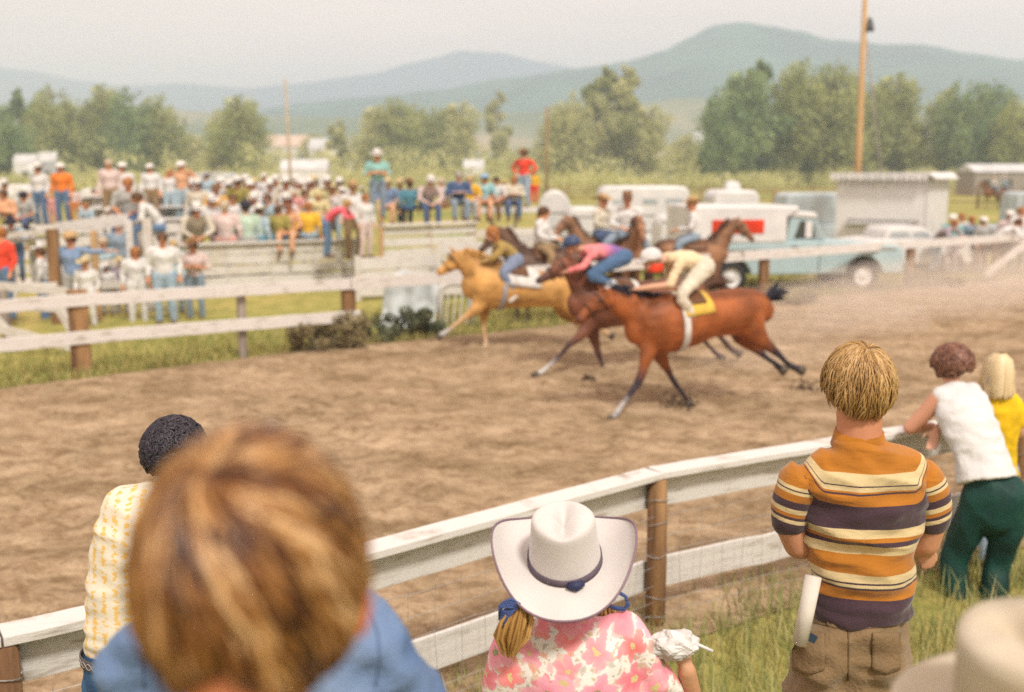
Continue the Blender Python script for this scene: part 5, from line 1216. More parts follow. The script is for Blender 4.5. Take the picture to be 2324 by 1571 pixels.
h3, tor3, hd3 = horse(P3, N3, 'nearest galloping bay race horse with black tail and one white forefoot', J, BAYC, (.045, .035, .05), {'nf': WSOCK}, BLKHAIR, 'galloping race horses', fwd=H3)
YCL = mat('yellow_saddle_cloth', (.72, .48, .08), .8); WCL = mat('white_saddle_cloth', (.72, .70, .66), .8); SADL = mat('brown_saddle_leather', (.16, .07, .03), .45)
shell(tor3, .46, .62, -1.3, 1.3, .018, N3, 'saddle_cloth', YCL, h3); shell(tor3, .49, .59, -.9, .9, .035, N3, 'saddle', SADL, h3)
shell(tor3, .60, .635, -3.14, 3.14, .012, N3, 'girth', WCL, h3, n=4, k=40)
# dark bay beside it
P2, N2, H2 = plane_fn(1240, 862, 20, .14)
J = dict(base=(1450, 780, 0),
 torso=[(1588, 668, (.15, .13)), (1565, 664, (.23, .20)), (1530, 670, (.26, .25)), (1470, 680, (.27, .28)), (1410, 688, (.31, .29)), (1360, 690, (.34, .27)), (1322, 690, (.29, .20)), (1304, 692, (.17, .12))],
 neck=[(1350, 670, (.26, .14)), (1322, 645, (.20, .11)), (1304, 618, (.15, .085)), (1296, 600, (.115, .075))],
 head=[(1294, 597, (.105, .075)), (1272, 608, (.11, .078)), (1242, 626, (.07, .055)), (1222, 638, (.058, .048))],
 nf=[(1345, 690, (.16, .09)), (1335, 738, (.12, .075)), (1316, 764, (.07, .055)), (1291, 784, (.045, .042)), (1268, 810, .03), (1240, 836, .036), (1220, 850, .045)],
 ff=[(1350, 695, (.15, .09)), (1345, 745, (.11, .07)), (1352, 778, (.065, .05)), (1360, 806, .042), (1368, 832, .028), (1377, 856, .034), (1366, 862, .045)],
 nh=[(1560, 670, (.22, .13)), (1575, 712, (.17, .12)), (1602, 735, (.09, .07)), (1626, 755, (.05, .045)), (1640, 770, .03), (1656, 790, .035), (1672, 800, .045)],
 fh=[(1550, 670, (.20, .12)), (1548, 715, (.15, .11)), (1572, 745, (.08, .06)), (1590, 765, (.05, .042)), (1606, 782, .03), (1622, 800, .035), (1634, 810, .045)],
 tail=[(1590, 655), (1610, 645), (1630, 640), (1645, 642)])
h2, tor2, hd2 = horse(P2, N2, 'dark brown race horse with white forefeet, its body half hidden by the bay', J, (.23, .085, .045), (.09, .05, .05), {'nf': WSOCK, 'ff': WSOCK}, BRHAIR, 'galloping race horses', muzz=(.14, .09, .08), fwd=H2)
shell(tor2, .50, .66, -1.3, 1.3, .018, N2, 'saddle_cloth', WCL, h2); shell(tor2, .53, .63, -.9, .9, .035, N2, 'saddle', SADL, h2)
# palomino
P1, N1, H1 = plane_fn(1098, 797, 18, -.14)
J = dict(base=(1180, 740, 0),
 torso=[(1316, 668, (.15, .13)), (1296, 662, (.23, .20)), (1262, 658, (.27, .26)), (1210, 656, (.28, .28)), (1160, 652, (.33, .29)), (1115, 648, (.36, .27)), (1080, 648, (.30, .21)), (1064, 650, (.18, .13))],
 neck=[(1108, 628, (.27, .15)), (1080, 612, (.22, .12)), (1056, 595, (.17, .09)), (1040, 584, (.125, .08))],
 head=[(1038, 582, (.115, .08)), (1026, 598, (.12, .085)), (1008, 612, (.075, .06)), (996, 618, (.062, .05))],
 nf=[(1098, 655, (.17, .09)), (1088, 692, (.12, .075)), (1070, 710, (.075, .055)), (1050, 724, (.047, .044)), (1030, 740, .033), (1012, 754, .038), (1000, 762, .048)],
 ff=[(1105, 655, (.16, .09)), (1100, 700, (.11, .07)), (1098, 722, (.065, .05)), (1098, 742, .044), (1100, 762, .031), (1103, 780, .037), (1098, 791, .048)],
 nh=[(1290, 662, (.22, .13)), (1300, 695, (.18, .12)), (1322, 712, (.10, .075)), (1345, 728, (.055, .045)), (1358, 740, .032), (1372, 754, .037), (1384, 760, .046)],
 fh=[(1280, 662, (.20, .12)), (1276, 700, (.15, .11)), (1296, 722, (.085, .065)), (1312, 738, (.05, .042)), (1326, 748, .030), (1340, 758, .035), (1350, 764, .045)],
 tail=[(1318, 655), (1335, 650), (1352, 650), (1368, 656)])
PAL = (.70, .38, .115); PLEG = (.66, .44, .24)
h1, tor1, hd1 = horse(P1, N1, 'golden palomino horse galloping ahead on the far side', J, PAL, PLEG, {'nf': WSOCK, 'ff': (.66, .50, .34)}, FLAX, 'galloping race horses', muzz=(.55, .30, .10), fwd=H1)
shell(tor1, .42, .66, -1.45, 1.45, .022, N1, 'saddle_cloth', WCL, h1); shell(tor1, .50, .62, -.95, .95, .04, N1, 'saddle', SADL, h1)
shell(tor1, .63, .665, -3.14, 3.14, .012, N1, 'girth', mat('grey_webbing', (.40, .40, .42), .8), h1, n=4, k=40)

# ------------------------------------------------------------------ riders
def head_at(b, c, M, sc_=1.0):
    """head_parts turned by M (its +Y is where the face looks)"""
    t = Blob(); head_parts(t, (0, 0, 0), sc_); M3 = np.array(M.to_3x3()); c = np.array(c); off = len(b.v)
    b.v += [c + M3 @ np.array(v) for v in t.v]; b.f += [tuple(i+off for i in f) for f in t.f]; b.smp += [(c + M3 @ np.array(p), col, r) for p, col, r in t.smp]
def face_matrix(look, up=(0, 0, 1)):
    y = Vector(look).normalized(); x = y.cross(Vector(up)).normalized(); z = x.cross(y); return Matrix((x, y, z)).transposed().to_4x4()
def tinted(b, skinc):
    b.smp = [(p, np.array(c)*np.array(skinc), r) for p, c, r in b.smp]
def rider(P, N, Hh, label, hip, sho, head, elbow, wrist, knee, ankle, toe, shirt, pants, boot, hat, skinc=(.55, .31, .2), shirt2=None, sleeve=.9, look=(0, 0, -.15), hatcol=None):
    r = empty('person', (P(*hip).x, P(*hip).y, 0), label, 'person', 'riders in the race')
    sk, sh, tr, bos = Blob(), Blob(), Blob(), {-1: Blob(), 1: Blob()}; hp, sp_, hd = P(*hip), P(*sho), P(*head); lat = N
    ax = (sp_-hp).normalized(); ch = hp.lerp(sp_, .72); mid = hp.lerp(sp_, .35) + Vector((0, 0, .03))
    c1 = shirt; c2 = shirt2 or shirt
    sh.sweep([hp, mid, ch, sp_+ax*.02], [(.10, .14), (.11, .14), (.115, .165), (.075, .13)], lat=lat, col=[c2, c2, c1, c1])
    sk.sweep([sp_, sp_.lerp(hd, .5), hd-Vector((0, 0, .03))], [.055, .052, .05], col=(1, 1, 1))
    M = face_matrix(Vector(Hh)+Vector(look)); head_at(sk, hd, M)
    for s in (1, -1):
        S = sp_ + N*s*.17 - ax*.04; E = P(*elbow, s*.22); W = P(*wrist, s*.07)
        cuff = S.lerp(E, .95) if sleeve < .5 else E.lerp(W, .75)
        sh.sweep([sp_-ax*.03+N*s*.06, S, S.lerp(E, .5), E] + ([cuff] if sleeve >= .5 else []), [.06, .065, .055, .05] + ([.038] if sleeve >= .5 else []), col=c1)
        sk.sweep([sp_, S, S.lerp(E, .8), E, E.lerp(W, .5), W], [.03, .035, .042, .040, .037, .027], col=(1, 1, 1)); hand(sk, W, W-E, side=s, curl=.9, sub=1)
        h_, k_, a_, t_ = hp+N*s*.09, P(*knee, s*.25), P(*ankle, s*.24), P(*toe, s*.25)
        tr.sweep([h_, h_.lerp(k_, .5)+Vector((0, 0, .01)), k_, k_.lerp(a_, .45), k_.lerp(a_, .85)], [.115, .095, .068, .058, .045], col=pants)
        bos[s].sweep([k_.lerp(a_, .55), a_, a_+(t_-a_)*.35, t_], [.052, .042, .042, .03], col=boot, sub=2)
    tr.sweep([hp-ax*.04, hp+ax*.09], [(.115, .15), (.105, .145)], lat=lat, col=pants)
    tinted(sk, skinc)
    link('body', sk.fuse('body', .0115, 1), SKINP, r)
    T = mat('painted_cloth', (.9, .9, .9), .85, .08, scale=9, attr='tint', bump=.2, bscale=50, sheen=.15)
    link('shirt', sh.fuse('shirt', .016, 4, wrink(.010, 11, 2)), T, r); link('trousers', tr.fuse('trousers', .016, 4, wrink(.008, 11, 5)), T, r)
    for s in (1, -1): link('boot', bos[s].fuse('boot', .014, 2), T, r)
    hcx = hd - Vector(root_loc(r))
    if hat == 'helmet':
        hm_ = MB().lathe((0, 0, 0), [(.118, -.005), (.122, .02), (.115, .06), (.088, .10), (.045, .12), (.001, .125)], 22).add([(-.085, .09, .0), (.085, .09, .0), (.07, .165, -.012), (-.07, .165, -.012)], [(0, 1, 2, 3)]).mesh('helmet', True)
        o = put('helmet', hm_, hatcol, r, hcx + Vector((0, 0, .03))); o.rotation_euler = (M).to_euler(); o.modifiers.new('t', 'SOLIDIFY').thickness = .008
        return r, o, M, hd
    if hat == 'hair':
        o = put('hair', HAIRS['long'], hatcol, r, hcx); o.rotation_euler = M.to_euler()
    return r, None, M, hd
RC = dict(pink=(.80, .24, .25), purple=(.20, .12, .36), cream=(.74, .60, .38), white=(.72, .70, .66), jeans=(.07, .14, .26), olive=(.36, .25, .07))
r3, he3, M3, _ = rider(P3, N3, H3, 'front jockey in cream silks and a white helmet crouched over the bay', (1592, 604), (1522, 588), (1478, 594), (1520, 646), (1446, 656), (1546, 672), (1577, 728), (1548, 740), RC['cream'], (.66, .60, .48), RC['white'], 'helmet', skinc=(.62, .36, .24), sleeve=.2, hatcol=mat('white_helmet', (.75, .73, .72), .35), look=(0, 0, -.1))
MB().lathe((P3(1486, 606).x, P3(1486, 606).y, P3(1486, 606).z-.03), [(.085, -.02), (.095, .0), (.095, .05), (.085, .07)], 16).build('neckerchief', mat('red_silk', (.80, .06, .02), .6), r3, smooth=True)
r2, he2, M2, _ = rider(P2, N2, H2, 'second jockey in pink and purple top with blue jeans lying flat on the dark horse', (1412, 582), (1332, 570), (1298, 560), (1322, 606), (1282, 618), (1340, 626), (1396, 648), (1368, 660), RC['pink'], RC['jeans'], (.5, .5, .5), 'helmet', shirt2=RC['purple'], hatcol=mat('dark_blue_helmet', (.05, .08, .16), .4), look=(0, 0, -.15))
r1, he1, M1, _ = rider(P1, N1, H1, 'third rider in olive shirt and jeans with white boots on the palomino', (1168, 590), (1132, 556), (1116, 532), (1120, 585), (1084, 600), (1142, 622), (1172, 668), (1158, 684), RC['olive'], (.20, .25, .36), RC['white'], 'hair', hatcol=HAIRM['orange'], look=(0, 0, .0))
REIN = mat('dark_leather')
for (Pf, w, hh, n_, root) in ((P3, (1446, 656), hd3, N3, h3), (P2, (1282, 618), hd2, N2, h2), (P1, (1084, 600), hd1, N1, h1)):
    for s in (-1, 1):
        a = Pf(*w, s*.07); e = hh[-1].lerp(hh[0], .2) + n_*s*.06; MB().tube([a, a.lerp(e, .5)-Vector((0, 0, .04)), e], .006, 5).build('rein', REIN, root, smooth=True)
# dirt thrown up behind the hooves
for (px, py, n_, s_, lab) in ((1540, 925, 60, .10, 'clods of dirt thrown up at the dark forefoot of the nearest bay'), (1828, 885, 40, .08, 'clods of dirt flying below the trailing hind hoof'), (1336, 864, 34, .06, 'clods of dirt at the dark horse\'s planted forefoot')):
    p = on_z(px, py+8); V, Fc = rocks([((p.x+random.gauss(0, s_), p.y+random.gauss(0, s_), abs(random.gauss(.02, s_))), random.uniform(.006, .026)) for _ in range(n_*3)])
    tag(link('flying_clods', np_mesh('flying_clods', V, Fc, mat('damp_dirt', (.12, .075, .045), .95, scale=20), True)), lab, 'dirt', kind='stuff')

# ------------------------------------------------------------------ standing horses behind the far rail
def standing(loc, face, label, coat, size=1.0, low=(.05, .035, .03), blaze=False, hd_up=0, mane=None):
    a = R(face); f = Vector((math.sin(a), math.cos(a), 0)); n = Vector((f.y, -f.x, 0)); base = Vector(loc)
    P = lambda x, z, o=0: base + f*x*size + n*o*size + Vector((0, 0, z*size))
    J = dict(base=(0, 0, 0),
     torso=[(-.78, 1.20, (.16, .14)), (-.66, 1.23, (.24, .22)), (-.42, 1.20, (.27, .27)), (-.1, 1.15, (.28, .29)), (.22, 1.14, (.31, .28)), (.48, 1.16, (.29, .23)), (.62, 1.18, (.18, .14))],
     neck=[(.50, 1.28, (.24, .13)), (.66, 1.50, (.17, .10)), (.80, 1.74, (.12, .08)), (.86, 1.84+hd_up, (.10, .07))],
     head=[(.88, 1.84+hd_up, (.11, .08)), (1.02, 1.74+hd_up, (.115, .085)), (1.20, 1.56+hd_up, (.07, .055)), (1.28, 1.48+hd_up, (.055, .05))],
     nf=[(.46, 1.12, (.15, .09)), (.46, .85, (.09, .07)), (.46, .64, (.06, .05)), (.46, .48, .045), (.46, .30, .029), (.46, .14, .034), (.50, .06, .045)],
     ff=[(.40, 1.12, (.15, .09)), (.38, .85, (.09, .07)), (.36, .64, (.06, .05)), (.34, .48, .045), (.34, .30, .029), (.34, .14, .034), (.38, .06, .045)],
     nh=[(-.62, 1.15, (.22, .13)), (-.54, .88, (.16, .11)), (-.62, .66, (.09, .07)), (-.74, .50, .05), (-.72, .30, .032), (-.70, .14, .036), (-.66, .06, .046)],
     fh=[(-.60, 1.15, (.20, .13)), (-.46, .88, (.15, .11)), (-.52, .66, (.09, .07)), (-.62, .50, .05), (-.60, .30, .032), (-.58, .14, .036), (-.54, .06, .046)],
     tail=[(-.86, 1.22), (-.94, 1.0), (-.96, .75), (-.94, .5)])
    r, tor, hd = horse(P, n, label, J, coat, low, {}, mane or BRHAIR, 'saddle horses waiting behind the far rail', fwd=f)
    shell(tor, .42, .68, -1.1, 1.1, .02, n, 'saddle', SADL, r)
    return r, P(.02, 1.48)
def ride(POSEL, label, seat, face, shirt, pants, hat, hair='brown', size=1.0, skin=SKIN):
    person(seat, label, 'sitride', shirt, pants, hat, hair, face, size, skin=skin, group='riders waiting behind the far rail')
_old = figure
def figure(pose):
    if pose != 'sitride': return _old(pose)
    sk, sh, tr, bos = Blob(), Blob(), Blob(), {-1: Blob(), 1: Blob()}; nk = np.array([0, .03, .60]); hd = nk + np.array([0, .03, .14])
    for s in (-1, 1):
        tr.sweep([(s*.08, 0, .06), (s*.22, .18, .0), (s*.32, .30, -.12), (s*.33, .24, -.32), (s*.33, .18, -.46)], [.11, .095, .07, .058, .05])
        bos[s].sweep([(s*.33, .18, -.40), (s*.33, .15, -.56), (s*.34, .28, -.60)], [.055, .045, .035], sub=1)
        S = nk + np.array([s*.185, 0, -.055]); E = S + np.array([s*.07, .05, -.27]); W = np.array([s*.06, .34, .20])
        sk.sweep([nk+np.array([0, 0, -.04]), S, E, (E+W)/2], .028, sub=2, seg=8)
        sh.sweep([nk+np.array([s*.06, 0, -.05]), S, (S+E)/2, E, (E+W)/2, W*.8+E*.2], [.06, .068, .055, .05, .045, .035]); sk.sweep([(E+W)/2, W], [.033, .026], col=(1, 1, 1)); hand(sk, W, W-E, side=s, curl=.9)
    tr.sweep([(0, 0, .05), (0, 0, .16)], [(.12, .16), (.10, .145)]); sh.sweep([(0, 0, .12), (0, 0, .26), (0, .02, .45), (0, .03, .55)], [(.11, .155), (.105, .15), (.12, .18), (.06, .12)])
    sk.sweep([nk-np.array([0, 0, .06]), nk+np.array([0, .01, .05]), hd-np.array([0, 0, .04])], [.058, .052, .05], col=(1, 1, 1)); head_parts(sk, hd)
    return dict(body=sk.fuse('body', .015, 1), shirt=sh.fuse('shirt', .026, 3, wrink(.008, 9, 3)), trousers=tr.fuse('trousers', .026, 3), boots=[bos[s].fuse('boot', .02, 1) for s in (-1, 1)]), Vector(hd)
def mounted(px, pyg, Y, face, size, coat, hlabel, rlabel, shirt, pants, hat, hair='brown', low=(.05, .035, .03), hd_up=0, skin=SKIN):
    p = at_y(px, YH, Y); p.z = 0
    r, seat = standing(p, face, hlabel, coat, size, low, hd_up=hd_up)
    ride(None, rlabel, seat, face, shirt, pants, hat, hair, size*.98, skin)
BR = (.34, .18, .10)
mounted(1578, 0, 20.9, 84, .93, (.30, .15, .075), 'brown saddle horse facing right with its head above the rail', 'rider in white shirt on the right facing brown horse', 'white', 'slate', 'tan', 'orange')
mounted(1425, 0, 20.6, 172, .98, (.38, .18, .09), 'chestnut horse facing the camera behind the second jockey', 'rider in white shirt and brown hat on the horse facing the camera', 'white', 'slate', 'brown', 'orange')
mounted(1365, 0, 21.6, 235, .95, BR, 'brown horse turned half left behind the pink jockey', 'rider in cream shirt between the two brown hats', 'cream', 'navy', 'tan', 'brown')
mounted(1230, 0, 19.0, 250, .90, (.16, .09, .06), 'black legged dark horse standing behind the palomino', 'rider in white on the dark horse behind the palomino', 'white', 'khaki', None, 'brown')
mounted(2256, 0, 78, 255, 1.05, (.22, .09, .03), 'brown horse far out in the meadow on the right', 'rider in pale shirt on the far meadow horse', 'white', 'slate', 'white')
mounted(2280, 0, 82, 260, 1.05, (.25, .12, .05), 'second brown horse far out in the meadow near the barn', 'second rider in pale blue on the meadow near the barn', 'paleblue', 'slate', 'white')
# ------------------------------------------------------------------ near spectators
def hair_cap(name, parent, c, rad, whorl, M, cut, n=2200, m=None, seg=9, width=.006, lift=.012, seed=3, wave=.10, swirl=.5, part=0, tones=(0, 1), clump=26, thick=1.0, jag=.12):
    """thick head of hair: tapering locks that run from the whorl down over the skull; cut(az, rnd) gives how far down each lock ends"""
    rng = np.random.default_rng(seed); rad = np.array(rad); w = np.array(whorl, float); w /= np.linalg.norm(w)
    a1 = np.cross(w, [0, 0, 1.0]); a1 = a1/np.linalg.norm(a1) if np.linalg.norm(a1) > .1 else np.array([1.0, 0, 0]); a2 = np.cross(w, a1)
    M3 = np.array(M.to_3x3()); V = []; Fq = []; T = []; cl_t = rng.random(clump); K = 3
    for i in range(n):
        az = rng.uniform(0, 2*math.pi); s0 = abs(rng.normal())*.35 if rng.random() < .6 else rng.uniform(.1, 1.7)
        ci = int((az/(2*math.pi))*clump) % clump; tone = np.clip(tones[0] + (tones[1]-tones[0])*((.55 if wave > .17 else .40)*cl_t[ci]+(.45 if wave > .17 else .60)*rng.random()), 0, 1)
        L = 1.05*rng.uniform(.75, 1.1); ph = rng.uniform(0, 6); lf = lift*rng.uniform(.35, 1.1); wd = width*rng.uniform(.6, 1.25)
        pts = []
        for k in range(seg):
            s = s0 + L*k/(seg-1)
            a = az + swirl*(1-math.exp(-s*2.5)) + wave*math.sin(s*5+ph+ci)*.35
            d = w*math.cos(s) + (a1*math.cos(a) + a2*math.sin(a))*math.sin(s)
            end = cut(d, rng)
            p = d*(rad + lf*(.35+1.35*math.sin(min(1, .18+.82*k/(seg-1))*math.pi)))
            if d[2] < end:
                if k < 2: pts = None
                break
            pts.append((p, d))
        if not pts or len(pts) < 3: continue
        b = len(V); m_ = len(pts)
        for k, (p, d) in enumerate(pts):
            t = pts[min(k+1, m_-1)][0]-pts[max(k-1, 0)][0]; t = t/(np.linalg.norm(t)+1e-9); l = np.cross(t, d); l /= np.linalg.norm(l)+1e-9
            f = wd*(.55+.45*math.sin(math.pi*min(1, (k+.6)/m_))) * (1 if k < m_-1 else .3)
            for q in range(K):
                an = 2*math.pi*q/K; V.append(M3 @ (p + l*f*math.cos(an)*1.5 + d*f*math.sin(an)*.7*thick) + np.array(c)); T.append(tone)
        for k in range(m_-1):
            for q in range(K): Fq.append((b+k*K+q, b+k*K+(q+1) % K, b+(k+1)*K+(q+1) % K, b+(k+1)*K+q))
    me = np_mesh(name, V, Fq, m, True, {'tone': T}); return tag(link(name, me, None, parent), kind='stuff')
def hair_mat(name, stops, rough=.38):
    m = bpy.data.materials.new(name); m.use_nodes = True; nt = m.node_tree; p = nt.nodes['Principled BSDF']; p.inputs['Roughness'].default_value = rough; p.inputs['Specular IOR Level'].default_value = .45
    a = nd(nt, 'ShaderNodeAttribute'); a.attribute_name = 'tone'; r = nd(nt, 'ShaderNodeValToRGB'); e = r.color_ramp.elements
    e[0].position = stops[0][0]; e[0].color = (*stops[0][1], 1); e[1].position = stops[-1][0]; e[1].color = (*stops[-1][1], 1)
    for q, c in stops[1:-1]: k = e.new(q); k.color = (*c, 1)
    nt.links.new(a.outputs['Fac'], r.inputs[0]); nt.links.new(r.outputs[0], p.inputs['Base Color']); return m
HBOY = hair_mat('chestnut_blond_hair', [(0, (.025, .008, .003)), (.4, (.17, .062, .015)), (.7, (.40, .20, .06)), (1, (.62, .41, .21))])
HBLOND = hair_mat('dark_blond_hair', [(0, (.15, .075, .025)), (.5, (.42, .25, .09)), (1, (.66, .45, .20))])
HPALE = hair_mat('pale_blond_hair', [(0, (.50, .36, .17)), (1, (.82, .68, .44))]); HAUB = hair_mat('auburn_curls', [(0, (.08, .03, .02)), (1, (.28, .13, .08))])
HBLK = hair_mat('black_curls', [(0, (.008, .008, .012)), (1, (.045, .035, .05))], .5); HPONY = hair_mat('golden_red_ponytail', [(0, (.28, .13, .03)), (1, (.60, .36, .12))])
def PY(Y0): return lambda px, py, dy=0: at_y(px, py, Y0+dy)
def person_root(P, px, py, label): q = P(px, py); return empty('person', (q.x, q.y, bank(q.x, q.y)), label, 'person')
def curls(name, parent, c, rad, m, n=900, r=.011, seed=2, zmin=-.5, M=None, tight=1.0):
    """short curls: many little springs over the skull"""
    rng = np.random.default_rng(seed); V = []; Fq = []; T = []; K = 4; M3 = np.array((M or Matrix()).to_3x3())
    for i in range(n):
        d = rng.normal(size=3); d /= np.linalg.norm(d)
        if d[2] < zmin + .1*rng.normal() or (d[1] > .55 and d[2] < .25): continue
        b = len(V); p0 = d*np.array(rad); u = np.cross(d, rng.normal(size=3)); u /= np.linalg.norm(u); v = np.cross(d, u); tn = rng.random(); rr = r*rng.uniform(.7, 1.3)
        for k in range(8):
            a = k/7*2*math.pi*1.1*tight; p = p0 + u*rr*math.cos(a) + v*rr*math.sin(a) + d*rr*(.4+k*.12)
            t = -u*math.sin(a)+v*math.cos(a); l = np.cross(t, d); f = rr*.42*(1 if k < 7 else .3)
            for q in range(K): an = 2*math.pi*q/K; V.append(M3 @ (p + l*f*math.cos(an) + d*f*math.sin(an)) + np.array(c)); T.append(tn)
        for k in range(7):
            for q in range(K): Fq.append((b+k*K+q, b+k*K+(q+1) % K, b+(k+1)*K+(q+1) % K, b+(k+1)*K+q))
    return tag(link(name, np_mesh(name, V, Fq, m, True, {'tone': T}), None, parent), kind='stuff')
def legs(tr, P, hipL, hipR, root, r0=.095, r1=.055, spread=.1):
    """legs from the hips down to the ground under the figure; returns the ankles"""
    an = []
    for hp, s in ((hipL, -1), (hipR, 1)):
        g = bank(hp.x + s*spread*.3, hp.y); ft = Vector((hp.x + s*spread*.3, hp.y, g+.07)); kn = hp.lerp(ft, .52)+Vector((0, .03, 0))
        tr.sweep([hp, hp.lerp(kn, .5), kn, kn.lerp(ft, .5), ft], [r0*1.12, r0, r0*.78, r1*1.1, r1]); an.append(ft)
    return an
def shoes(an, parent, m=SHOE, fwd=(0, 1, 0)):
    f = Vector(fwd)
    for a in an:
        b = Blob(); b.sweep([a-Vector((0, 0, .02)), a+f*.07-Vector((0, 0, .035)), a+f*.17-Vector((0, 0, .045))], [.045, .042, .032], sub=2)
        link('shoe', b.fuse('shoe', .014, 1), m, parent)

# --- youth in the striped shirt
S_ = 2.95; P = PY(S_); rt = person_root(P, 1948, 1500, 'blond youth seen from behind in orange, cream and purple striped knit shirt')
sh = Blob(); sh.sweep([P(1952, 1392), P(1952, 1322), P(1955, 1237), P(1955, 1155), P(1955, 1090), P(1953, 1050), P(1950, 1012)], [(.128, .144), (.120, .15), (.112, .162), (.118, .178), (.115, .190), (.095, .174), (.070, .080)], sub=4, seg=20, flat0=True)
for s, x0, x1 in ((-1, 1840, 1818), (1, 2064, 2086)): sh.sweep([P(1950+s*60, 1060), P(x0, 1078), P(x1, 1100)], [.052, .058, .050], sub=3)
me = sh.fuse('shirt', .0085, 6, wrink(.017, 6.5, 4, (.8, .6, 2.2)))
n = len(me.vertices); co = np.empty(n*3, np.float32); me.vertices.foreach_get('co', co); co = co.reshape(-1, 3)
zt, zb = P(1950, 985, -.09).z, P(1950, 1425, -.125).z; xc = P(1953, 1100).x
s_ = (zt-co[:, 2])/(zt-zb); ax_ = np.abs(co[:, 0]-xc)
s_ += .17*np.clip((ax_-.128)/.06, 0, 1)**1.3*np.clip((.40-s_)/.14, 0, 1)
s_ += np.array([.012*noise.noise(Vector((v[0]*6, v[2]*3, 2))) for v in co])*(s_ > .4)
set_attrs(me, {'stripe': s_})
OR, CR_, PU = (.43, .155, .006), (.64, .51, .27), (.050, .022, .034)
def stripe_mat(name, stops, attr):
    m = bpy.data.materials.new(name); m.use_nodes = True; nt = m.node_tree; p = nt.nodes['Principled BSDF']; p.inputs['Roughness'].default_value = .9; p.inputs['Sheen Weight'].default_value = .25
    a = nd(nt, 'ShaderNodeAttribute'); a.attribute_name = attr; src = a.outputs['Fac']; last = None
    for i, (q, c) in enumerate(stops):
        if i == 0: r = nd(nt, 'ShaderNodeRGB'); r.outputs[0].default_value = (*c, 1); last = r.outputs[0]; continue
        g = nd(nt, 'ShaderNodeMath'); g.operation = 'GREATER_THAN'; g.inputs[1].default_value = q; nt.links.new(src, g.inputs[0])
        x = nd(nt, 'ShaderNodeMixRGB'); nt.links.new(g.outputs[0], x.inputs[0]); nt.links.new(last, x.inputs[1]); x.inputs[2].default_value = (*c, 1); last = x.outputs[0]
    t = nd(nt, 'ShaderNodeTexCoord'); w = nd(nt, 'ShaderNodeTexNoise'); w.inputs['Scale'].default_value = 9; w.inputs['Detail'].default_value = 6; nt.links.new(t.outputs['Object'], w.inputs['Vector'])
    rr = nd(nt, 'ShaderNodeValToRGB'); rr.color_ramp.elements[0].position = .3; rr.color_ramp.elements[0].color = (.8, .8, .8, 1); rr.color_ramp.elements[1].position = .7; nt.links.new(w.outputs['Fac'], rr.inputs[0])
    mu = nd(nt, 'ShaderNodeMixRGB'); mu.blend_type = 'MULTIPLY'; mu.inputs[0].default_value = 1; nt.links.new(last, mu.inputs[1]); nt.links.new(rr.outputs[0], mu.inputs[2]); nt.links.new(mu.outputs[0], p.inputs['Base Color'])
    k = nd(nt, 'ShaderNodeTexNoise'); k.inputs['Scale'].default_value = 9; k.inputs['Detail'].default_value = 5; k.inputs['Distortion'].default_value = 1.2; km = nd(nt, 'ShaderNodeMapping'); km.inputs['Rotation'].default_value = (0, R(28), 0); km.inputs['Scale'].default_value = (.8, .8, 2.4); nt.links.new(t.outputs['Object'], km.inputs[0]); nt.links.new(km.outputs[0], k.inputs['Vector']); b = nd(nt, 'ShaderNodeBump'); b.inputs['Strength'].default_value = .28; b.inputs['Distance'].default_value = .03
    nt.links.new(k.outputs['Fac'], b.inputs['Height']); nt.links.new(b.outputs[0], p.inputs['Normal']); return m
yq = lambda y: (y-985)/440
TOR = [(0, OR)] + [(yq(y), c) for y, c in ((1075, CR_), (1100, PU), (1103, CR_), (1113, OR), (1117, PU), (1121, OR), (1145, PU), (1200, CR_), (1220, OR), (1229, PU), (1239, CR_), (1262, OR), (1304, CR_), (1322, PU), (1326, CR_), (1333, PU), (1338, OR), (1365, PU))]
link('shirt', me, stripe_mat('striped_knit', TOR, 'stripe'), rt)
SLV = stripe_mat('striped_sleeve_knit', [(0, OR), (.08, CR_), (.15, PU), (.18, CR_), (.24, OR), (.40, PU), (.56, CR_), (.66, OR), (.74, PU), (.80, CR_), (.88, PU)], 'stripe')
arms = Blob()
for s, a, b_, e, dyh in ((-1, (1818, 1088), (1790, 1180), (1812, 1238), 1), (1, (2090, 1084), (2114, 1178), (2100, 1232), 1)):
    A, B, E = P(*a), P(*b_, .01), P(*e, .03); sl = Blob(); sl.sweep([A-Vector((s*.016, 0, .0)), A, A.lerp(B, .5)+Vector((s*.008, 0, 0)), B], [.044, .060, .060, .055], sub=5, seg=16); mm = sl.fuse('sleeve', .0075, 4, wrink(.0035, 10, 6+s))
    q = np.empty(len(mm.vertices)*3, np.float32); mm.vertices.foreach_get('co', q); q = q.reshape(-1, 3); d = np.array(B-A); L2 = d.dot(d)+.0; set_attrs(mm, {'stripe': ((q-np.array(A)) @ d)/L2*.92+.02}); link('sleeve', mm, SLV, rt)
    W = P(1950-s*95, 1225, .20) if s < 0 else P(1850, 1235, .22)
    arms.sweep([A.lerp(B, .6), B, E], [.045, .043, .042], col=(1, .95, .93)); arms.sweep([E, E.lerp(W, .5), W], [.041, .037, .028], col=(1, .95, .93))
HW = P(2066, 1200, .09); hand(arms, HW, Vector((.30, -.50, -.62)), side=1, curl=.35, s=.85, palm=(.2, 1, -.3), sub=2)
arms.sweep([P(1950, 1030, .0), P(1950, 985, .0), P(1950, 935, .01)], [(.062, .068), (.060, .064), (.060, .066)], col=(.95, .8, .72))
HC_ = P(1948, 880, .02); head_at(arms, HC_, face_matrix((.06, 1, -.12)), 1.0); tinted(arms, (.58, .30, .18))
link('body', arms.fuse('body', .0075, 2), SKINP, rt)
col_ = MB(); cc = P(1950, 1000)
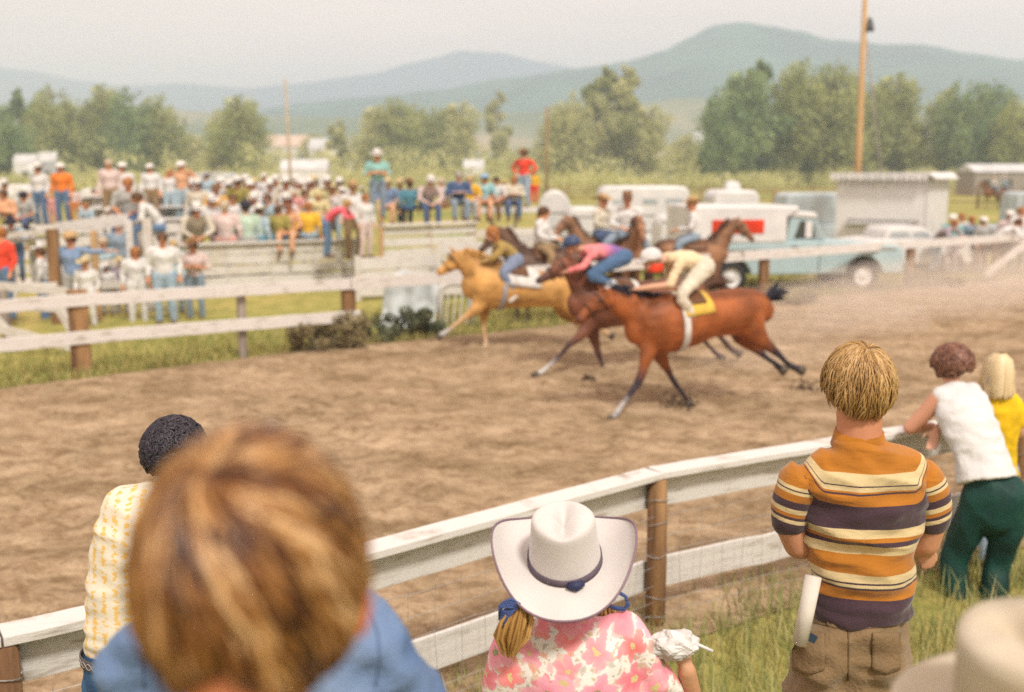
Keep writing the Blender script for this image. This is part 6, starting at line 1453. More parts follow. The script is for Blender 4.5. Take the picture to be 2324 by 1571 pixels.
pts = [Vector((cc.x + .079*math.cos(q), cc.y + .004 + .072*math.sin(q), cc.z + .006 + .010*math.sin(q))) for q in np.linspace(0, 2*math.pi, 26)]
V = [];
for p_ in pts: V += [p_ + Vector((0, 0, -.022)), p_ + Vector(((cc.x-p_.x)*.14, (cc.y-p_.y)*.14, .024))]
cl_ = link('collar', np_mesh('collar', V, [(2*i, 2*i+2, 2*i+3, 2*i+1) for i in range(25)], mat('orange_knit', OR, .9, scale=20, sheen=.3), True), None, rt); cl_.modifiers.new('t', 'SOLIDIFY').thickness = .006
def cutS(d, rng): return (-.93 + .75*max(0, abs(d[0])-.35) if d[1] < -.1 else -.30) + .08*rng.random()
hair_cap('hair', rt, HC_+Vector((0, -.002, .012)), (.073, .094, .090), (.10, -.36, .93), face_matrix((.06, 1, -.12)), cutS, 8500, HBLOND, 9, .0021, .018, 5, wave=.22, swirl=.35, clump=44, tones=(.15, .9))
tr = Blob(); tr.sweep([P(1950, 1372), P(1940, 1430), P(1932, 1510)], [(.100, .128), (.128, .160), (.115, .158)], sub=4, seg=18)
for s in (-1, 1): tr.ball(P(1930+s*62, 1492, -.06), (.085, .075, .095))
an = legs(tr, P, P(1868, 1520, 0), P(1992, 1520, 0), rt, .098, .06)
KH = mat('khaki_twill', (.27, .18, .095), .9, scale=5, col2=(.19, .125, .06), bump=.35, bscale=90, sheen=.2)
tro = link('trousers', tr.fuse('trousers', .010, 5, wrink(.018, 7, 9, (1, 1, 1.8))), KH, rt); shoes(an, rt)
KHD = mat('khaki_seam', (.15, .095, .045), .9)

def on_back(px, py, g=.003):
    """point of the seat of the trousers seen at a pixel, found on the fused mesh"""
    o = CAM; d = ray(px, py).normalized(); loc = Vector(root_loc(rt)); ok, hit, nrm, _ = tro.ray_cast(o - loc - tro.location, d)
    return (hit + tro.location + loc + nrm*g) if ok else P(px, py, -.12)
bpy.context.view_layer.update()
tl = Vector(tro.location)
bm_tree = None
from mathutils.bvhtree import BVHTree
def bvh(me): return BVHTree.FromPolygons([v.co.copy() for v in me.vertices], [tuple(p.vertices) for p in me.polygons])
TB = bvh(tro.data)
def on_mesh(T, px, py, g=.003, fb=None):
    h, nrm, i, d = T.ray_cast(CAM, ray(px, py).normalized())
    return h + nrm*g if h is not None else fb
def patch(name, T, x0, x1, y0, y1, m, parent, tip=0, g=.004, nx=8, ny=9, fb=-.12, slant=0):
    V = []
    for j in range(ny+1):
        for i in range(nx+1):
            u, v = i/nx, j/ny; px = x0+(x1-x0)*u; py = y0+(y1-y0)*v + slant*(u-.5) + tip*(1-abs(u-.5)*2)*v; V.append(on_mesh(T, px, py, g, P(px, py, fb)))
    Fq = [(j*(nx+1)+i, j*(nx+1)+i+1, (j+1)*(nx+1)+i+1, (j+1)*(nx+1)+i) for j in range(ny) for i in range(nx)]
    o = link(name, np_mesh(name, V, Fq, m, True), None, parent); s = o.modifiers.new('t', 'SOLIDIFY'); s.thickness = .003; return o
def seam(T, pts, m, parent, r=.0016, name='seam'):
    P_ = [];
    for a, b in zip(pts, pts[1:]):
        for k in range(5): P_.append(on_mesh(T, a[0]+(b[0]-a[0])*k/5, a[1]+(b[1]-a[1])*k/5, .001, None))
    P_ = [p for p in P_ if p is not None]
    if len(P_) > 2: MB().tube(P_, r, 5).build(name, m, parent, smooth=True)
KH2 = mat('khaki_pocket_twill', (.25, .165, .085), .9, scale=5, bump=.3, bscale=90)
patch('back_pocket', TB, 1802, 1872, 1436, 1520, KH2, rt, tip=12); patch('back_pocket', TB, 1978, 2040, 1436, 1518, KH2, rt, tip=12)
seam(TB, [(1925, 1428), (1926, 1480), (1924, 1560)], KHD, rt, .0022); seam(TB, [(1840, 1412), (1925, 1432), (2050, 1418)], KHD, rt, .0016)
for x in (1880, 1990): seam(TB, [(x, 1404), (x, 1424)], KH2, rt, .004, 'belt_loop')
rp = [P(1846, 1308, -.128), P(1832, 1380, -.142), P(1815, 1462, -.150)]
pr = MB().tube(rp, [.023, .022, .021], 18).build('rolled_paper', mat('off_white_paper', (.70, .66, .58), .7, scale=12, col2=(.52, .48, .42)), None, smooth=True); tag(pr, 'rolled off white programme stuck in the youth\'s left back pocket', 'paper roll')
wl = MB().beam(P(1818, 1436, -.155), P(1850, 1452, -.150), .012, .022).build('wallet', mat('dark_blue_leather', (.03, .05, .08), .5), None); tag(wl, 'dark blue wallet corner showing in the youth\'s back pocket', 'wallet')

# --- girl in the cowboy hat
Y0 = 2.7; P = PY(Y0); rg_ = person_root(P, 1300, 1571, 'girl in pink flowered shirt and white cowboy hat with blue yarn bows')
sh = Blob(); sh.sweep([P(1298, 1402, .01), P(1300, 1440), P(1305, 1500), P(1312, 1600), P(1316, 1800)], [(.052, .075), (.085, .150), (.112, .188), (.12, .19), (.12, .17)], sub=4, seg=20)
sh.sweep([P(1240, 1438), P(1178, 1462), P(1150, 1560), P(1140, 1700, .05)], [.05, .064, .062, .055]); sh.sweep([P(1365, 1432), P(1440, 1462), P(1500, 1570, .03), P(1545, 1680, .12)], [.05, .066, .062, .055])
def floral():
    m = bpy.data.materials.new('pink_floral_cotton'); m.use_nodes = True; nt = m.node_tree; p = nt.nodes['Principled BSDF']; p.inputs['Roughness'].default_value = .85
    t = nd(nt, 'ShaderNodeTexCoord'); last = None
    base = nd(nt, 'ShaderNodeRGB'); base.outputs[0].default_value = (.78, .74, .68, 1); last = base.outputs[0]
    def M_(op, *ins):
        n = nd(nt, 'ShaderNodeMath'); n.operation = op
        for i, v in enumerate(ins):
            if isinstance(v, (int, float)): n.inputs[i].default_value = v
            else: nt.links.new(v, n.inputs[i])
        return n.outputs[0]
    def over(fac, c):
        nonlocal last
        x = nd(nt, 'ShaderNodeMixRGB'); nt.links.new(fac, x.inputs[0]); nt.links.new(last, x.inputs[1])
        if isinstance(c, tuple): x.inputs[2].default_value = (*c, 1)
        else: nt.links.new(c, x.inputs[2])
        last = x.outputs[0]
    sep = nd(nt, 'ShaderNodeSeparateXYZ'); nt.links.new(t.outputs['Object'], sep.inputs[0]); cmb = nd(nt, 'ShaderNodeCombineXYZ'); wn = nd(nt, 'ShaderNodeTexNoise'); wn.inputs['Scale'].default_value = 22; wn.inputs['Detail'].default_value = 3; nt.links.new(t.outputs['Object'], wn.inputs['Vector']); ws = nd(nt, 'ShaderNodeSeparateXYZ'); nt.links.new(wn.outputs['Color'], ws.inputs[0])
    nt.links.new(M_('MULTIPLY_ADD', ws.outputs[0], .055, sep.outputs[0]), cmb.inputs[0]); nt.links.new(M_('MULTIPLY_ADD', ws.outputs[1], .055, sep.outputs[2]), cmb.inputs[1])
    def layer(scale, off, rad, petals, cols, centre, ringc=None):
        mp = nd(nt, 'ShaderNodeMapping'); mp.inputs['Location'].default_value = off; mp.inputs['Scale'].default_value = (scale,)*3; nt.links.new(cmb.outputs[0], mp.inputs[0])
        v = nd(nt, 'ShaderNodeTexVoronoi'); v.voronoi_dimensions = '2D'; v.inputs['Scale'].default_value = 1; v.inputs['Randomness'].default_value = .75; nt.links.new(mp.outputs[0], v.inputs['Vector'])
        sb = nd(nt, 'ShaderNodeVectorMath'); sb.operation = 'SUBTRACT'; nt.links.new(mp.outputs[0], sb.inputs[0]); nt.links.new(v.outputs['Position'], sb.inputs[1])
        s = nd(nt, 'ShaderNodeSeparateXYZ'); nt.links.new(sb.outputs[0], s.inputs[0]); cs = nd(nt, 'ShaderNodeSeparateXYZ'); nt.links.new(v.outputs['Color'], cs.inputs[0])
        ang = M_('ARCTAN2', s.outputs[1], s.outputs[0]); ph = M_('MULTIPLY', cs.outputs[1], 6.28); w = M_('ABSOLUTE', M_('SINE', M_('ADD', M_('MULTIPLY', ang, petals/2), ph)))
        size = M_('MULTIPLY_ADD', cs.outputs[2], .45, .65); rr = M_('MULTIPLY', M_('MULTIPLY_ADD', w, .38, .62), M_('MULTIPLY', size, rad))
        rel = M_('DIVIDE', v.outputs['Distance'], rr); mask = M_('MULTIPLY', M_('SUBTRACT', 1.06, rel), 9.0); mk = nd(nt, 'ShaderNodeClamp'); nt.links.new(mask, mk.inputs[0])
        rp_ = nd(nt, 'ShaderNodeValToRGB'); e = rp_.color_ramp.elements; e[0].color = (*cols[0], 1); e[1].color = (*cols[-1], 1)
        for i, c in enumerate(cols[1:-1]): k = e.new((i+1)/(len(cols)-1)); k.color = (*c, 1)
        nt.links.new(cs.outputs[0], rp_.inputs[0]); li = nd(nt, 'ShaderNodeMixRGB'); nt.links.new(M_('MULTIPLY', rel, .42), li.inputs[0]); nt.links.new(rp_.outputs[0], li.inputs[1]); li.inputs[2].default_value = (.80, .60, .60, 1)
        over(mk.outputs[0], li.outputs[0])
        if centre:
            c2 = M_('LESS_THAN', rel, .27); over(c2, centre)
    layer(48, (3, 5, 0), .26, 3, [(.30, .38, .28), (.62, .46, .20), (.36, .42, .34)], None)
    layer(27, (1.3, .4, 0), .40, 4, [(.42, .50, .40), (.80, .22, .16), (.62, .48, .28), (.80, .48, .50)], None)
    layer(12.5, (.2, 7.1, 0), .60, 5, [(.80, .16, .24), (.82, .34, .44), (.85, .10, .07), (.74, .14, .30)], (.62, .50, .24))
    layer(7.2, (4.25, 2.2, 0), .46, 5, [(.82, .26, .38), (.80, .20, .32), (.84, .12, .10)], (.28, .30, .14))
    nt.links.new(last, p.inputs['Base Color']); n2 = nd(nt, 'ShaderNodeTexNoise'); n2.inputs['Scale'].default_value = 40; nt.links.new(t.outputs['Object'], n2.inputs['Vector']); b = nd(nt, 'ShaderNodeBump'); b.inputs['Strength'].default_value = .25; b.inputs['Distance'].default_value = .01
    nt.links.new(n2.outputs['Fac'], b.inputs['Height']); nt.links.new(b.outputs[0], p.inputs['Normal']); return m
link('shirt', sh.fuse('shirt', .010, 5, wrink(.014, 6, 12, (1, 1, .9))), floral(), rg_)
sk = Blob(); sk.sweep([P(1295, 1425), P(1292, 1385), P(1288, 1345)], [.050, .047, .05], col=(1, .95, .9)); hc = P(1282, 1325, .03); head_at(sk, hc, face_matrix((0, 1, .1)), .92)
W = P(1558, 1520, .02); sk.sweep([P(1295, 1425), P(1430, 1470), P(1490, 1570, .03), P(1520, 1640, .10)], .03, sub=3); sk.sweep([P(1520, 1640, .10), P(1566, 1600, .08), W], [.040, .034, .026], col=(1, .95, .9)); hand(sk, W, Vector((-.25, .1, .85)), side=1, curl=.55, s=.85, palm=(-.7, .5, .1))
tinted(sk, (.60, .34, .20)); link('body', sk.fuse('body', .009, 2), SKINP, rg_)
cb = [P(1240+i*11, 1406-10*math.sin(i/9*3.1), -.01-.05*math.sin(i/9*3.14)) for i in range(10)]
MB().tube(cb, .0055, 8).build('collar_trim', mat('pink_orange_trim', (.78, .28, .18), .8), rg_, smooth=True)
hm2 = hat_mesh('hat', curl=.070, bx=.212, by=.212, cx_=.098, cyy=.110, ch=.145, n=64, crease=.04)
hat_o = put('hat', hm2, mat('white_felt_hat', (.62, .585, .555), .85, scale=6, var=.05, bump=.1, bscale=200, sheen=.3), rg_, P(1282, 1271, .0) - Vector(root_loc(rg_)), (R(20), R(-2), R(-4))); hat_o.modifiers.new('t', 'SOLIDIFY').thickness = .005; hat_o.modifiers.new('s', 'SUBSURF').render_levels = 1
hbm = band_mesh(.098, .108, .020, 48, .003); hb_ = put('hat_band', hbm, mat('grey_purple_ribbon', (.13, .10, .13), .7, scale=30), hat_o); hb_.modifiers.new('t', 'SOLIDIFY').thickness = .003
n_ = 64; edge = [Vector(hm2.vertices[k].co) for k in range(n_)]
MB().tube(edge + [edge[0]], .0032, 6, caps=False).build('brim_binding', mat('mauve_binding', (.24, .16, .20), .7), hat_o, rel=False, smooth=True)
kn = MB().tube([(.01, -.112, .010), (.03, -.118, .013), (.05, -.108, .015)], [.010, .013, .008], 8).build('band_knot', mat('navy_ribbon', (.03, .035, .09), .6), hat_o, rel=False, smooth=True)
def ponytail(x, y, x2, y2, dy, w0, w1, n=160, seed=1):
    rng = random.Random(seed); mb = MB(); tones = []
    a, b_ = P(x, y, dy), P(x2, y2, dy); 
    for _ in range(n):
        o1 = Vector((rng.gauss(0, 1), rng.gauss(0, 1)*.7, 0)); tn = rng.random(); m0 = len(mb.v)
        mb.tube([a+o1*w0*.25, a.lerp(b_, .3)+o1*w0*.42+Vector((.004*math.sin(tn*9), 0, 0)), a.lerp(b_, .7)+o1*w1*.5, b_+o1*w1*.22+Vector((0, 0, -rng.uniform(0, .02)))], [.003, .0042, .004, .0012], 5, caps=False); tones += [tn]*(len(mb.v)-m0)
    me = mb.mesh('ponytail', True); set_attrs(me, {'tone': tones}); tag(link('ponytail', me, HPONY, rg_), kind='stuff')
ponytail(1184, 1372, 1158, 1474, -.13, .036, .034, n=260); ponytail(1378, 1376, 1385, 1440, .07, .030, .022, seed=2)
YARN = mat('blue_yarn', (.09, .14, .36), .9, scale=60, bump=.6, bscale=200)
def yarn(pts, r=.0042): MB().tube([P(*q) for q in pts], r, 7).build('yarn_bow', YARN, rg_, smooth=True)
for k in range(4):
    j = k*3
    yarn([(1180-j, 1372+j, -.15), (1160, 1360+j*2, -.155), (1142-j, 1368+j, -.15), (1134, 1392+j*1.5, -.15), (1146, 1384+j, -.145), (1172, 1378, -.15)])
yarn([(1172, 1380, -.15), (1150, 1402, -.15), (1138, 1424, -.15)]); yarn([(1168, 1380, -.15), (1152, 1392, -.15), (1149, 1414, -.15)])
for k in range(3): yarn([(1372, 1372, .02), (1380+k*2, 1346+k*3, .01), (1398+k, 1340+k*2, 0), (1418+k*2, 1352+k*2, 0), (1427-k*2, 1374, 0), (1416, 1385-k*2, 0), (1394, 1382-k*2, .01), (1376, 1374, .02)])
tr = Blob(); tr.sweep([P(1316, 1720), P(1316, 1840)], [(.12, .165), (.125, .165)]); an = legs(tr, P, P(1262, 1840), P(1370, 1840), rg_, .085, .05); link('trousers', tr.fuse('trousers', .016, 3), CL['jeans'], rg_); shoes(an, rg_)
# crumpled paper and straw in her hand
V, Fc = [], []; bmx = bmesh.new(); bmesh.ops.create_icosphere(bmx, subdivisions=4, radius=1)
pc = P(1530, 1462, -.01)
for v in bmx.verts:
    q = v.co.copy(); k = 1 + .30*noise.noise(q*2.1) + .22*(abs(noise.noise(q*4.7))) + .06*noise.noise(q*12)
    v.co = Vector((q.x*.062*k, q.y*.045*k, q.z*.036*k)) + pc
mx_ = bpy.data.meshes.new('paper_wrapper'); bmx.to_mesh(mx_); bmx.free()
tag(link('paper_wrapper', mx_, mat('crumpled_white_wrapper', (.74, .72, .69), .5, scale=15, bump=.4, bscale=30)), 'crumpled white paper wrapper held up beside the flowered shirt', 'wrapper')
tag(MB().tube([P(1572, 1458, -.02), P(1617, 1478, -.02)], .0045, 8).build('drinking_straw', mat('white_straw', (.75, .75, .75), .4), None, smooth=True), 'short white drinking straw poking out of the paper wrapper', 'straw')

# --- man in yellow and white shirt on the left
Y0 = 3.35; P = PY(Y0); rm_ = person_root(P, 310, 1500, 'man with black curly hair, yellow and white patterned shirt and blue jeans')
def yshirt():
    m = bpy.data.materials.new('yellow_white_print'); m.use_nodes = True; nt = m.node_tree; p = nt.nodes['Principled BSDF']; p.inputs['Roughness'].default_value = .85
    t = nd(nt, 'ShaderNodeTexCoord'); mp = nd(nt, 'ShaderNodeMapping'); mp.inputs['Scale'].default_value = (1, 1, 2.3); nt.links.new(t.outputs['Object'], mp.inputs[0])
    n = nd(nt, 'ShaderNodeTexNoise'); n.inputs['Scale'].default_value = 42; n.inputs['Detail'].default_value = 2; nt.links.new(mp.outputs[0], n.inputs['Vector'])
    w = nd(nt, 'ShaderNodeTexWave'); w.inputs['Scale'].default_value = 7.5; w.inputs['Distortion'].default_value = .4; w.bands_direction = 'X'; nt.links.new(t.outputs['Object'], w.inputs['Vector'])
    ad = nd(nt, 'ShaderNodeMath'); ad.operation = 'MULTIPLY_ADD'; ad.inputs[1].default_value = .22; nt.links.new(w.outputs['Fac'], ad.inputs[0]); nt.links.new(n.outputs['Fac'], ad.inputs[2])
    r = nd(nt, 'ShaderNodeValToRGB'); e = r.color_ramp.elements; e[0].position = .63; e[0].color = (.70, .65, .53, 1); e[1].position = .76; e[1].color = (.70, .46, .13, 1); nt.links.new(ad.outputs[0], r.inputs[0]); nt.links.new(r.outputs[0], p.inputs['Base Color']); return m
sh = Blob(); sh.sweep([P(300, 1476), P(304, 1400), P(322, 1300), P(352, 1200), P(380, 1135, .03), P(392, 1095, .05)], [(.12, .158), (.118, .160), (.118, .175), (.118, .192), (.095, .17), (.06, .075)], sub=4, seg=20)
sh.sweep([P(345, 1130, .02), P(275, 1172, .05), P(258, 1260, .14)], [.05, .070, .060]); sh.sweep([P(430, 1130, .05), P(500, 1170, .08), P(520, 1270, .2)], [.05, .07, .06])
link('shirt', sh.fuse('shirt', .010, 4, wrink(.010, 6, 21, (.7, 1, 2.2))), yshirt(), rm_)
sk = Blob(); sk.sweep([P(386, 1120, .04), P(390, 1085, .06)], [.06, .058], col=(1, 1, 1)); hc = P(398, 1035, .08); head_at(sk, hc, face_matrix((.25, 1, -.15)), 1.05)
for a, e, w in (((258, 1260, .14), (262, 1290, .2), (340, 1300, .42)), ((520, 1270, .2), (525, 1300, .26), (470, 1300, .45))):
    A, E, W = P(*a), P(*e), P(*w); sk.sweep([P(386, 1115, .04), P(300 if a[0] < 400 else 480, 1160, .06), A], .035, sub=3); sk.sweep([A, E, E.lerp(W, .5), W], [.045, .042, .036, .027], col=(1, 1, 1)); hand(sk, W, W-E, curl=.6, sub=1)
tinted(sk, (.22, .11, .07)); link('body', sk.fuse('body', .010, 2), SKINP, rm_)
curls('hair', rm_, hc+Vector((0, -.01, .025)), (.088, .108, .100), HBLK, 2600, .0095, 5, -.55, face_matrix((.25, 1, -.15)))
bh_ = Blob(); bh_.ball(hc+Vector((0, -.012, .022)), (.088, .104, .098)); link('hair_base', bh_.fuse('hair_base', .01, 1), HBLK, rm_)
tr = Blob(); tr.sweep([P(300, 1474), P(300, 1520), P(304, 1600)], [(.112, .155), (.122, .162), (.125, .17)], sub=3, seg=18); an = legs(tr, P, P(240, 1640), P(370, 1640), rm_, .10, .06)
JN = mat('blue_denim', (.045, .13, .26), .85, scale=10, col2=(.025, .07, .16), bump=.3, bscale=120); jm = tr.fuse('trousers', .010, 3, wrink(.008, 9, 4)); link('trousers', jm, JN, rm_); shoes(an, rm_)
BB = bvh(jm)
bl = P(300, 1484); V = []
for k in range(41):
    q = 2*math.pi*k/40; x, y = bl.x+.166*math.cos(q), bl.y+.124*math.sin(q)
    for j in range(5): V.append((x, y, bl.z+.018-.009*j))
blt = link('belt', np_mesh('belt', V, [(k*5+j, (k+1)*5+j, (k+1)*5+j+1, k*5+j+1) for k in range(40) for j in range(4)], mat('tooled_leather_belt', (.10, .09, .09), .6, scale=30), True), None, rm_); blt.modifiers.new('t', 'SOLIDIFY').thickness = .004
for s in (0, math.pi):
    MB().tube([Vector((bl.x+.171*math.cos(q), bl.y+.129*math.sin(q), bl.z+.010*math.sin(q*16+s))) for q in np.linspace(math.pi*.95, math.pi*1.95, 90)], .0012, 4).build('belt_tooling', mat('pale_tooling', (.55, .50, .45), .6), rm_, smooth=True)

# --- figure in the blue denim shirt (head hidden behind the near boy)
Y0 = 1.55; P = PY(Y0); rb = person_root(P, 600, 1500, 'person in faded blue denim shirt whose head is hidden behind the near boy\'s head')
DEN = mat('faded_blue_chambray', (.20, .28, .42), .85, scale=5, col2=(.09, .16, .31), bump=.35, bscale=150)
sh = Blob(); sh.sweep([P(592, 1352, .03), P(592, 1400), P(594, 1470), P(596, 1600), P(598, 2000)], [(.05, .07), (.075, .135), (.105, .185), (.115, .195), (.11, .17)], sub=4, seg=22)
sh.sweep([P(480, 1402), P(345, 1492), P(262, 1640, .02), P(240, 1880, .06)], [.048, .056, .055, .05]); sh.sweep([P(700, 1392), P(815, 1440), P(925, 1600, .02), P(960, 1850, .06)], [.048, .060, .058, .05])
dm = sh.fuse('shirt', .008, 4, wrink(.022, 9, 31, (1, 1, 1.2))); link('shirt', dm, DEN, rb)
sk = Blob(); sk.sweep([P(592, 1400), P(590, 1330, .02)], [.048, .048], col=(1, 1, 1)); hc = P(585, 1235, .05); head_at(sk, hc, face_matrix((0, 1, -.3)), .9)
for x, s in ((262, -1), (940, 1)): A = P(x, 1880, .06); W = A + Vector((-s*.03, .18, -.12)); sk.sweep([P(592, 1400), P(590+s*220, 1470), P(590+s*320, 1640, .02), A], .03, sub=3); sk.sweep([A, W], [.035, .025], col=(1, 1, 1)); hand(sk, W, W-A, side=s, curl=.5, sub=1)
tinted(sk, (.58, .33, .22)); link('body', sk.fuse('body', .01, 2), SKINP, rb); hb2 = Blob(); hb2.ball(hc+Vector((0, -.01, .015)), (.082, .096, .095)); link('hair', hb2.fuse('hair', .01, 1, wrink(.004, 40)), HAIRM['brown'], rb)
tr = Blob(); tr.sweep([P(598, 1960), P(598, 2100)], [(.11, .15), (.12, .155)]); an = legs(tr, P, P(540, 2100), P(656, 2100), rb, .085, .05); link('trousers', tr.fuse('trousers', .016, 3), CL['navy'], rb); shoes(an, rb)
DB_ = bvh(dm); SEAM = mat('denim_seam', (.10, .16, .28), .8)
seam(DB_, [(842, 1392), (858, 1440), (862, 1500), (850, 1571)], SEAM, rb, .0016); seam(DB_, [(330, 1440), (322, 1500), (330, 1571)], SEAM, rb, .0016)

# --- near boy's head
Y0 = .80; P = PY(Y0); rn = person_root(P, 590, 1560, 'boy close to the camera with a brown bowl haircut seen from behind')
hc = P(574, 1334, .02); MN = face_matrix((-.12, 1, -.22)); sk = Blob(); head_at(sk, hc, MN, .89)
sk.sweep([hc+Vector((.004, -.045, -.04)), hc+Vector((.008, -.05, -.12)), hc+Vector((.006, -.05, -.18))], [(.045, .05), .046, .05], col=(1, .9, .85))
for s in (-1, 1): A = hc+Vector((s*.17, -.02, -.46)); W = A+Vector((-s*.02, .10, -.16)); sk.sweep([hc+Vector((.006, -.05, -.18)), hc+Vector((s*.08, -.05, -.24)), hc+Vector((s*.15, -.05, -.28)), A], .028, sub=3); sk.sweep([A, W], [.032, .024], col=(1, 1, 1)); hand(sk, W, W-A, side=s, curl=.4, sub=1, s=.85)

sk.sweep([hc+Vector((.05, 0, -.012)), hc+Vector((.084, -.004, -.012))], .012); sk.ball(hc+Vector((.086, -.006, -.012)), (.012, .02, .030), (1, .6, .5), seg=12); tinted(sk, (.70, .30, .16)); link('body', sk.fuse('body', .006, 2), SKINP, rn)
sb = Blob(); sb.ball(hc+Vector((0, -.004, .018)), (.0765, .098, .100), rot=MN); link('scalp_hair', sb.fuse('scalp_hair', .008, 1), mat('nape_shade_underhair', (.035, .014, .007), .6, scale=20), rn)  # near-black brown here paints in the shade under the overhanging hair
def cutN(d, rng):  # locks stop short at the nape, baring the shade-coloured shell beneath
    if d[1] > .45: return -.25
    if d[1] > .05: return -.52 + .1*rng.random()
    return -.56 - .44*min(1, abs(d[0]+.12)*1.6) + .10*rng.random()
hair_cap('hair', rn, hc+Vector((0, -.002, .016)), (.0765, .098, .100), (-.28, -.60, .75), MN, cutN, 7000, HBOY, 10, .0023, .011, 11, wave=.16, swirl=.9, clump=26, tones=(-.15, 1.15))
sh = Blob(); sh.sweep([hc+Vector((.0, -.05, -.19)), hc+Vector((0, -.05, -.24)), hc+Vector((0, -.03, -.36)), hc+Vector((0, -.03, -.66))], [(.05, .06), (.07, .13), (.10, .155), (.10, .14)], sub=4, seg=18)
for s in (-1, 1): sh.sweep([hc+Vector((s*.08, -.05, -.24)), hc+Vector((s*.15, -.05, -.28)), hc+Vector((s*.17, -.02, -.45))], [.04, .05, .042])
link('shirt', sh.fuse('shirt', .010, 3, wrink(.008, 9)), CL['white'], rn)
tr = Blob(); hpz = hc+Vector((0, -.03, -.66)); tr.sweep([hpz+Vector((0, 0, .03)), hpz-Vector((0, 0, .08))], [(.10, .14), (.105, .14)]); an = legs(tr, P, hpz+Vector((-.06, 0, -.08)), hpz+Vector((.06, 0, -.08)), rn, .075, .045); link('trousers', tr.fuse('trousers', .014, 3), CL['jeans'], rn); shoes(an, rn)

# --- woman leaning on the fence
Y0 = 6.45; P = PY(Y0); rw = person_root(P, 2220, 1380, 'auburn haired woman in white sleeveless blouse and dark green trousers leaning on the near fence')
sh = Blob(); sh.sweep([P(2240, 1092), P(2228, 1040, .06), P(2206, 980, .14), P(2180, 920, .25), P(2164, 888, .30)], [(.155, .19), (.12, .168), (.12, .175), (.12, .18), (.07, .11)], sub=4, seg=20, flat0=True)
sh.sweep([P(2165, 900, .27), P(2136, 900, .27)], [.07, .065]); sh.sweep([P(2200, 890, .32), P(2222, 905, .34)], [.07, .06])
WB = mat('white_cotton_blouse', (.66, .655, .65), .85, scale=9, var=.05, bump=.3, bscale=40); wm_ = sh.fuse('blouse', .0125, 4, wrink(.012, 6, 41, (1, 1, 1.6))); link('blouse', wm_, WB, rw)
sk = Blob(); sk.sweep([P(2166, 892, .30), P(2160, 866, .34)], [.055, .05], col=(1, 1, 1)); hc = P(2158, 832, .38); MW = face_matrix((-.62, .75, -.45)); head_at(sk, hc, MW, .98)
A, E, W = P(2132, 902, .27), P(2064, 972, .34), P(2116, 968, .44); sk.sweep([A, A.lerp(E, .5)+Vector((0, 0, -.01)), E], [.058, .052, .044], col=(1, .9, .86)); sk.sweep([E, E.lerp(W, .5), W], [.042, .038, .028], col=(1, .9, .86))
W2 = P(2126, 975, .26); sk.sweep([P(2165, 945, .33), W2], [.035, .027], col=(1, .9, .86)); hand(sk, W2, Vector((-.25, -.12, -.9)), side=-1, curl=.35, palm=(-.5, -.8, 0)); hand(sk, W, Vector((.8, .3, -.2)), side=1, curl=.4)
tinted(sk, (.62, .34, .23)); link('body', sk.fuse('body', .0105, 2), SKINP, rw)
curls('hair', rw, hc+Vector((.004, -.01, .025)), (.094, .110, .102), HAUB, 1700, .019, 8, -.5, MW, 1.0); hb3 = Blob(); hb3.ball(hc+Vector((.004, -.012, .018)), (.086, .10, .094)); link('hair_base', hb3.fuse('hair_base', .012, 1), HAIRM['auburn'], rw)
tr = Blob(); tr.sweep([P(2242, 1076, .02), P(2254, 1120), P(2262, 1165)], [(.10, .145), (.155, .205), (.15, .20)], sub=4, seg=20)
for q, z in (([(2222, 1150, 0), (2192, 1205, .05), (2168, 1262, .08), (2166, 1320, .04), (2176, 1378, .0)], 1), ([(2292, 1150, 0), (2278, 1215, .0), (2262, 1275, .02), (2256, 1325, -.02), (2252, 1372, -.04)], 2)):
    tr.sweep([P(*p) for p in q], [(.13, .115), (.115, .105), (.085, .088), (.075, .085), (.08, .095)], seg=16)
GT = mat('dark_green_polyester', (.006, .055, .042), .6, scale=7, col2=(.003, .03, .026), bump=.2, bscale=60); link('trousers', tr.fuse('trousers', .0135, 4, wrink(.016, 5, 51, (1.2, 1, .8))), GT, rw)
shoes([P(2176, 1382, 0), P(2252, 1376, -.04)], rw, mat('pale_shoe', (.55, .5, .45), .6), (-.3, 1, 0))
# --- blond girl in yellow
Y0 = 6.95; P = PY(Y0); ry = person_root(P, 2270, 1300, 'girl with pale blond hair and yellow top behind the woman in white')
sh = Blob(); sh.sweep([P(2272, 1090, -.02), P(2268, 1020), P(2270, 950), P(2270, 905), P(2266, 885)], [(.09, .12), (.09, .115), (.10, .135), (.085, .13), (.05, .06)], sub=4)
for s, x in ((-1, 2232), (1, 2306)): sh.sweep([P(2268, 902), P(x, 915), P(x+s*6, 960)], [.045, .05, .045])
link('shirt', sh.fuse('shirt', .012, 3, wrink(.010, 8, 61)), mat('bright_yellow_knit', (.85, .55, .01), .85, scale=10), ry)
sk = Blob(); sk.sweep([P(2266, 900), P(2265, 870)], [.045, .043], col=(1, 1, 1)); hc = P(2264, 840, .02); MG = face_matrix((-.2, 1, -.1)); head_at(sk, hc, MG, .9)
for s, x in ((-1, 2232), (1, 2306)): A = P(x, 950); E = P(x+s*8, 985, .03); W = P(x-s*10, 975, .14); sk.sweep([P(2266, 900), P(x, 915), A], .03); sk.sweep([A, E, W], [.036, .034, .024], col=(1, 1, 1)); hand(sk, W, W-E, side=s, curl=.4, sub=1, s=.85)
tinted(sk, (.64, .38, .26)); link('body', sk.fuse('body', .011, 2), SKINP, ry)
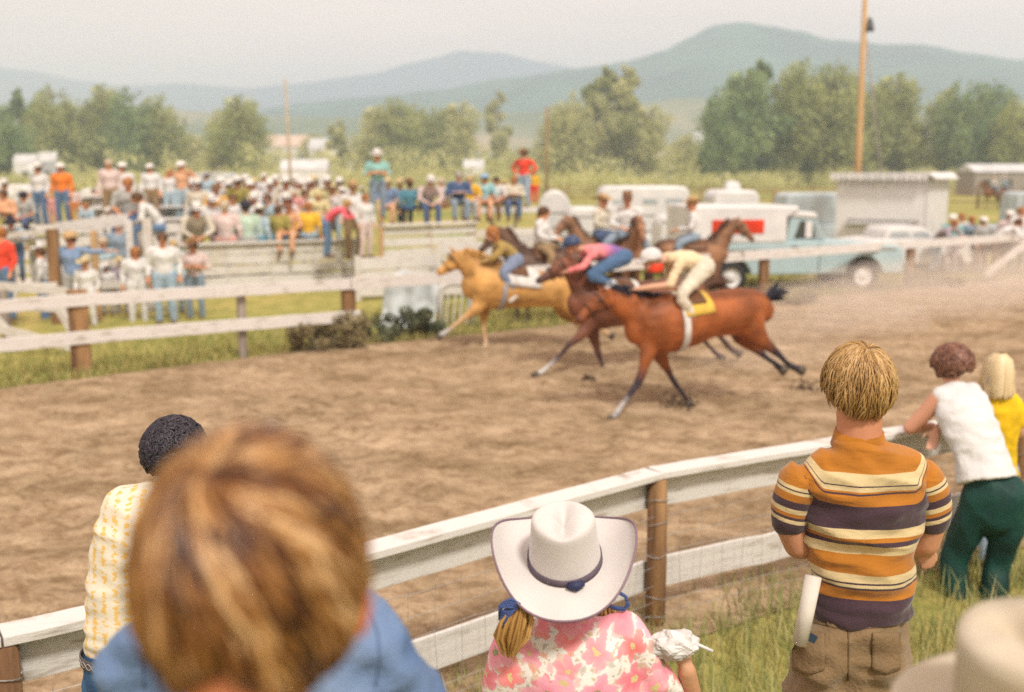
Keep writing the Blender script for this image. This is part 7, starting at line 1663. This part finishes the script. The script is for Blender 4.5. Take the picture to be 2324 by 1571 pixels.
hb4 = Blob(); hb4.ball(hc+Vector((0, -.01, .02)), (.086, .10, .095)); hb4.sweep([hc+Vector((0, -.05, .0)), hc+Vector((0, -.06, -.08)), hc+Vector((0, -.055, -.15))], [(.06, .092), (.05, .098), (.03, .09)], seg=16); link('hair_base', hb4.fuse('hair_base', .011, 2), HAIRM['pale'], ry)
rg2 = np.random.default_rng(3); mb = MB(); tn = []
for i in range(420):
    az = rg2.uniform(-2.6, 2.6); x, y = math.sin(az), -math.cos(az); m0 = len(mb.v); L = rg2.uniform(.85, 1.08)
    if y > .35: L *= .6
    mb.tube([hc+Vector((x*.03, -.02+y*.04, .118)), hc+Vector((x*.078, -.01+y*.09, .075)), hc+Vector((x*.098, -.01+y*.108, -.01)), hc+Vector((x*.102, -.01+y*.11, -.08*L)), hc+Vector((x*(.104+rg2.normal()*.006), -.01+y*.112, -.165*L))], [.004, .006, .006, .006, .002], 5, caps=False); tn += [rg2.random()]*(len(mb.v)-m0)
hm3 = mb.mesh('hair', True); set_attrs(hm3, {'tone': tn}); tag(link('hair', hm3, HPALE, ry), kind='stuff')
tr = Blob(); tr.sweep([P(2272, 1060), P(2272, 1120)], [(.09, .12), (.10, .135)]); an = legs(tr, P, P(2256, 1120), P(2290, 1120), ry, .075, .045); link('trousers', tr.fuse('trousers', .016, 3), CL['lightjeans'], ry); shoes(an, ry)

# --- seated person under the cream hat at the bottom right
p = at_y(2388, 1656, 1.2); seat = Vector((p.x, p.y, p.z-.835)); 
rc_ = person(seat, 'person in a cream western hat sitting low at the bottom right corner', 'sitback', 'white', 'jeans', None, 'brown', 0, 1.0)
hh = hat_mesh('hat', curl=.014, bx=.155, by=.185, cx_=.090, cyy=.105, ch=.135, n=48, crease=.045); ho_ = put('hat', hh, mat('cream_felt_hat', (.56, .50, .39), .85, scale=6, var=.08, col2=(.44, .37, .26)), rc_, (0, .0, .835), (R(4), R(-12), R(8))); ho_.modifiers.new('t', 'SOLIDIFY').thickness = .005
put('hat_band', BANDME, mat('tan_band', (.30, .20, .11), .8), ho_)
